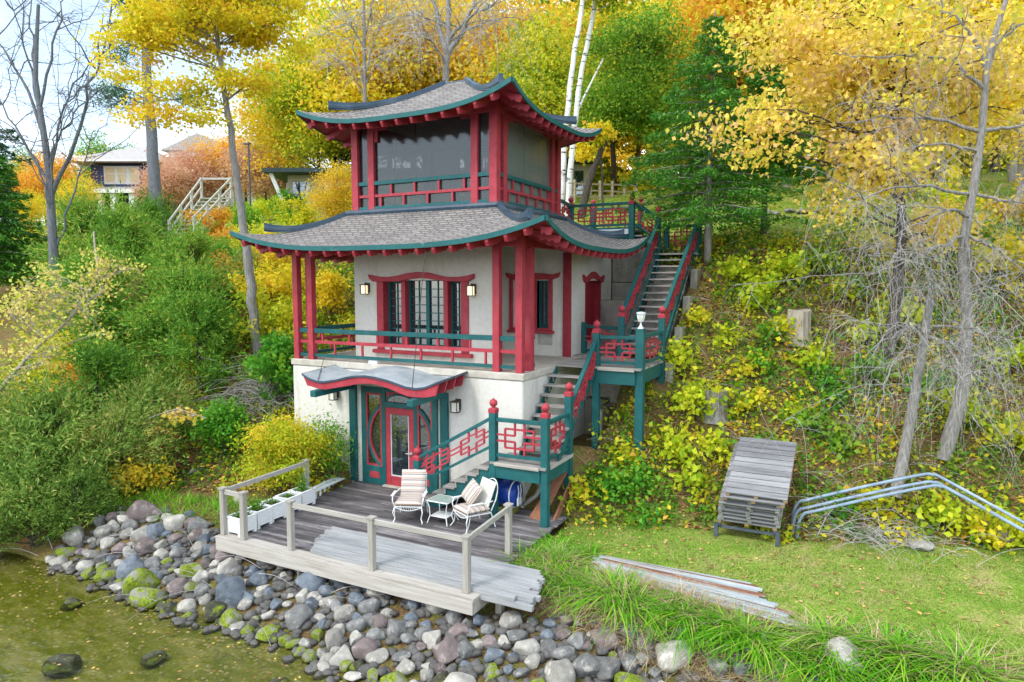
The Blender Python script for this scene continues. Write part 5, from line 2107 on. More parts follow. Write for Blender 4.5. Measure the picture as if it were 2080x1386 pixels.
LEAF = {
    'maple': leaf_mat("yellow_maple_leaves", [(0, (.42, .46, .02)), (.25, (.78, .68, .03)), (.65, (.90, .72, .035)), (.9, (.90, .58, .04)), (1, (.78, .40, .05))], .45),
    'gold': leaf_mat("golden_leaves", [(0, (.46, .46, .03)), (.35, (.82, .66, .04)), (.7, (.88, .62, .045)), (1, (.80, .42, .05))], .45),
    'orange': leaf_mat("orange_leaves", [(0, (.80, .56, .05)), (.5, (.90, .52, .06)), (1, (.78, .34, .06))], .45),
    'linden': leaf_mat("big_pale_yellow_leaves", [(0, (.56, .58, .06)), (.3, (.90, .72, .09)), (.66, (.93, .69, .15)), (.88, (.90, .60, .23)), (1, (.72, .46, .24))], .42),
    'yellowgreen': leaf_mat("yellow_green_leaves", [(0, (.16, .30, .018)), (.4, (.42, .54, .028)), (.75, (.70, .66, .03)), (1, (.86, .68, .05))], .45),
    'green': leaf_mat("mid_green_leaves", [(0, (.07, .20, .018)), (.5, (.17, .38, .028)), (.85, (.36, .52, .04)), (1, (.58, .58, .05))], .43),
    'fir': leaf_mat("dark_fir_needles", [(0, (.032, .17, .018)), (.5, (.085, .30, .030)), (1, (.22, .45, .06))], .25),
    'pine': leaf_mat("pine_needles", [(0, (.03, .11, .05)), (.6, (.065, .19, .075)), (1, (.15, .29, .09))], .25),
    'cedar': leaf_mat("feathery_cedar_sprays", [(0, (.055, .19, .020)), (.45, (.15, .37, .036)), (.8, (.34, .54, .06)), (1, (.62, .60, .12))], .34, ovar=.55),
    'cedar_olive': leaf_mat("olive_cedar_sprays", [(0, (.07, .18, .03)), (.5, (.21, .38, .055)), (.85, (.44, .53, .11)), (1, (.66, .55, .17))], .34, ovar=.55),
    'pink': leaf_mat("dusty_pink_leaves", [(0, (.58, .36, .20)), (.5, (.72, .42, .29)), (1, (.78, .54, .30))], .40),
    'lush': leaf_mat("bright_green_leaves", [(0, (.05, .22, .018)), (.6, (.13, .42, .03)), (1, (.36, .56, .045))], .40),
    'shrub': leaf_mat("yellow_shrub_leaves", [(0, (.24, .42, .018)), (.4, (.60, .64, .025)), (.75, (.84, .70, .035)), (1, (.86, .50, .08))], .45),
    'chart': leaf_mat("chartreuse_leaves", [(0, (.26, .46, .018)), (.5, (.60, .70, .03)), (1, (.82, .76, .05))], .45),
    'litter': leaf_mat("fallen_leaves", [(0, (.20, .095, .045)), (.35, (.40, .21, .09)), (.6, (.56, .33, .14)), (.8, (.74, .50, .13)), (1, (.64, .50, .27))], .15, .8),
    'grass': leaf_mat("lawn_blades", [(0, (.11, .27, .02)), (.5, (.23, .42, .04)), (.8, (.44, .48, .11)), (1, (.56, .46, .22))], .3),
    'lily': leaf_mat("bright_lily_blades", [(0, (.06, .27, .010)), (.55, (.17, .50, .018)), (.87, (.40, .64, .04)), (1, (.54, .48, .18))], .38),
    'straw': leaf_mat("straw_blades", [(0, (.30, .21, .10)), (.5, (.48, .36, .19)), (1, (.66, .54, .34))], .2),
    'pale': leaf_mat("pale_tan_leaves", [(0, (.40, .50, .06)), (.4, (.70, .68, .11)), (.75, (.82, .68, .20)), (1, (.64, .44, .20))], .38),
    'red_leaf': leaf_mat("crimson_leaves", [(0, (.38, .02, .035)), (1, (.60, .06, .09))], .35),
}


def world_path(pts):
    return [tuple(p) for p in pts]


def G(x, y):
    return float(ground(x, y))


# --- background wood: five kinds, each tree a copy of the first of its kind
def proto(kind, leaf, H, W, bark, seed, nleaf=13000, size=.235, cz=.60, fl=1.0):
    t = tree("autumn_tree", "x", "tree", [(0, 0, -.4), (.15, .1, H * .35), (0, .2, H * .85)], .20, .05,
             [((0, 0, H * cz), (W / 2, W / 2, H * (1 - cz) * .98)), ((W * .18, -W * .1, H * (cz - .12)), (W * .42, W * .4, H * .22)), ((-W * .22, W * .05, H * (cz + .05)), (W * .36, W * .36, H * .24))],
             LEAF[leaf], size, 190, nleaf, .58, bark, seed, nlimb=22, start=.25, local=True)
    return t


PROTO = {
    'gold': proto('gold', 'gold', 12, 7.5, M['bark_grey'], 1),
    'maple': proto('maple', 'maple', 13, 8, M['bark_grey'], 2),
    'yellowgreen': proto('yellowgreen', 'yellowgreen', 12, 7, M['bark_dark'], 3),
    'green': proto('green', 'green', 12, 7, M['bark_dark'], 4),
    'orange': proto('orange', 'orange', 10, 7, M['bark_dark'], 5),
    'pink': proto('pink', 'pink', 8, 7, M['bark_dark'], 6),
}
used = set()


def bg(kind, x, y, s, label, rz=None, sz=None, lower=0):
    o = PROTO[kind]
    if kind in used:
        o = dup(o)
    used.add(kind)
    o.location = (x, y, G(x, y) - lower)
    o.rotation_euler = (0, 0, rz if rz is not None else (x * 1.7 + y) % 6.28)
    o.scale = (s, s, (sz or s))
    tag(o, label, "tree", "trees of the autumn wood")
    return o


def at_px(px, dep):
    """spot on the plan seen in a given direction at a given distance"""
    k = (px - 1040) / 1387
    return (cam.location.x + (-sin(YAW) + cos(YAW) * k) * dep, cam.location.y + (cos(YAW) + sin(YAW) * k) * dep)


BG = [
    ('yellowgreen', 650, 50, 1.05, "yellow green tree just left of the pagoda's upper roof"), ('gold', 590, 54, 1.1, "golden tree left of the thin bare trunk"),
    ('yellowgreen', 690, 52, 1.4, "tall yellow green tree above the upper roof's left tip"), ('maple', 765, 46, 1.25, "bright yellow tree behind the thin bare trunk"),
    ('gold', 845, 48, 1.3, "golden tree behind the upper roof's left slope"), ('maple', 930, 56, 1.55, "tall yellow tree behind the grey forked tree"),
    ('gold', 1010, 46, 1.25, "golden tree right behind the roof ridge"), ('orange', 1090, 52, 1.45, "orange gold tree between the roof ridge and the birches"),
    ('gold', 1180, 50, 1.4, "golden tree behind the birch trunks"), ('yellowgreen', 1245, 46, 1.15, "yellow green tree just right of the birches"),
    ('yellowgreen', 1400, 50, 1.35, "yellow green tree between the green maple and the fir"), ('maple', 1460, 44, 1.25, "yellow tree behind the dark fir's top"),
    ('orange', 1500, 38, 1.35, "orange tree right of the dark fir's top"), ('gold', 1590, 36, 1.3, "golden tree above the linden's left boughs"),
    ('orange', 1660, 42, 1.6, "tall orange tree at the top behind the linden"), ('gold', 1750, 34, 1.25, "golden tree behind the middle of the linden"),
    ('maple', 1850, 32, 1.15, "yellow tree behind the linden's right boughs"), ('gold', 1950, 36, 1.4, "golden tree behind the bare grey tree"),
    ('maple', 2040, 30, 1.05, "yellow tree behind the bare twigs at the right edge"), ('gold', 2110, 38, 1.5, "tall golden tree at the very right edge"),
    ('maple', 1900, 26, .72, "low yellow tree on the upper lawn behind the gate"), ('gold', 1690, 28, .70, "low golden tree on the lawn right of the second fir"),
    ('maple', 2060, 23, .60, "low yellow tree at the right edge above the slope"), ('gold', 1130, 62, 1.8, "tall golden tree deep in the wood behind the birches"),
    ('maple', 1330, 62, 1.7, "tall yellow tree deep in the wood above the green maple"), ('gold', 1560, 60, 1.8, "tall golden tree deep in the wood behind the orange one"),
    ('maple', 1790, 52, 1.8, "tall yellow tree deep in the wood on the right"), ('gold', 2000, 50, 1.9, "tall golden tree deep in the wood at the right edge"),
    ('maple', 880, 66, 1.9, "tall yellow tree deep in the wood left of the forked tree"), ('gold', 720, 66, 1.7, "tall golden tree deep in the wood above the roof's left tip"),
    ('maple', 1290, 56, 1.3, "yellow tree behind the split rail fence"), ('yellowgreen', 1100, 40, .95, "yellow green tree behind the upper roof's right slope"),
    ('gold', 1420, 40, .7, "low golden tree at the end of the fence"), ('gold', 800, 58, 1.65, "tall golden tree between the two bare trees"),
    # far left, low under the sky
    ('orange', 130, 60, .74, "orange tree right of the bare tree trunk"), ('maple', 165, 50, .40, "small yellow tree left of the blue house"), ('orange', 30, 58, .62, "orange tree at the left edge behind the bare tree"),
    ('green', 222, 84, .98, "green tree behind the blue house roof"), ('green', 272, 88, .92, "green tree behind the blue house, beside the pine trunk"), ('pink', 350, 56, .66, "dusty pink tree right of the pine trunk"),
    ('pink', 402, 60, .80, "dusty pink tree in front of the pale house"), ('orange', 465, 62, .80, "pale orange tree left of the lamp post"), ('pink', 545, 58, .82, "dusty pink tree above the flat roofed house"),
    ('orange', 505, 72, .95, "orange tree behind the lamp post"), ('yellowgreen', 592, 60, .85, "yellow green tree behind the flat roofed house"), ('green', 55, 76, .78, "green tree at the far left horizon"),
    ('maple', 68, 45, .34, "small yellow tree at the foot of the bare tree"), ('green', 430, 90, 1.0, "distant green tree behind the yellow maple's trunk"), ('gold', 690, 33, .36, "gold sapling touching the upper room's left post"), ('maple', 105, 62, .55, "yellow tree behind the bare tree trunk"),
]
for i, (k, px, dp, s, lb) in enumerate(BG):
    x, y = at_px(px, dp)
    bg(k, x, y, s, lb)

# the wood beyond reads as one mass
rng = np.random.default_rng(500)
n = 34000
X = rng.uniform(-34, 75, n)
Y = rng.uniform(60, 84, n)
hmax = np.interp(X, [-34, -27, -20, 75], [7, 14, 26, 28])
Z = ground(X, Y) + hmax * rng.random(n) ** .8 * (.85 + .15 * np.sin(X * .9))
cl = .5 + .5 * np.sin(X * .55 + 1.2 * np.sin(Z * .4)) * np.sin(Z * .5 + X * .2)
tag(leaf_obj("far_wood", np.stack([X, Y, Z], 1), .95, LEAF['gold'], None, rng, np.clip(cl * .7 + rng.normal(.12, .16, n), 0, 1), wid=.8), "golden mass of the wood far behind the lawn", "wood", kind="stuff")
X = rng.uniform(-110, -30, 16000)
Y = rng.uniform(66, 95, 16000)
Z = ground(X, Y) + np.interp(X, [-110, -60, -45, -30], [9, 8, 7, 8]) * rng.random(16000) ** .7 * (.8 + .2 * np.sin(X * .7))
tag(leaf_obj("far_treeline", np.stack([X, Y, Z], 1), .9, LEAF['green'], None, rng, wid=.8), "low green treeline at the far left under the sky", "treeline", kind="stuff")

X, Y = np.concatenate([rng.uniform(-7, 30, 15000), rng.uniform(-34, -8, 9000)]), rng.uniform(27, 36, 24000)
Z = ground(X, Y) + rng.random(24000) ** 1.2 * (2.6 + 1.2 * np.sin(X * 1.1)) * np.where(X < -8, .8, 1)
tag(leaf_obj("wood_understory", np.stack([X, Y, Z], 1), .36, LEAF['yellowgreen'], None, rng, np.clip(.55 + .35 * np.sin(X * .8) + rng.normal(0, .15, 24000), 0, 1), wid=.75), "low yellow and green understory along the back of the upper lawn", "understory", kind="stuff")

# thin trunks deep in the wood
for i, (x, y, lb) in enumerate(((9.0, 24, "dark thin trunk in the wood right of the second fir"), (12.2, 26, "dark thin trunk in the wood behind the large leaves"), (-2.5, 30, "grey trunk beside the split rail fence"),
                                (0.2, 32, "thin trunk behind the end of the split rail fence"), (-1.2, 33.5, "second thin trunk behind the split rail fence"))):
    t = thing("forest_tree", lb, "tree", (x, y, G(x, y)))
    z = G(x, y)
    wood("trunk", [(resample([(x, y, z - .3), (x + .15, y, z + 5), (x - .2, y, z + 12)], 12), .17, .06, 7)] +
         [(limb((x, y, z + 4 + j), (x + 1.4 * cos(j * 2.4), y + 1.4 * sin(j * 2.4), z + 5.5 + j), RNG, 6), .03, .006, 4) for j in range(6)], M['bark_dark' if i != 2 else 'bark_grey'], t)

# --- the big yellow maple left of the house
def ray_pt(px, py, dep):
    """point at a given depth along a sight line, used to set out trunks measured on site"""
    fw = np.array([-sin(YAW) * cos(PITCH), cos(YAW) * cos(PITCH), -sin(PITCH)])
    rt = np.array([cos(YAW), sin(YAW), 0])
    u = np.cross(rt, fw)
    return np.array(cam.location[:]) + (fw + rt * (px - 1040) / 1387 + u * (693 - py) / 1387) * dep


mp = [ray_pt(*q) for q in ((527, 745, 22.6), (516, 650, 22.6), (503, 520, 22.5), (488, 420, 22.4), (478, 340, 22.2), (466, 250, 22.0), (455, 180, 21.8), (440, 60, 21.6))]
tree("yellow_maple", "tall yellow maple with pale leaning trunk passing behind the porch roof's left corner", "tree", mp, .19, .07,
     [(ray_pt(430, 30, 21.8), (2.8, 2.4, 1.5)), (ray_pt(440, -90, 21.8), (3.0, 2.6, 1.6)), (ray_pt(300, 70, 21.6), (1.6, 1.5, .8)), (ray_pt(255, 150, 21.4), (1.1, 1.0, .45)), (ray_pt(350, 195, 21.3), (1.6, 1.3, .5)),
      (ray_pt(480, 150, 21.2), (1.3, 1.1, .5)), (ray_pt(560, 70, 22.2), (1.1, 1.1, 1.0)), (ray_pt(545, 180, 22), (.8, .8, .45)), (ray_pt(290, 235, 21.4), (.8, .8, .30)), (ray_pt(410, 235, 21.2), (1.1, .9, .30)), (ray_pt(590, 20, 22.6), (.9, .9, .9))],
     LEAF['maple'], .125, 270, 38000, .27, M['bark_grey'], 21, nlimb=60, start=.55, wid=.75, cvar=.18, shell=.6, flat=.42)

# --- bare tree at the top left
def bare_tree(name, label, path, r0, tips, seed, bark, twig, ntw, tlen, droop, trr=.006, spread=.5, sag=.1, r1=.05):
    rng = np.random.default_rng(seed)
    path = rooted(path)
    t = thing(name, label, "tree", tuple(path[0]))
    tr = resample(path, 24)
    tubes = [(tr, r0, r1, 10)]
    limbs = []
    for c, j0, rl in tips:
        j = int(j0 * 23)
        p = limb(tr[j], c, rng, 12, sag, .05)
        tubes.append((p, rl, .012, 6))
        limbs.append(p)
        for q in range(6):
            a = p[int(rng.integers(3, 11))]
            d = (p[-1] - p[0]) * rng.uniform(.2, .45) + rng.normal(0, .3, 3) * np.linalg.norm(p[-1] - p[0])
            s = limb(a, a + d, rng, 8, .05, .08)
            tubes.append((s, rl * .35, .006, 5))
            limbs.append(s)
    wood("trunk", tubes, bark, t)
    # fine twigs, curved and hanging
    A = []
    for _ in range(ntw):
        l = limbs[int(rng.integers(len(limbs)))]
        f = rng.uniform(.25, 1)
        i = min(int(f * (len(l) - 1)), len(l) - 2)
        A.append(l[i] + (l[i + 1] - l[i]) * rng.random())
    A = np.array(A)
    k = 8
    d = rng.normal(size=(ntw, 3))
    d[:, 2] = np.abs(d[:, 2]) * .4
    d /= np.linalg.norm(d, axis=1)[:, None]
    ln = rng.uniform(.4, 1.0, ntw) * tlen
    u = np.linspace(0, 1, k)
    P = A[:, None] + d[:, None] * (ln[:, None] * u)[:, :, None]
    dr = droop * rng.uniform(.3, 1.2, ntw)
    P[:, :, 2] -= (dr * ln)[:, None] * u ** 2
    side = rng.normal(size=(ntw, 3)) * spread * .25
    P += side[:, None] * (ln[:, None] * np.sin(u * np.pi * 1.3))[:, :, None]
    R_ = (trr * rng.uniform(.6, 1.5, ntw))[:, None] * (1 - .7 * u)[None]
    V, F = tubes_np(P, R_, 3)
    me = mesh_np("twigs", V, F)
    me.materials.append(twig)
    link("twigs", me, t)
    return t, limbs


D = 27
bt = [ray_pt(*q) for q in ((104, 430, D), (100, 350, D), (90, 280, D), (80, 215, D), (72, 160, D), (74, 90, D), (78, 10, D))]
bare_tree("bare_tree", "bare spreading tree with blue grey branches against the sky at the upper left", bt, .24,
          [(ray_pt(*a), j, r) for a, j, r in (((-40, 40, 27.5), .62, .08), ((20, 0, 26), .70, .07), ((130, -30, 27), .72, .07), ((210, 30, 26), .45, .11), ((225, 160, 28), .55, .06), ((-30, 150, 27), .50, .07),
                                              ((190, 265, 27), .30, .06), ((-40, 220, 26), .38, .06), ((60, -40, 28), .8, .06), ((235, 90, 27), .52, .06), ((150, 180, 26), .4, .05))],
          31, M['bark_blue'], M['twig_dark'], 900, 1.0, .35, .008, r1=.06)

# --- pine trunk with dark crown at the far left
pn = [ray_pt(*q) for q in ((318, 420, 36), (312, 330, 36), (304, 250, 36), (298, 150, 36), (295, 20, 36), (290, -120, 36))]
tree("pine_tree", "pine with thick bluish trunk and dark blue green boughs behind the yellow maple", "tree", pn, .36, .16,
     [(ray_pt(240, 195, 36), (1.6, 1.6, .5)), (ray_pt(290, 10, 37), (2.2, 2, 1.0)), (ray_pt(250, 110, 36.5), (1.2, 1.3, .5)), (ray_pt(360, 200, 37), (1.2, 1.3, .4))], LEAF['pine'], .32, 60, 5200, .40, M['bark_blue'], 33, nlimb=16, start=.3, wid=.16, cvar=.25)

# --- birches
for i, (q, lb) in enumerate(((((1138, 440, 27), (1146, 300, 27), (1160, 150, 27), (1182, 20, 27), (1196, -90, 27)), "left of two white birch trunks beside the upper roof"),
                             (((1152, 440, 28), (1160, 330, 28), (1175, 180, 28), (1203, 40, 28), (1222, -90, 28)), "right of two white birch trunks, leaning over the upper roof's tip"))):
    p = [ray_pt(*a) for a in q]
    tree("birch_tree", lb, "tree", p, .135, .085, [(ray_pt(1190 + 40 * i, -60, 27.5), (2.2, 2, 1.3))], LEAF['yellowgreen'], .22, 40, 2400, .4, M['bark_birch'], 35 + i, nlimb=12, start=.55, limb_r=.3)
p = [ray_pt(*a) for a in ((1162, 250, 28), (1185, 200, 28), (1210, 150, 28), (1225, 120, 28))]
t = thing("fallen_limb", "pale bare broken limb slanting right beside the birch trunks", "branch", tuple(p[0]))
wood("branch", [(resample(p, 8), .06, .03, 6)], M['bark_birch'], t)

# --- grey forked tree and thin bare tree behind the roof
bare_tree("grey_forked_tree", "pale grey forked tree with hanging dry branches straight behind the roof ridge", [ray_pt(*q) for q in ((903, 420, 30), (904, 250, 30), (906, 140, 30), (912, 60, 30), (905, -60, 30))], .36,
          [(ray_pt(*a), j, r) for a, j, r in (((870, -60, 30), .70, .16), ((975, -40, 30), .70, .15), ((1010, 10, 29), .74, .10), ((850, 60, 29), .68, .08), ((940, -80, 31), .75, .14), ((830, 30, 30), .8, .06), ((1080, 40, 29), .78, .05))],
          41, M['bark_grey'], M['twig'], 420, 2.0, 1.5, .011, .7)
bare_tree("thin_bare_tree", "thin grey trunk with fine bare twigs behind the roof's left slope", [ray_pt(*q) for q in ((742, 430, 31), (741, 200, 31), (740, 60, 31), (736, -80, 31))], .16,
          [(ray_pt(*a), j, r) for a, j, r in (((700, 60, 31), .6, .05), ((790, 30, 31), .62, .05), ((760, -60, 30), .75, .05), ((690, -20, 31), .72, .05), ((800, 120, 30), .58, .03), ((680, 120, 31), .55, .03))],
          42, M['bark_grey'], M['twig'], 420, 1.7, .8, .010)

# --- round green tree on the upper lawn
gp = [ray_pt(*q) for q in ((1183, 418, 33), (1196, 375, 33), (1212, 325, 33), (1240, 270, 33), (1275, 200, 33), (1290, 130, 33))]
tree("green_maple", "round fresh green maple with dark leaning trunk on the upper lawn", "tree", gp, .22, .07,
     [(ray_pt(1290, 150, 33), (2.9, 2.6, 2.6)), (ray_pt(1240, 225, 32.5), (1.8, 1.7, 1.3)), (ray_pt(1215, 255, 32), (1.2, 1.1, .7)), (ray_pt(1330, 80, 33.5), (1.9, 1.8, 1.5)), (ray_pt(1350, 240, 33), (1.6, 1.6, 1.4))],
     LEAF['green'], .15, 200, 24000, .40, M['bark_dark'], 45, nlimb=40, start=.35, wid=.7)
tree("green_maple", "small yellow leaved bough tree at the upper roof's right tip", "tree", [ray_pt(*q) for q in ((1225, 430, 30), (1222, 330, 30), (1218, 270, 30))], .06, .03,
     [(ray_pt(1215, 272, 29.5), (.8, .7, .45)), (ray_pt(1190, 315, 29.5), (.6, .5, .5))], LEAF['maple'], .2, 22, 900, .2, M['bark_dark'], 46, nlimb=8, start=.4, wid=.75)


# --- conifers
def fir(name, label, base, H, W, seed, leaf='fir', z0=.18, n_tier=26, needle=.20, bark='bark_grey', r0=.14, per=52, gap=0.0):
    rng = np.random.default_rng(seed)
    base = np.asarray(base, float)
    t = thing(name, label, "tree", tuple(base))
    tr = resample([base - [0, 0, .4], base + [0, 0, H * .5], base + [.05, 0, H]], 20)
    tubes = [(tr, r0, .015, 9)]
    pts, dirs = [], []
    for i in range(n_tier):
        f = z0 + (1 - z0) * (i / n_tier) ** .95
        nb = int(rng.integers(5, 8))
        for k in range(nb):
            az = k * 2 * pi / nb + i * 1.1 + rng.normal(0, .3)
            ln = W / 2 * ((1 - f) / (1 - z0)) ** .75 * rng.uniform(.55, 1.22) + .12
            o = base + np.array([0, 0, H * f])
            d = np.array([cos(az), sin(az), 0])
            u = np.linspace(0, 1, 9)
            br = o + d * (ln * u)[:, None]
            br[:, 2] += ln * (.18 * u - .42 * u ** 2 + .16 * u ** 4) + rng.normal(0, .03) * u * ln
            tubes.append((br, .012 + .012 * ln, .004, 4))
            m = int(per * ln * 1.35)
            if m < 1:
                continue
            q = rng.uniform(.12, 1.05, m) ** .8
            ii = np.clip(q * 8, 0, 7.999)
            a = ii.astype(int)
            p = br[a] + (br[a + 1] - br[a]) * (ii - a)[:, None]
            sd = np.array([-d[1], d[0], 0])
            wv = (1 - q) * .55 * ln + .10
            off = rng.normal(0, 1, m) * wv * .5
            p = p + sd * off[:, None]
            p[:, 2] += -np.abs(off) * .28 + rng.normal(0, .05, m) - rng.exponential(.05, m)
            pts.append(p)
            dd = d * .8 + sd * np.sign(off)[:, None] * .6
            dd = np.broadcast_to(dd, p.shape) + np.array([0, 0, -.25])
            dirs.append(dd)
    wood("trunk", tubes, M[bark], t)
    P, Dd = np.concatenate(pts), np.concatenate(dirs)
    Dd = Dd / np.linalg.norm(Dd, axis=1)[:, None]
    leaf_obj("crown", P, needle, LEAF[leaf], t, rng, np.clip(rng.normal(.5, .25, len(P)), 0, 1), dirs=Dd, aim=.72, wid=.26, up=.8)
    return t


fir("fir_tree", "dark green fir standing right of the stair top", (2.54, 7.94, G(2.54, 7.94)), 7.6, 5.6, 51, z0=.17, per=82, needle=.16)
fir("fir_tree", "second smaller dark fir with bare thin trunk right of the first", (3.9, 10.2, G(3.9, 10.2)), 6.0, 3.6, 52, z0=.36, bark='bark_dark', r0=.13, per=90, needle=.16)
fir("fir_tree", "narrow dark conifer behind the yellow trees above the pagoda's left eave", (-27.5, 27, G(-27.5, 27)), 15.5, 5, 53, leaf='pine', needle=.34, per=34)
fir("fir_tree", "dark green fir at the far left edge above the cedars", (-29.5, 3.2, G(-29.5, 3.2)), 8.5, 6.0, 54, leaf='fir', needle=.24, per=60)
fir("fir_tree", "dark fir with bluish boughs in the upper left corner", (-35.5, 5.5, G(-35.5, 5.5)), 13.5, 6.5, 55, leaf='pine', needle=.30, per=40)


# --- feathery cedars on the left bank
def cedar_proto(seed, H, W, leaf, n=12500):
    rng = np.random.default_rng(seed)
    t = thing("cedar_shrub", "x", "cedar", (0, 0, 0), "cedars on the left bank", local=True)
    tubes, pts, dirs = [], [], []
    for k in range(34):
        az = rng.uniform(0, 2 * pi)
        f = rng.uniform(.05, 1)
        ln = W / 2 * (1 - f) ** .6 * rng.uniform(.6, 1.15) + .15
        o = np.array([0, 0, H * f * .75])
        e = o + np.array([cos(az) * ln, sin(az) * ln, H * .22 + ln * rng.uniform(-.15, .4)])
        br = limb(o, e, rng, 9, .05, .06)
        tubes.append((br, .03, .005, 4))
        m = n // 34
        ii = np.clip(rng.uniform(.15, 1.0, m) ** .7 * 8, 0, 7.99)
        a = ii.astype(int)
        p = br[a] + (br[a + 1] - br[a]) * (ii - a)[:, None]
        # plumes that fan out and nod
        pl = rng.integers(0, 14, m)
        pd_ = rng.normal(size=(14, 3)) * .5 + (e - o) / np.linalg.norm(e - o) * .7
        pd_[:, 2] += .1
        s = rng.uniform(0, .80, m) * (.5 + .5 * W / 2.4)
        p = p + pd_[pl] * s[:, None] + rng.normal(0, .035, (m, 3))
        p[:, 2] -= .42 * s ** 2
        pts.append(p)
        dirs.append(pd_[pl])
    tubes.append((resample([(0, 0, -.3), (.1, 0, H * .5), (0, .1, H * .95)], 10), .09, .02, 7))
    wood("trunk", tubes, M['bark_dark'], t)
    P, Dd = np.concatenate(pts), np.concatenate(dirs)
    Dd /= np.linalg.norm(Dd, axis=1)[:, None]
    rv = np.clip(rng.normal(.5, .22, len(P)) + .10 * np.sin(P[:, 0] * 3 + P[:, 2] * 2), 0, 1)
    leaf_obj("foliage", P, .17, LEAF[leaf], t, rng, rv, dirs=Dd, aim=.78, wid=.22, up=.2)
    return t


CED = [cedar_proto(61, 3.6, 3.0, 'cedar'), cedar_proto(62, 3.0, 3.2, 'cedar_olive'), cedar_proto(63, 4.0, 2.8, 'cedar')]
cused = set()
for x, y, k, s, lb in ((-10.0, -5.55, 1, .62, "low olive cedar trailing into the water at the left"), (-11.0, -5.9, 1, .72, "olive cedar boughs dipping in the lake at the left edge"), (-9.3, -4.9, 1, .50, "small olive cedar at the head of the stone bank"),
                       (-10.0, -3.3, 1, .70, "olive cedar between the orange bush and the stones"), 
                       (-11.0, -4.2, 1, .92, "olive cedar hanging over the water at the left edge"), (-12.6, -4.9, 1, .95, "olive cedar in the lower left corner over the lake"),
                       (-10.6, -2.2, 1, .80, "olive green cedar above the crimson leaves on the left bank"), (-13.0, -2.0, 0, .95, "fresh green cedar behind the pale leaved branches at the left edge"),
                       (-11.6, .4, 2, .82, "fresh green cedar beside the bare brush left of the house"), (-13.6, 1.4, 0, 1.0, "broad green cedar in the middle of the left bank"),
                       (-16.5, .5, 2, 1.05, "tall green cedar at the left edge below the yellow leaves"), (-16.0, 3.6, 0, 1.0, "green cedar high on the left bank under the wooden steps"),
                       (-19.5, 3.4, 2, 1.1, "green cedar under the bare tree at the left edge"), (-21.5, 5.2, 0, .95, "green cedar below the blue house on the left bank"),
                       (-14.2, 4.9, 1, .62, "small olive cedar left of the maple trunk"), (-23.5, 4.0, 2, 1.15, "green cedar at the far left under the pine boughs"), (-24.0, 7.6, 2, .75, "green cedar left of the wooden steps' lower end"), (-26.5, 9.6, 1, .95, "olive cedar under the blue house porch"), (-18.8, 1.2, 0, 1.0, "green cedar at the left edge behind the pale leaves"), (-17.0, 5.4, 1, .55, "low olive cedar at the foot of the wooden steps")):
    o = CED[k] if k not in cused else dup(CED[k])
    cused.add(k)
    o.location = (x, y, G(x, y) - .1)
    o.rotation_euler = (0, 0, (x * 3 + y) % 6.28)
    o.scale = (s, s, s)
    tag(o, lb, "cedar", "cedars on the left bank")

# --- pale leaved small tree before the cedars
sp = [ray_pt(*q) for q in ((-30, 830, 17.5), (60, 720, 17.5), (150, 640, 17.5), (200, 560, 17.6), (190, 470, 17.8))]
tree("pale_leaved_tree", "slender crooked tree with sparse pale yellow leaves before the cedars at the left", "tree", sp, .08, .02,
     [(ray_pt(110, 620, 17.3), (1.4, 1.2, 1.2)), (ray_pt(200, 540, 17.3), (.9, .9, .9)), (ray_pt(60, 720, 17.2), (1.0, .9, .7)), (ray_pt(230, 680, 17.2), (.5, .6, .3))], LEAF['pale'], .10, 95, 2300, .17, M['bark_pale'], 71, nlimb=40, start=.2, wid=.68, sag=.0)
tree("pale_leaved_tree", "low arching spray of yellow leaves beside the bare brush left of the house", "tree", [ray_pt(*q) for q in ((255, 900, 18), (300, 850, 18), (360, 830, 18), (420, 850, 18))], .03, .01,
     [(ray_pt(370, 845, 18), (.55, .5, .18)), (ray_pt(310, 880, 18), (.4, .4, .3))], LEAF['linden'], .12, 16, 260, .10, M['bark_pale'], 72, nlimb=10, start=.1, wid=.68)

# --- big leaved linden and bare grey trees at the right
lp = [ray_pt(*q) for q in ((1800, 735, 17.5), (1822, 600, 17.4), (1832, 470, 17.2), (1826, 330, 17.0), (1815, 180, 16.8), (1830, 40, 16.6))]
tree("linden_tree", "dark trunked linden with large pale yellow leaves spreading over the right slope", "tree", lp, .17, .06,
     [(ray_pt(1740, 150, 16.5), (3.0, 2.2, 1.9)), (ray_pt(1560, 250, 16.0), (1.3, 1.2, 1.0)), (ray_pt(1790, 330, 16.2), (2.2, 1.8, 1.1)), (ray_pt(1970, 180, 17), (1.8, 1.8, 2.2)), (ray_pt(1700, 440, 16.4), (.9, .9, .5)),
      (ray_pt(1900, 480, 17.2), (1.5, 1.2, .8)), (ray_pt(1620, 60, 16.6), (1.7, 1.5, 1.0))], LEAF['linden'], .135, 260, 16000, .28, M['bark_dark'], 75, nlimb=60, start=.35, limb_r=.38, wid=.74, cvar=.2, shell=.7)
tips1 = [((1700, 250, 15.2), .70, .05), ((1780, 120, 15), .80, .05), ((1900, 20, 15.5), .85, .06), ((2100, 40, 16), .85, .07), ((2120, 250, 15), .72, .06), ((1740, 420, 14.6), .60, .045), ((1820, 480, 14.4), .55, .045),
         ((2110, 420, 15), .58, .05), ((2000, 600, 14.6), .5, .045), ((1760, 560, 14.4), .5, .035), ((2090, 560, 14.8), .5, .04), ((1850, 300, 14.8), .68, .04)]
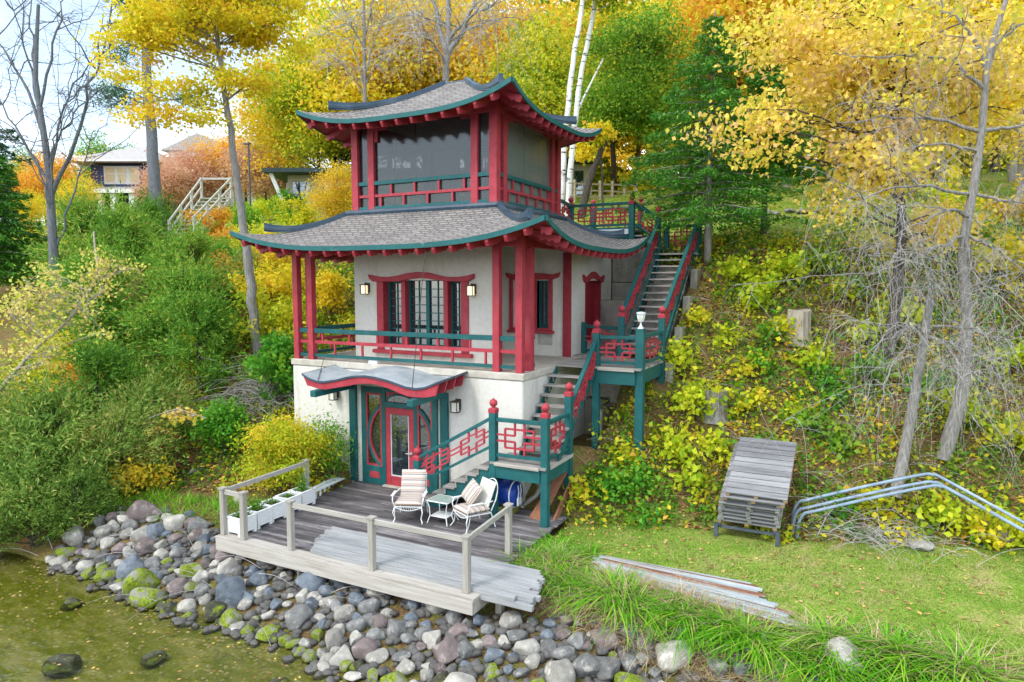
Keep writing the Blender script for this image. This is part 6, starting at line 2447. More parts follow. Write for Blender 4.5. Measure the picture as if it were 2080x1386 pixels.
bare_tree("bare_grey_tree", "bare pale grey tree with a veil of curling twigs at the right edge", [ray_pt(*q) for q in ((1915, 935, 15.5), (1955, 800, 15.5), (1965, 650, 15.5), (1955, 500, 15.5), (1978, 380, 15.4), (1995, 260, 15.4), (2005, 120, 15.4), (2050, -20, 15.4))],
          .17, [(ray_pt(*a), j, r) for a, j, r in tips1], 81, M['bark_grey'], M['twig'], 900, 1.2, 2.1, .0042, .9)
tips2 = [((1760, 720, 14), .85, .03), ((1780, 850, 13.6), .8, .025), ((1960, 780, 14), .85, .03), ((2060, 700, 14.2), .9, .03), ((1900, 560, 14.6), .9, .04), ((2080, 850, 14), .85, .025)]
bare_tree("leaning_grey_trunk", "leaning grey trunk with dry hanging twigs, rising behind the bent pipes", [ray_pt(*q) for q in ((1818, 1010, 15.0), (1835, 930, 15.1), (1855, 820, 15.1), (1872, 720, 15.1), (1890, 610, 15.1))],
          .135, [(ray_pt(*a), j, r) for a, j, r in tips2], 82, M['bark_grey'], M['twig'], 480, 1.0, 2.3, .0042, .9, r1=.08)


# --- shrubs
def shrub(name, label, x, y, H, W, leaf, n, size, seed, cat="shrub", group=None, stems=14, sig=.16, wid=.5, up=.3, low=.15, cl=40):
    rng = np.random.default_rng(seed)
    z = G(x, y)
    t = thing(name, label, cat, (x, y, z), group)
    P, k, C_ = crown_points([((x, y, z + H * (low + (1 - low) / 2)), (W / 2, W / 2, H * (1 - low) / 2))], rng, cl, n, sig, .8, .5)
    P[:, 2] = np.maximum(P[:, 2], ground(P[:, 0], P[:, 1]) + .02)
    tubes = []
    for i in rng.choice(len(C_), min(stems, len(C_)), replace=False):
        tubes.append((limb((x + rng.normal(0, .08), y + rng.normal(0, .08), z - .05), C_[i], rng, 7, .05), .012, .004, 4))
    wood("stems", tubes, M['bark_dark'], t)
    c = rng.random(len(C_))
    leaf_obj("foliage", P, size, LEAF[leaf], t, rng, np.clip(c[k] * .6 + .2 + rng.normal(0, .15, n), 0, 1), wid=wid, up=up)
    return t


shrub("yellow_shrub", "bushy yellow and orange shrub at the left end of the deck by the house wall", -6.0, -1.55, 2.0, 2.5, 'shrub', 9500, .10, 91, sig=.17, wid=.42, cl=70)
shrub("green_shrub", "slender bright green shrub against the house wall beside the yellow one", -5.35, -.55, 1.75, .9, 'lush', 1500, .10, 92, wid=.36)
shrub("green_shrub", "lush green broadleaf bush left of the porch posts", -8.4, .6, 2.3, 1.7, 'lush', 3600, .15, 93, wid=.7)
shrub("green_shrub", "lush green bush on the bank below the bare brush", -8.7, -1.3, 1.7, 1.3, 'lush', 3000, .11, 94, wid=.65)
shrub("gold_shrub", "golden leaved bush right under the maple trunk behind the porch", -9.6, 4.2, 1.7, 1.2, 'maple', 1300, .14, 95, wid=.7)
shrub("gold_shrub", "orange yellow bush over the water on the left bank", -9.6, -3.0, .8, 1.6, 'gold', 1500, .11, 96, wid=.6)
shrub("red_shrub", "few crimson leaves on a low shrub on the left bank", -9.4, -2.2, 1.3, .8, 'red_leaf', 90, .10, 97, wid=.6)
SH = [
    (4.30, 6.3, 1.15, 1.5, 'chart', "chartreuse bush on the upper right slope left of the pale stump"), (4.95, 7.1, 1.25, 1.5, 'chart', "tall chartreuse bush highest on the right slope"),
    (3.55, 7.0, 1.0, 1.0, 'chart', "chartreuse bush beside the fir trunk"), (5.9, 7.6, .9, 1.4, 'green', "green bush on the upper slope right of the chartreuse ones"),
    (6.6, 7.0, .8, 1.1, 'green', "green bush in front of the linden trunk"), (3.30, 3.2, 1.25, 1.5, 'chart', "yellow green bush right of the tall landing post"),
    (3.0, 2.2, 1.0, 1.1, 'chart', "yellow green bush below the middle landing"), (2.6, 4.2, 1.1, .8, 'chart', "slim yellow green shoot behind the middle landing"),
    (3.9, 2.5, .8, 1.1, 'chart', "yellow green bush just left of the dock stack"), (6.2, 4.6, .75, 1.1, 'lush', "green leafy plant below the pale stump"),
    (7.3, 4.9, .9, 1.2, 'green', "green bush left of the grey trunks"), (2.0, .9, .75, 1.1, 'lush', "low green bush at the foot of the landing post"),
    (2.75, .6, .55, .9, 'lush', "low green plant at the lawn edge below the slope"), (8.6, 2.6, .7, 1.2, 'chart', "yellow green plants behind the bent pipes"),
    (9.3, 2.5, .7, 1.2, 'shrub', "yellow leaved plants under the bend of the pipes"), (9.9, 2.9, .8, 1.3, 'chart', "yellow green plants at the right edge under the pipes"),
    (6.6, 1.9, .6, .9, 'lush', "green plants behind the start of the pipes"), (7.3, 2.3, .65, .9, 'shrub', "yellow plants in front of the leaning grey trunk"),
    (5.2, 1.2, .35, .8, 'chart', "low yellow weeds beside the dock cart leg"), (1.35, .35, .5, .5, 'shrub', "small yellow weed beside the stair post foot"),
    (8.9, 4.8, .9, 1.3, 'chart', "yellow green bush right of the grey trunks"), (4.6, 4.6, .6, .9, 'lush', "green plant in the middle of the right slope"),
]
SH += [(7.0, 11.5, 1.6, 2.6, 'chart', "yellow green bush at the lawn edge right of the second fir"), (9.2, 12.2, 1.9, 2.8, 'shrub', "yellow bush behind the linden trunk on the upper lawn"), (11.5, 10.5, 2.2, 2.8, 'gold', "golden bush behind the bare grey tree"),
       (13.5, 9.0, 2.2, 2.8, 'chart', "yellow green bush at the right edge of the upper slope"), (10.2, 7.6, 1.5, 2.0, 'shrub', "yellow bush on the upper slope under the bare twigs"), (11.5, 6.0, 1.5, 2.0, 'chart', "yellow green bush low at the right edge behind the twigs"),
       (6.0, 14.4, 1.2, 2.4, 'lush', "green bush beside the rock edging of the upper lawn"), (8.8, 9.0, 1.2, 1.8, 'linden', "pale yellow bush right of the linden trunk"), (10.4, 4.6, 1.0, 1.6, 'shrub', "yellow bush at the right edge above the pipes"),
       (5.0, 5.4, .7, 1.0, 'shrub', "yellow leaved plant just below the pale stump"), (6.0, 3.4, .7, 1.2, 'green', "green plant right of the dock stack"), (4.5, 3.6, .8, 1.0, 'shrub', "yellow plant behind the dock stack"), (7.8, 6.4, 1.0, 1.5, 'chart', "yellow green bush left of the linden trunk's foot")]
for i, (x, y, lf, lb) in enumerate(((3.58, 7.39, 'chart', "yellow green plant right at the fir's foot"), (6.0, 7.7, 'chart', "yellow green plant at the top of the slope left of the linden"), (6.56, 6.9, 'shrub', "yellow plant left of the linden's foot"),
                                    (3.72, 5.2, 'chart', "yellow green plant right of the upper stair flight"), (4.73, 5.3, 'lush', "green plant left of the pale stump"), (5.88, 4.86, 'chart', "yellow green plant below and right of the pale stump"),
                                    (2.75, 5.58, 'shrub', "yellow plant against the stair's concrete cheek"), (4.38, 4.39, 'shrub', "yellow plant above the darker stump"), (6.49, 4.25, 'lush', "green plant right of the dock stack on the slope"),
                                    (5.67, 3.56, 'chart', "yellow green plant above the dock stack's right corner"), (3.53, 1.63, 'chart', "yellow green plant left of the dock stack"), (2.43, 1.37, 'lush', "green fern like plant below the tall landing post"),
                                    (2.09, 1.66, 'shrub', "yellow plant left of the tall landing post's foot"), (6.57, 3.15, 'green', "green plant between dock stack and leaning trunk"), (7.08, 5.88, 'chart', "yellow green plant under the linden"),
                                    (8.61, 5.15, 'lush', "green plant between the two grey trunks"), (10.1, 6.05, 'chart', "yellow green plant at the right edge under the twigs"), (9.97, 4.76, 'shrub', "yellow plant right of the thicker grey trunk"),
                                    (9.2, 4.81, 'chart', "yellow green plant just behind the thicker grey trunk"), (1.97, .95, 'lush', "green plant between the stair post and the plywood sheet"))):
    SH.append((x, y, .50 + .14 * (i % 3), .75 + .2 * (i % 2), lf, lb))
for i, (x, y, h, w, lf, lb) in enumerate(SH):
    if x > 2.5 and x < 10 and y < 9:
        h, w = h * .86, w * .84
    shrub("slope_shrub", lb, x, y, h, w, lf, int(300 * h * w + 70), .155 if lf != 'lush' else .125, 200 + i, group="shrubs on the right slope", sig=.15, wid=.70, low=.02, cl=18)
# left slope and upper left
SL = [(-21.5, 9.5, 1.3, 2.2, 'orange', "orange bush left of the wooden steps"), (-24, 11, 1.2, 2.4, 'gold', "gold bush below the blue house"),
      (-18.5, 4.9, 1.4, 1.8, 'orange', "orange bush among the cedars"), (-15, 2.3, 1.5, 1.4, 'orange', "orange leaved bush between the middle cedars"), (-27, 12, 1.4, 2.6, 'lush', "green bush left of the blue house porch"),
      (-12.2, -2.9, 1.4, 1.5, 'orange', "orange bush between the cedars near the water"), (-11.3, -1.5, 1.5, 1.3, 'gold', "golden bush behind the crimson leaves"), (-14.6, -1.6, 2.4, 1.5, 'orange', "tall orange bush behind the pale leaved tree"), (-17.5, 2.2, 2.6, 1.6, 'pink', "dusty pink bush between the left cedars"),
      (-12.6, -1.2, 1.7, 1.3, 'chart', "yellow green bush in front of the middle cedars"), (-14.9, 2.9, 2.2, 1.6, 'lush', "big leaved green bush between cedars left of the maple"), (-17.2, -.6, 2.3, 1.6, 'shrub', "yellow bush at the left edge below the pale leaves"), (-12.4, .9, 1.7, 1.1, 'yellowgreen', "yellow green bush left of the bare brush"),
      (-9.2, 2.6, .9, 1.4, 'yellowgreen', "yellow green bush on the slope seen between the porch posts"), (-7.9, 3.6, .8, 1.3, 'shrub', "yellow bush on the slope behind the left porch rail"), (-8.6, 5.4, 1.0, 1.5, 'green', "green bush on the slope under the porch roof"),
      (-9.9, 1.2, .8, 1.3, 'green', "low green bush at the foot of the maple"), (-7.75, 1.5, 1.0, .8, 'lush', "green climbing leaves at the left porch corner"), (-13.5, -.6, .8, 1.2, 'gold', "gold leaved bush low among the cedars")]
for i, (x, y, lf, lb) in enumerate(((-27.8, 16.8, 'lush', "green bush right beside the wooden steps"), (-30.6, 21, 'chart', "yellow green bush right of the maple trunk on the hill"), (-25.9, 18.6, 'lush', "green bush under the flat roofed house"),
                                    (-27.5, 22.5, 'gold', "gold bush under the flat roofed house"), (-20.8, 17.5, 'yellowgreen', "yellow green bush below the upper room's left corner"), (-22.9, 10.2, 'orange', "orange bush at the foot of the wooden steps"),
                                    (-17.2, 6.5, 'lush', "green bush left of the porch roof's tip"), (-16.6, 7.9, 'chart', "yellow green bush under the porch roof's left tip"), (-13.9, 5.9, 'gold', "golden bush right of the maple trunk, under the roof tip"),
                                    (-14.2, 4.6, 'green', "green bush touching the maple trunk"), (-15.4, 4.5, 'orange', "orange bush left of the maple trunk"), (-12.4, 4.2, 'maple', "yellow bush beside the left porch post"),
                                    (-12.8, 2.2, 'green', "green bush left of the maple's foot"), (-10.8, 2.8, 'yellowgreen', "yellow green bush right of the maple's foot"), (-19.3, 6.6, 'green', "green bush between cedars and steps"),
                                    (-25.9, 9.6, 'lush', "bright bush below the blue house"), (-32, 12.7, 'orange', "orange bush by the blue house porch"), (-21.5, 15.4, 'shrub', "yellow bush on the hill left of the upper room"),
                                    (-40, 16, 'gold', "gold bush left of the blue house"), (-34.3, 6.2, 'lush', "green bush at the far left edge"))):
    SL.append((x, y, 1.5 + .3 * (i % 3), 2.4 + .4 * (i % 2), lf, lb))
for i, (x, y, h, w, lf, lb) in enumerate(SL):
    shrub("slope_shrub", lb, x, y, h, w, lf, int(420 * h * w + 150), .15, 300 + i, group="shrubs on the left slope", sig=.18, wid=.6, low=.05, cl=30)

# --- undergrowth, litter, stalks, lawn grass and lily clumps: too many to count
def scatter(n, x0, x1, y0f, y1f, rng):
    x = rng.uniform(x0, x1, n)
    a, c = y0f(x), y1f(x)
    y = a + (c - a) * rng.random(n)
    keep = ~((x > -7.3) & (x < 1.25) & (y > -.2) & (y < 7.5)) & ~((x > 1) & (x < 2.5) & (y > 3.6) & (y < 7.5)) & ~((x > -5.1) & (x < 1.25) & (y > -4.6) & (y < 0)) & ~((x > 4.3) & (x < 5.65) & (y > .5) & (y < 2.5))
    return x[keep], y[keep]


toe = lambda x: np.interp(x, _TX, _TY)
crestf = lambda x: np.interp(x, [-40, -12, -6, 2, 6, 20], [9.5, 10, 10.2, 10.2, 10.6, 11.5])
rng = np.random.default_rng(77)


def undergrowth(name, label, cat, leaf, nclump, per, size, seed, hmax, x0=-22, x1=14, sig=.16, wid=.6, bias=0, y0f=toe, y1f=crestf):
    rng = np.random.default_rng(seed)
    x, y = scatter(nclump, x0, x1, lambda q: y0f(q) - bias, y1f, rng)
    m = len(x)
    k = rng.integers(0, m, m * per)
    s = rng.uniform(.5, 1.5, m)
    X = x[k] + rng.normal(0, sig, m * per) * s[k]
    Y = y[k] + rng.normal(0, sig, m * per) * s[k]
    Z = ground(X, Y) + rng.random(m * per) ** 1.3 * hmax * s[k] + .01
    c = rng.random(m)
    o = leaf_obj(name, np.stack([X, Y, Z], 1), size, LEAF[leaf], None, rng, np.clip(c[k] * .7 + .15 + rng.normal(0, .14, m * per), 0, 1), wid=wid, up=.5)
    tag(o, label, cat, kind="stuff")


undergrowth("green_undergrowth", "low green weeds and vines covering the slopes", "undergrowth", 'green', 1700, 22, .12, 401, .34, bias=.3)
undergrowth("yellow_undergrowth", "low yellow and chartreuse leaves covering the slopes", "undergrowth", 'shrub', 1600, 20, .135, 402, .34, bias=.3)
undergrowth("bright_undergrowth", "bright green ground cover on the slopes", "undergrowth", 'lush', 1100, 22, .115, 403, .32)
undergrowth("gold_undergrowth", "gold and orange ground cover leaves on the left slope", "undergrowth", 'gold', 260, 22, .10, 404, .3, -24, -6)


undergrowth("left_scrub", "green and yellow scrub over the far left shore and hillside", "scrub", 'yellowgreen', 900, 14, .24, 405, .9, -75, -20, sig=.5, y0f=lambda q: toe(q) - 2, y1f=lambda q: q * 0 + 34)


def flat_leaves(name, label, cat, leaf, n, x0, x1, y0f, y1f, size, seed, h=.02):
    rng = np.random.default_rng(seed)
    x, y = scatter(n, x0, x1, y0f, y1f, rng)
    P = np.stack([x, y, ground(x, y) + .012 + rng.random(len(x)) * h], 1)
    o = leaf_obj(name, P, size, LEAF[leaf], None, rng, wid=.7, up=3.0)
    tag(o, label, cat, kind="stuff")


flat_leaves("leaf_litter", "brown and tan fallen leaves lying thick on the slopes", "leaf litter", 'litter', 34000, -18, 13, lambda q: toe(q) - .2, crestf, .12, 411, .05)
flat_leaves("fallen_leaves", "scattered fallen leaves on the lawn strip", "fallen leaves", 'litter', 750, .8, 12, lambda q: np.interp(q, _FX, _FY), toe, .085, 412)
flat_leaves("lawn_leaves", "scattered fallen leaves on the upper lawn", "fallen leaves", 'gold', 2600, -6, 14, lambda q: q * 0 + 10, lambda q: q * 0 + 24, .11, 413)


def blades(name, label, cat, leaf, X, Y, h, w, seed, lean=.5, seg=3, bend=.6):
    """grass blades as narrow bent strips"""
    rng = np.random.default_rng(seed)
    n = len(X)
    Z = ground(X, Y)
    patch = np.sin(X * 2.3 + 1.7 * np.sin(Y * 1.9)) * np.sin(Y * 3.1 + 1.1 * np.sin(X * 1.3)) + .5 * np.sin(X * 6.1 + Y * 4.3)
    az = rng.uniform(0, 2 * pi, n)
    ln = h * rng.uniform(.4, 1.3, n) * (1 + .28 * patch)
    d = np.stack([np.cos(az), np.sin(az)], 1)
    le = lean * rng.uniform(.3, 1.3, n)
    u = np.linspace(0, 1, seg + 1)
    wv = w * rng.uniform(.7, 1.3, n)
    rows = []
    for q in u:
        r_ = ln * (le * q + bend * q * q * le)
        zz = ln * (q - bend * le * q ** 2.2 * .9)
        cx_ = np.stack([X + d[:, 0] * r_, Y + d[:, 1] * r_, Z + zz], 1)
        s = np.stack([-d[:, 1], d[:, 0], np.zeros(n)], 1) * (wv * (1 - .85 * q ** 1.5) / 2)[:, None]
        rows += [cx_ - s, cx_ + s]
    V = np.stack(rows, 1)
    k = 2 * (seg + 1)
    base = (np.arange(n) * k)[:, None, None]
    f = np.array([[2 * i, 2 * i + 1, 2 * i + 3, 2 * i + 2] for i in range(seg)])[None]
    F = (base + f).reshape(-1, 4)
    me = mesh_np(name, V.reshape(-1, 3), F, np.repeat(np.clip(rng.normal(.40 if leaf == 'lily' else .50, .22, n) + .14 * patch + (rng.random(n) < .08) * .5, 0, 1), k))
    me.materials.append(LEAF[leaf])
    return tag(link(name, me), label, cat, kind="stuff")


frontf = lambda q: np.interp(q, _FX, _FY)
x, y = scatter(60000, .9, 11.5, lambda q: frontf(q) - .2, lambda q: toe(q) + .25, rng)
kp = (np.sin(x * 1.7 + 1.3 * np.sin(y * 1.5)) * np.sin(y * 2.1 + x * .4) + rng.normal(0, .45, len(x))) < .45
x, y = x[kp], y[kp]
blades("lawn_grass", "short mown grass with bare tan patches on the lawn strip", "grass", 'grass', x, y, .055, .012, 421, .9, 2)
x, y = scatter(26000, -9, 15, lambda q: q * 0 + 9.2, lambda q: q * 0 + 24, rng)
blades("upper_lawn_grass", "short green grass on the upper lawn", "grass", 'grass', x, y, .09, .03, 422, .8, 2)
x, y = scatter(7000, 1.2, 9.5, lambda q: frontf(q) - .35, lambda q: frontf(q) + .75, rng)
kp = ~((x > 2.2) & (x < 6.8) & (y > -2.72 - .16 * (x - 2.5)) & (y < -1.5))
x, y = x[kp], y[kp]
blades("rough_grass", "rough mid height grass between the lily leaves and the lawn", "grass", 'grass', x, y, .15, .016, 428, .9, 3)
# lily clumps along the edge of the bank
lx, ly = [], []
for _ in range(360):
    cx_ = rng.uniform(1.3, 8.6)
    f = frontf(cx_)
    cy_ = rng.uniform(f - (.95 if cx_ < 2.6 else .80), f + .05) if cx_ < 5.2 else rng.uniform(f - .55, f - .02)
    if cx_ > 2.3 and cx_ < 6.7:
        cy_ = min(cy_, -2.82 - .16 * (cx_ - 2.5))
    if cx_ < 2.6 and rng.random() < .4:
        cy_ = rng.uniform(-3.3, -1.4)
    if cx_ < 2.3 and cy_ > -4.6 and cy_ < -3.0 and rng.random() < .8:
        continue
    m = int(rng.integers(14, 30))
    lx.append(cx_ + rng.normal(0, .07, m))
    ly.append(cy_ + rng.normal(0, .07, m))
blades("lily_clumps", "thick arching bright green lily leaves along the bank edge", "lily leaves", 'lily', np.concatenate(lx), np.concatenate(ly), .40, .030, 423, 1.1, 5, .8)
x, y = scatter(9500, 1.4, 9, lambda q: frontf(q) - 1.4, lambda q: frontf(q) + .1, rng)
blades("dry_grass", "straw coloured dry grass among the stones and lilies", "dry grass", 'straw', x, y, .36, .012, 424, 1.1, 3, .6)
x, y = scatter(9000, -16, 13, lambda q: toe(q), crestf, rng)
blades("dry_stalks", "dry straw stalks leaning all over the slopes", "dry stalks", 'straw', x, y, .60, .012, 425, 1.2, 3, .5)
x, y = scatter(7000, -12, 13, lambda q: toe(q) - .1, crestf, rng)
blades("slope_grass", "tufts of green grass on the slopes", "grass", 'lily', x, y, .30, .016, 426, .9, 3, .6)
x, y = scatter(1500, -10, -5, lambda q: frontf(q) - .9, lambda q: frontf(q) + .6, rng)
blades("bank_weeds", "green weeds between the stones left of the deck", "weeds", 'lily', x, y, .26, .018, 427, .9, 3, .6)


def brush(name, label, x, y, sx, sy, n, ln, seed, rad=.006):
    """pile of bare dry sticks lying on the slope"""
    rng = np.random.default_rng(seed)
    X, Y = rng.normal(x, sx, n), rng.normal(y, sy, n)
    Z = ground(X, Y) + rng.uniform(.02, .35, n)
    d = rng.normal(size=(n, 3))
    d[:, 2] = rng.uniform(-.25, .45, n)
    d /= np.linalg.norm(d, axis=1)[:, None]
    u = np.linspace(0, 1, 6)
    l = ln * rng.uniform(.4, 1.2, n)
    P = np.stack([X, Y, Z], 1)[:, None] + d[:, None] * (l[:, None] * u)[:, :, None]
    P[:, :, 2] += (np.sin(u * np.pi) * .12)[None] * l[:, None]
    P[:, :, 2] = np.maximum(P[:, :, 2], ground(P[:, :, 0], P[:, :, 1]) + .02)
    V, F = tubes_np(P, (rad * rng.uniform(.6, 1.8, n))[:, None] * (1 - .6 * u)[None], 3)
    me = mesh_np(name, V, F)
    me.materials.append(M['twig'])
    return tag(link(name, me), label, "brush", kind="stuff")


brush("brush_pile", "tangle of bare grey brush on the bank left of the house", -9.3, .9, .55, .6, 420, 1.4, 431, .008)
brush("dry_brush", "dry brown sticks strewn over the right slope", 6.0, 4.6, 2.6, 1.6, 380, .9, 432, .004)
brush("fallen_twigs", "fallen grey twigs under the leaning trunk by the lawn", 7.3, 1.7, .7, .4, 220, .9, 433, .005)
brush("driftwood_sticks", "thin drift sticks lying on the stones by the water", -5.0, -5.0, 3.0, .5, 26, 1.0, 434, .0055)

# ---------------------------------------------------------------- far houses, steps, fence, lamp
M['navy'] = surface("navy_siding", (.05, .075, .19), (.07, .10, .25), 3, .6, (.3, .3, 9), bstr=.1)
M['white_trim'] = surface("white_trim", (.68, .68, .66), (.78, .78, .76), 3, .5, bstr=.05)
M['grey_roof'] = surface("grey_shingle_roof", (.34, .32, .31), (.46, .43, .41), 5, .9, bstr=.2)
M['beige'] = surface("beige_siding", (.40, .34, .25), (.50, .43, .33), 3, .8, (8, 8, .5), bstr=.2)
M['dark_roof'] = surface("dark_flat_roof", (.03, .05, .055), (.05, .075, .08), 3, .7, bstr=.1)
M['cream_glass'] = surface("cream_pane", (.62, .52, .30), (.72, .62, .40), 2, .3, bstr=0)  # opaque cream surface for the upper window panes
M['fence_wood'] = plank_mat("tan_fence_wood", (.34, .27, .18), (.47, .39, .28), (.58, .50, .38), 0, var=.2)
M['step_wood'] = plank_mat("pale_olive_step_wood", (.36, .36, .31), (.48, .48, .42), (.60, .60, .54), 0, var=.2)


def frame_at(px, py, dep):
    """local frame facing the lake at a spot: origin, right and back vectors"""
    o = ray_pt(px, py, dep)
    return Vector(o), Vector((cos(YAW), sin(YAW), 0)), Vector((-sin(YAW), cos(YAW), 0))


class LB(MB):
    """MB in the local frame of a far building"""

    def __init__(self, fr):
        super().__init__()
        self.fr = fr

    def add(self, vs, fs, mi=0):
        o, r, bk = self.fr
        return super().add([o + r * p[0] + bk * p[1] + Vector((0, 0, p[2])) for p in vs], fs, mi)


# blue house
fr = frame_at(188, 410, 62)
bh = thing("blue_house", "navy two storey house with white trim and grey hipped roof far left", "house", tuple(fr[0]))
LB(fr).box(0, 5.6, 0, 7, -2, 3.3).build("wall", M['navy'], bh)
hip = LB(fr)
hip.add([(-1.6, -1.6, 3.45), (7.0, -1.6, 3.45), (7.0, 8.6, 3.45), (-1.6, 8.6, 3.45), (2.2, 3.4, 5.55), (3.4, 3.4, 5.55)],
        [(0, 1, 5, 4), (1, 2, 5), (2, 3, 4, 5), (3, 0, 4), (3, 2, 1, 0)])
hip.build("roof", M['grey_roof'], bh)
LB(fr).box(-1.65, 7.05, -1.68, -1.602, 3.32, 3.47).build("eave_board", M['white_trim'], bh)
por = LB(fr)
por.add([(-1.8, -3.6, .55), (5.8, -3.6, .55), (5.8, -.005, 1.35), (-1.8, -.005, 1.35), (-1.8, -3.6, .40), (5.8, -3.6, .40), (5.8, -.005, 1.2), (-1.8, -.005, 1.2)], [(0, 1, 2, 3), (7, 6, 5, 4), (0, 4, 5, 1), (1, 5, 6, 2), (0, 3, 7, 4)])
por.build("porch_roof", M['grey_roof'], bh)
LB(fr).box(-1.85, 5.85, -3.68, -3.603, .32, .60).build("porch_fascia", M['white_trim'], bh)
for x in (-1.2, .4, 2.4, 3.6, 5.2):
    LB(fr).box(x, x + .45, -3.4, -3.0, -2.2, .31).build("porch_column", M['white_trim'], bh)
w = LB(fr).box(1.2, 4.4, -.10, -.003, 1.55, 3.15).build("window", M['white_trim'], bh)
for x in (1.4, 2.45, 3.5):
    LB(fr).box(x, x + .75, -.13, -.102, 1.75, 2.95).build("pane", M['cream_glass'], w)
    LB(fr).box(x - .02, x + .77, -.15, -.132, 2.45, 2.52).build("glazing_bar", M['white_trim'], w)
w = LB(fr).box(.8, 2.6, -.09, -.003, -1.9, .9).build("window", M['glass'], bh)
w = LB(fr).box(3.9, 5.2, -.09, -.003, -1.9, .9).build("window", M['glass'], bh)
# white house behind the pink trees
fr = frame_at(345, 372, 70)
wh = thing("white_house", "pale house half hidden behind the pink tree right of the pine trunk", "house", tuple(fr[0]))
LB(fr).box(0, 6.5, 0, 6, -2, 3.2).build("wall", M['white_trim'], wh)
g = LB(fr)
g.prism([(-.6, 3.2), (3.2, 4.9), (7.1, 3.2)], (0, -.5, 0), (1, 0, 0), (0, 0, 1), (0, 7, 0))
g.build("roof", M['grey_roof'], wh)
for x in (.8, 2.7, 4.6):
    LB(fr).box(x, x + 1.1, -.06, -.003, .6, 2.2).build("window", M['glass'], wh)
# low flat roofed house left of the pagoda
fr = frame_at(585, 395, 44)
fh = thing("flat_roofed_house", "low beige flat roofed house left of the pagoda's upper room", "house", tuple(fr[0]))
LB(fr).box(0, 12, 0, 6, -2.5, 1.22).build("wall", M['beige'], fh)
LB(fr).box(-1.2, 13, -1.2, 6.5, 1.225, 1.48).build("roof", M['dark_roof'], fh)
LB(fr).box(.35, 1.45, -.05, -.003, -1.2, .75).build("window", M['glass'], fh)
LB(fr).box(2.3, 3.3, -.05, -.003, -1.2, .75).build("window", M['glass'], fh)
bb = LB(fr).add([(-.9, -.9, 1.2), (-.65, -.9, 1.2), (.15, -.9, -.8), (-.1, -.9, -.8), (-.9, -.75, 1.2), (-.65, -.75, 1.2), (.15, -.75, -.8), (-.1, -.75, -.8)],
                [(0, 3, 2, 1), (4, 5, 6, 7), (0, 1, 5, 4), (1, 2, 6, 5), (2, 3, 7, 6), (3, 0, 4, 7)])
bb.build("slanted_brace", M['white_trim'], fh)
# beige shed right of the birches
fr = frame_at(1135, 388, 42)
sh = thing("beige_cabin", "low beige cabin with dark flat roof behind the birches and fence", "cabin", tuple(fr[0]))
LB(fr).box(0, 2.05, 0, 5, -2, 1.62).build("wall", M['beige'], sh)
LB(fr).box(-.6, 2.4, -.9, 5.4, 1.625, 1.85).build("roof", M['dark_roof'], sh)
LB(fr).box(.95, 1.5, -.05, -.003, -.9, 1.2).build("door", M['glass'], sh)
LB(fr).box(.15, .6, -.05, -.003, .0, 1.2).build("window", M['glass'], sh)
# split rail fence on the lawn crest
f0, f1 = ray_pt(1140, 388, 37), ray_pt(1292, 392, 40)
sf = thing("split_rail_fence", "tan split rail fence along the top of the upper lawn", "fence", tuple(f0))
for i in range(7):
    p = f0 + (f1 - f0) * i / 6
    MB().box(p[0] - .07, p[0] + .07, p[1] - .07, p[1] + .07, p[2] - .6, p[2] + .62).build("fence_post", M['fence_wood'], sf)
    if i < 6:
        q = f0 + (f1 - f0) * (i + 1) / 6
        for h in (.42, .05, -.28):
            MB().beam(p + [0, 0, h], q + [0, 0, h + RNG.uniform(-.03, .03)], .05, .10).build("fence_rail", M['fence_wood'], sf)
# lamp post
p0 = ray_pt(508, 395, 46)
lm = thing("lamp_post", "thin dark lamp post beside the wooden steps at the upper left", "lamp post", tuple(p0))
MB().tube([p0 - [0, 0, .8], p0 + [0, 0, 3.3]], .055, 6).build("pole", M['steel'], lm)
MB().box(p0[0] - .42, p0[0] + .12, p0[1] - .1, p0[1] + .1, p0[2] + 3.3, p0[2] + 3.4).build("lamp_head", M['steel'], lm)
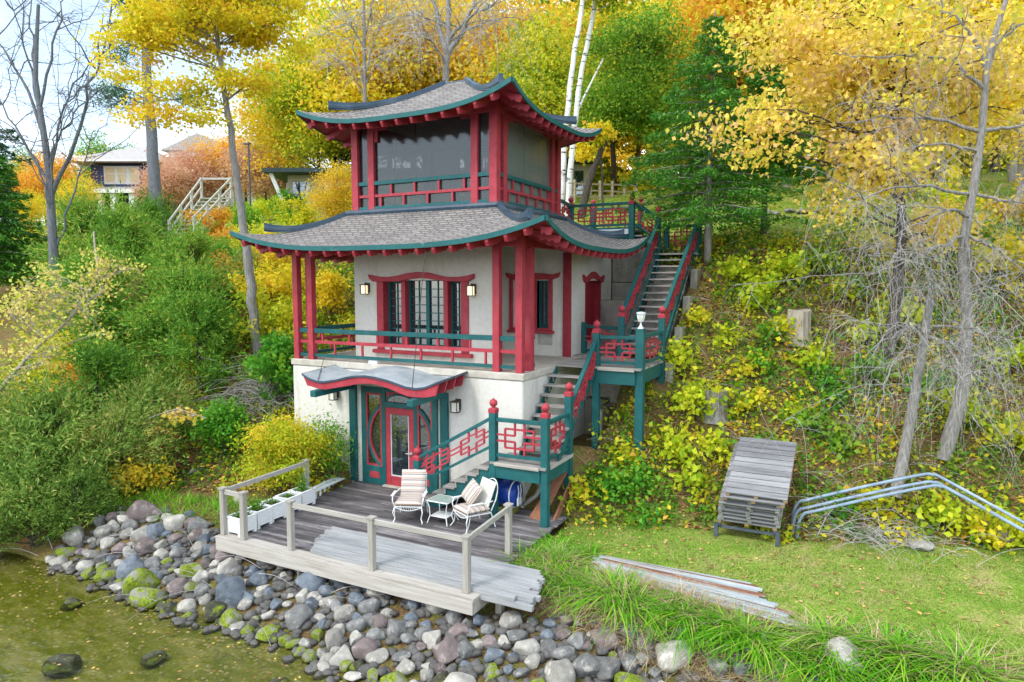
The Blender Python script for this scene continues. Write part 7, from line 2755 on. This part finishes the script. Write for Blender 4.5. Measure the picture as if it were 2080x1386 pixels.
# wooden steps on the left slope
ws = thing("wooden_steps", "pale timber steps with open railings climbing the left slope", "steps", tuple(ray_pt(375, 490, 33)))
A0, A1 = ray_pt(345, 490, 33), ray_pt(395, 482, 33)          # lower left and right feet
B0, B1 = ray_pt(410, 400, 36.5), ray_pt(470, 400, 36.5)        # upper left and right
for i in range(11):
    t_ = (i + .5) / 11
    a, c = A0 + (B0 - A0) * t_, A1 + (B1 - A1) * t_
    MB().beam(a, c, .30, .05).build("tread", M['step_wood'], ws)
for a, c in ((A0, B0), (A1, B1)):
    MB().beam(a - [0, 0, .12], c - [0, 0, .12], .06, .24).build("stringer", M['step_wood'], ws)
    for h in (.95, .5):
        MB().beam(a + [0, 0, h], c + [0, 0, h], .06, .10).build("handrail", M['step_wood'], ws)
    for t_ in (0, .34, .67, 1):
        p = a + (c - a) * t_
        MB().box(p[0] - .05, p[0] + .05, p[1] - .05, p[1] + .05, p[2] - .5, p[2] + 1.02).build("rail_post", M['step_wood'], ws)
MB().beam(B0 + [0, 0, .95], B1 + [0, 0, .95], .06, .10).build("handrail", M['step_wood'], ws)
C0 = A0 + (A0 - A1) * .9
MB().beam(A0 + [0, 0, .35], C0 + [0, 0, .25], .9, .06).build("lower_landing", M['step_wood'], ws)
# leaves afloat on the shallows
rng = np.random.default_rng(515)
X = rng.uniform(-13, 1.5, 420)
Y = np.interp(X, _BX, _BY) - .1 - rng.exponential(1.3, 420)
tag(leaf_obj("floating_leaves", np.stack([X, Y, np.full(420, WATER_Z + .006)], 1), .06, LEAF['litter'], None, rng, wid=.7, up=40.0, fold=False), "small fallen leaves floating on the shallow water", "floating leaves", kind="stuff")
# black hose at the water's edge
hs = MB().tube(smooth_path([(6.2, -3.9, G(6.2, -3.9) + .12), (6.5, -3.75, G(6.5, -3.75) + .16), (6.9, -3.7, G(6.9, -3.7) + .14), (7.4, -3.6, G(7.4, -3.6) + .05)]), .035, 8).build("black_hose", M['steel'], None, smooth=True)
tag(hs, "black hose lying on the stones at the lower right", "hose")
# small red topped garden gate glimpsed through the twigs
gt = thing("garden_gate", "small red topped garden gate glimpsed behind the twigs on the upper right", "gate", tuple(ray_pt(1885, 440, 30)))
g0, g1 = ray_pt(1872, 440, 30), ray_pt(1902, 440, 30)
for p in (g0, g1):
    MB().box(p[0] - .07, p[0] + .07, p[1] - .07, p[1] + .07, p[2] - .8, p[2] + 1.45).build("gate_post", M['red_dark'], gt)
MB().beam(g0 + (g0 - g1) * .4 + [0, 0, 1.55], g1 + (g1 - g0) * .4 + [0, 0, 1.55], .14, .14).build("gate_beam", M['red_dark'], gt)
MB().beam(g0 + [0, 0, .4], g1 + [0, 0, .4], .04, .7).build("gate_panel", M['white_trim'], gt)
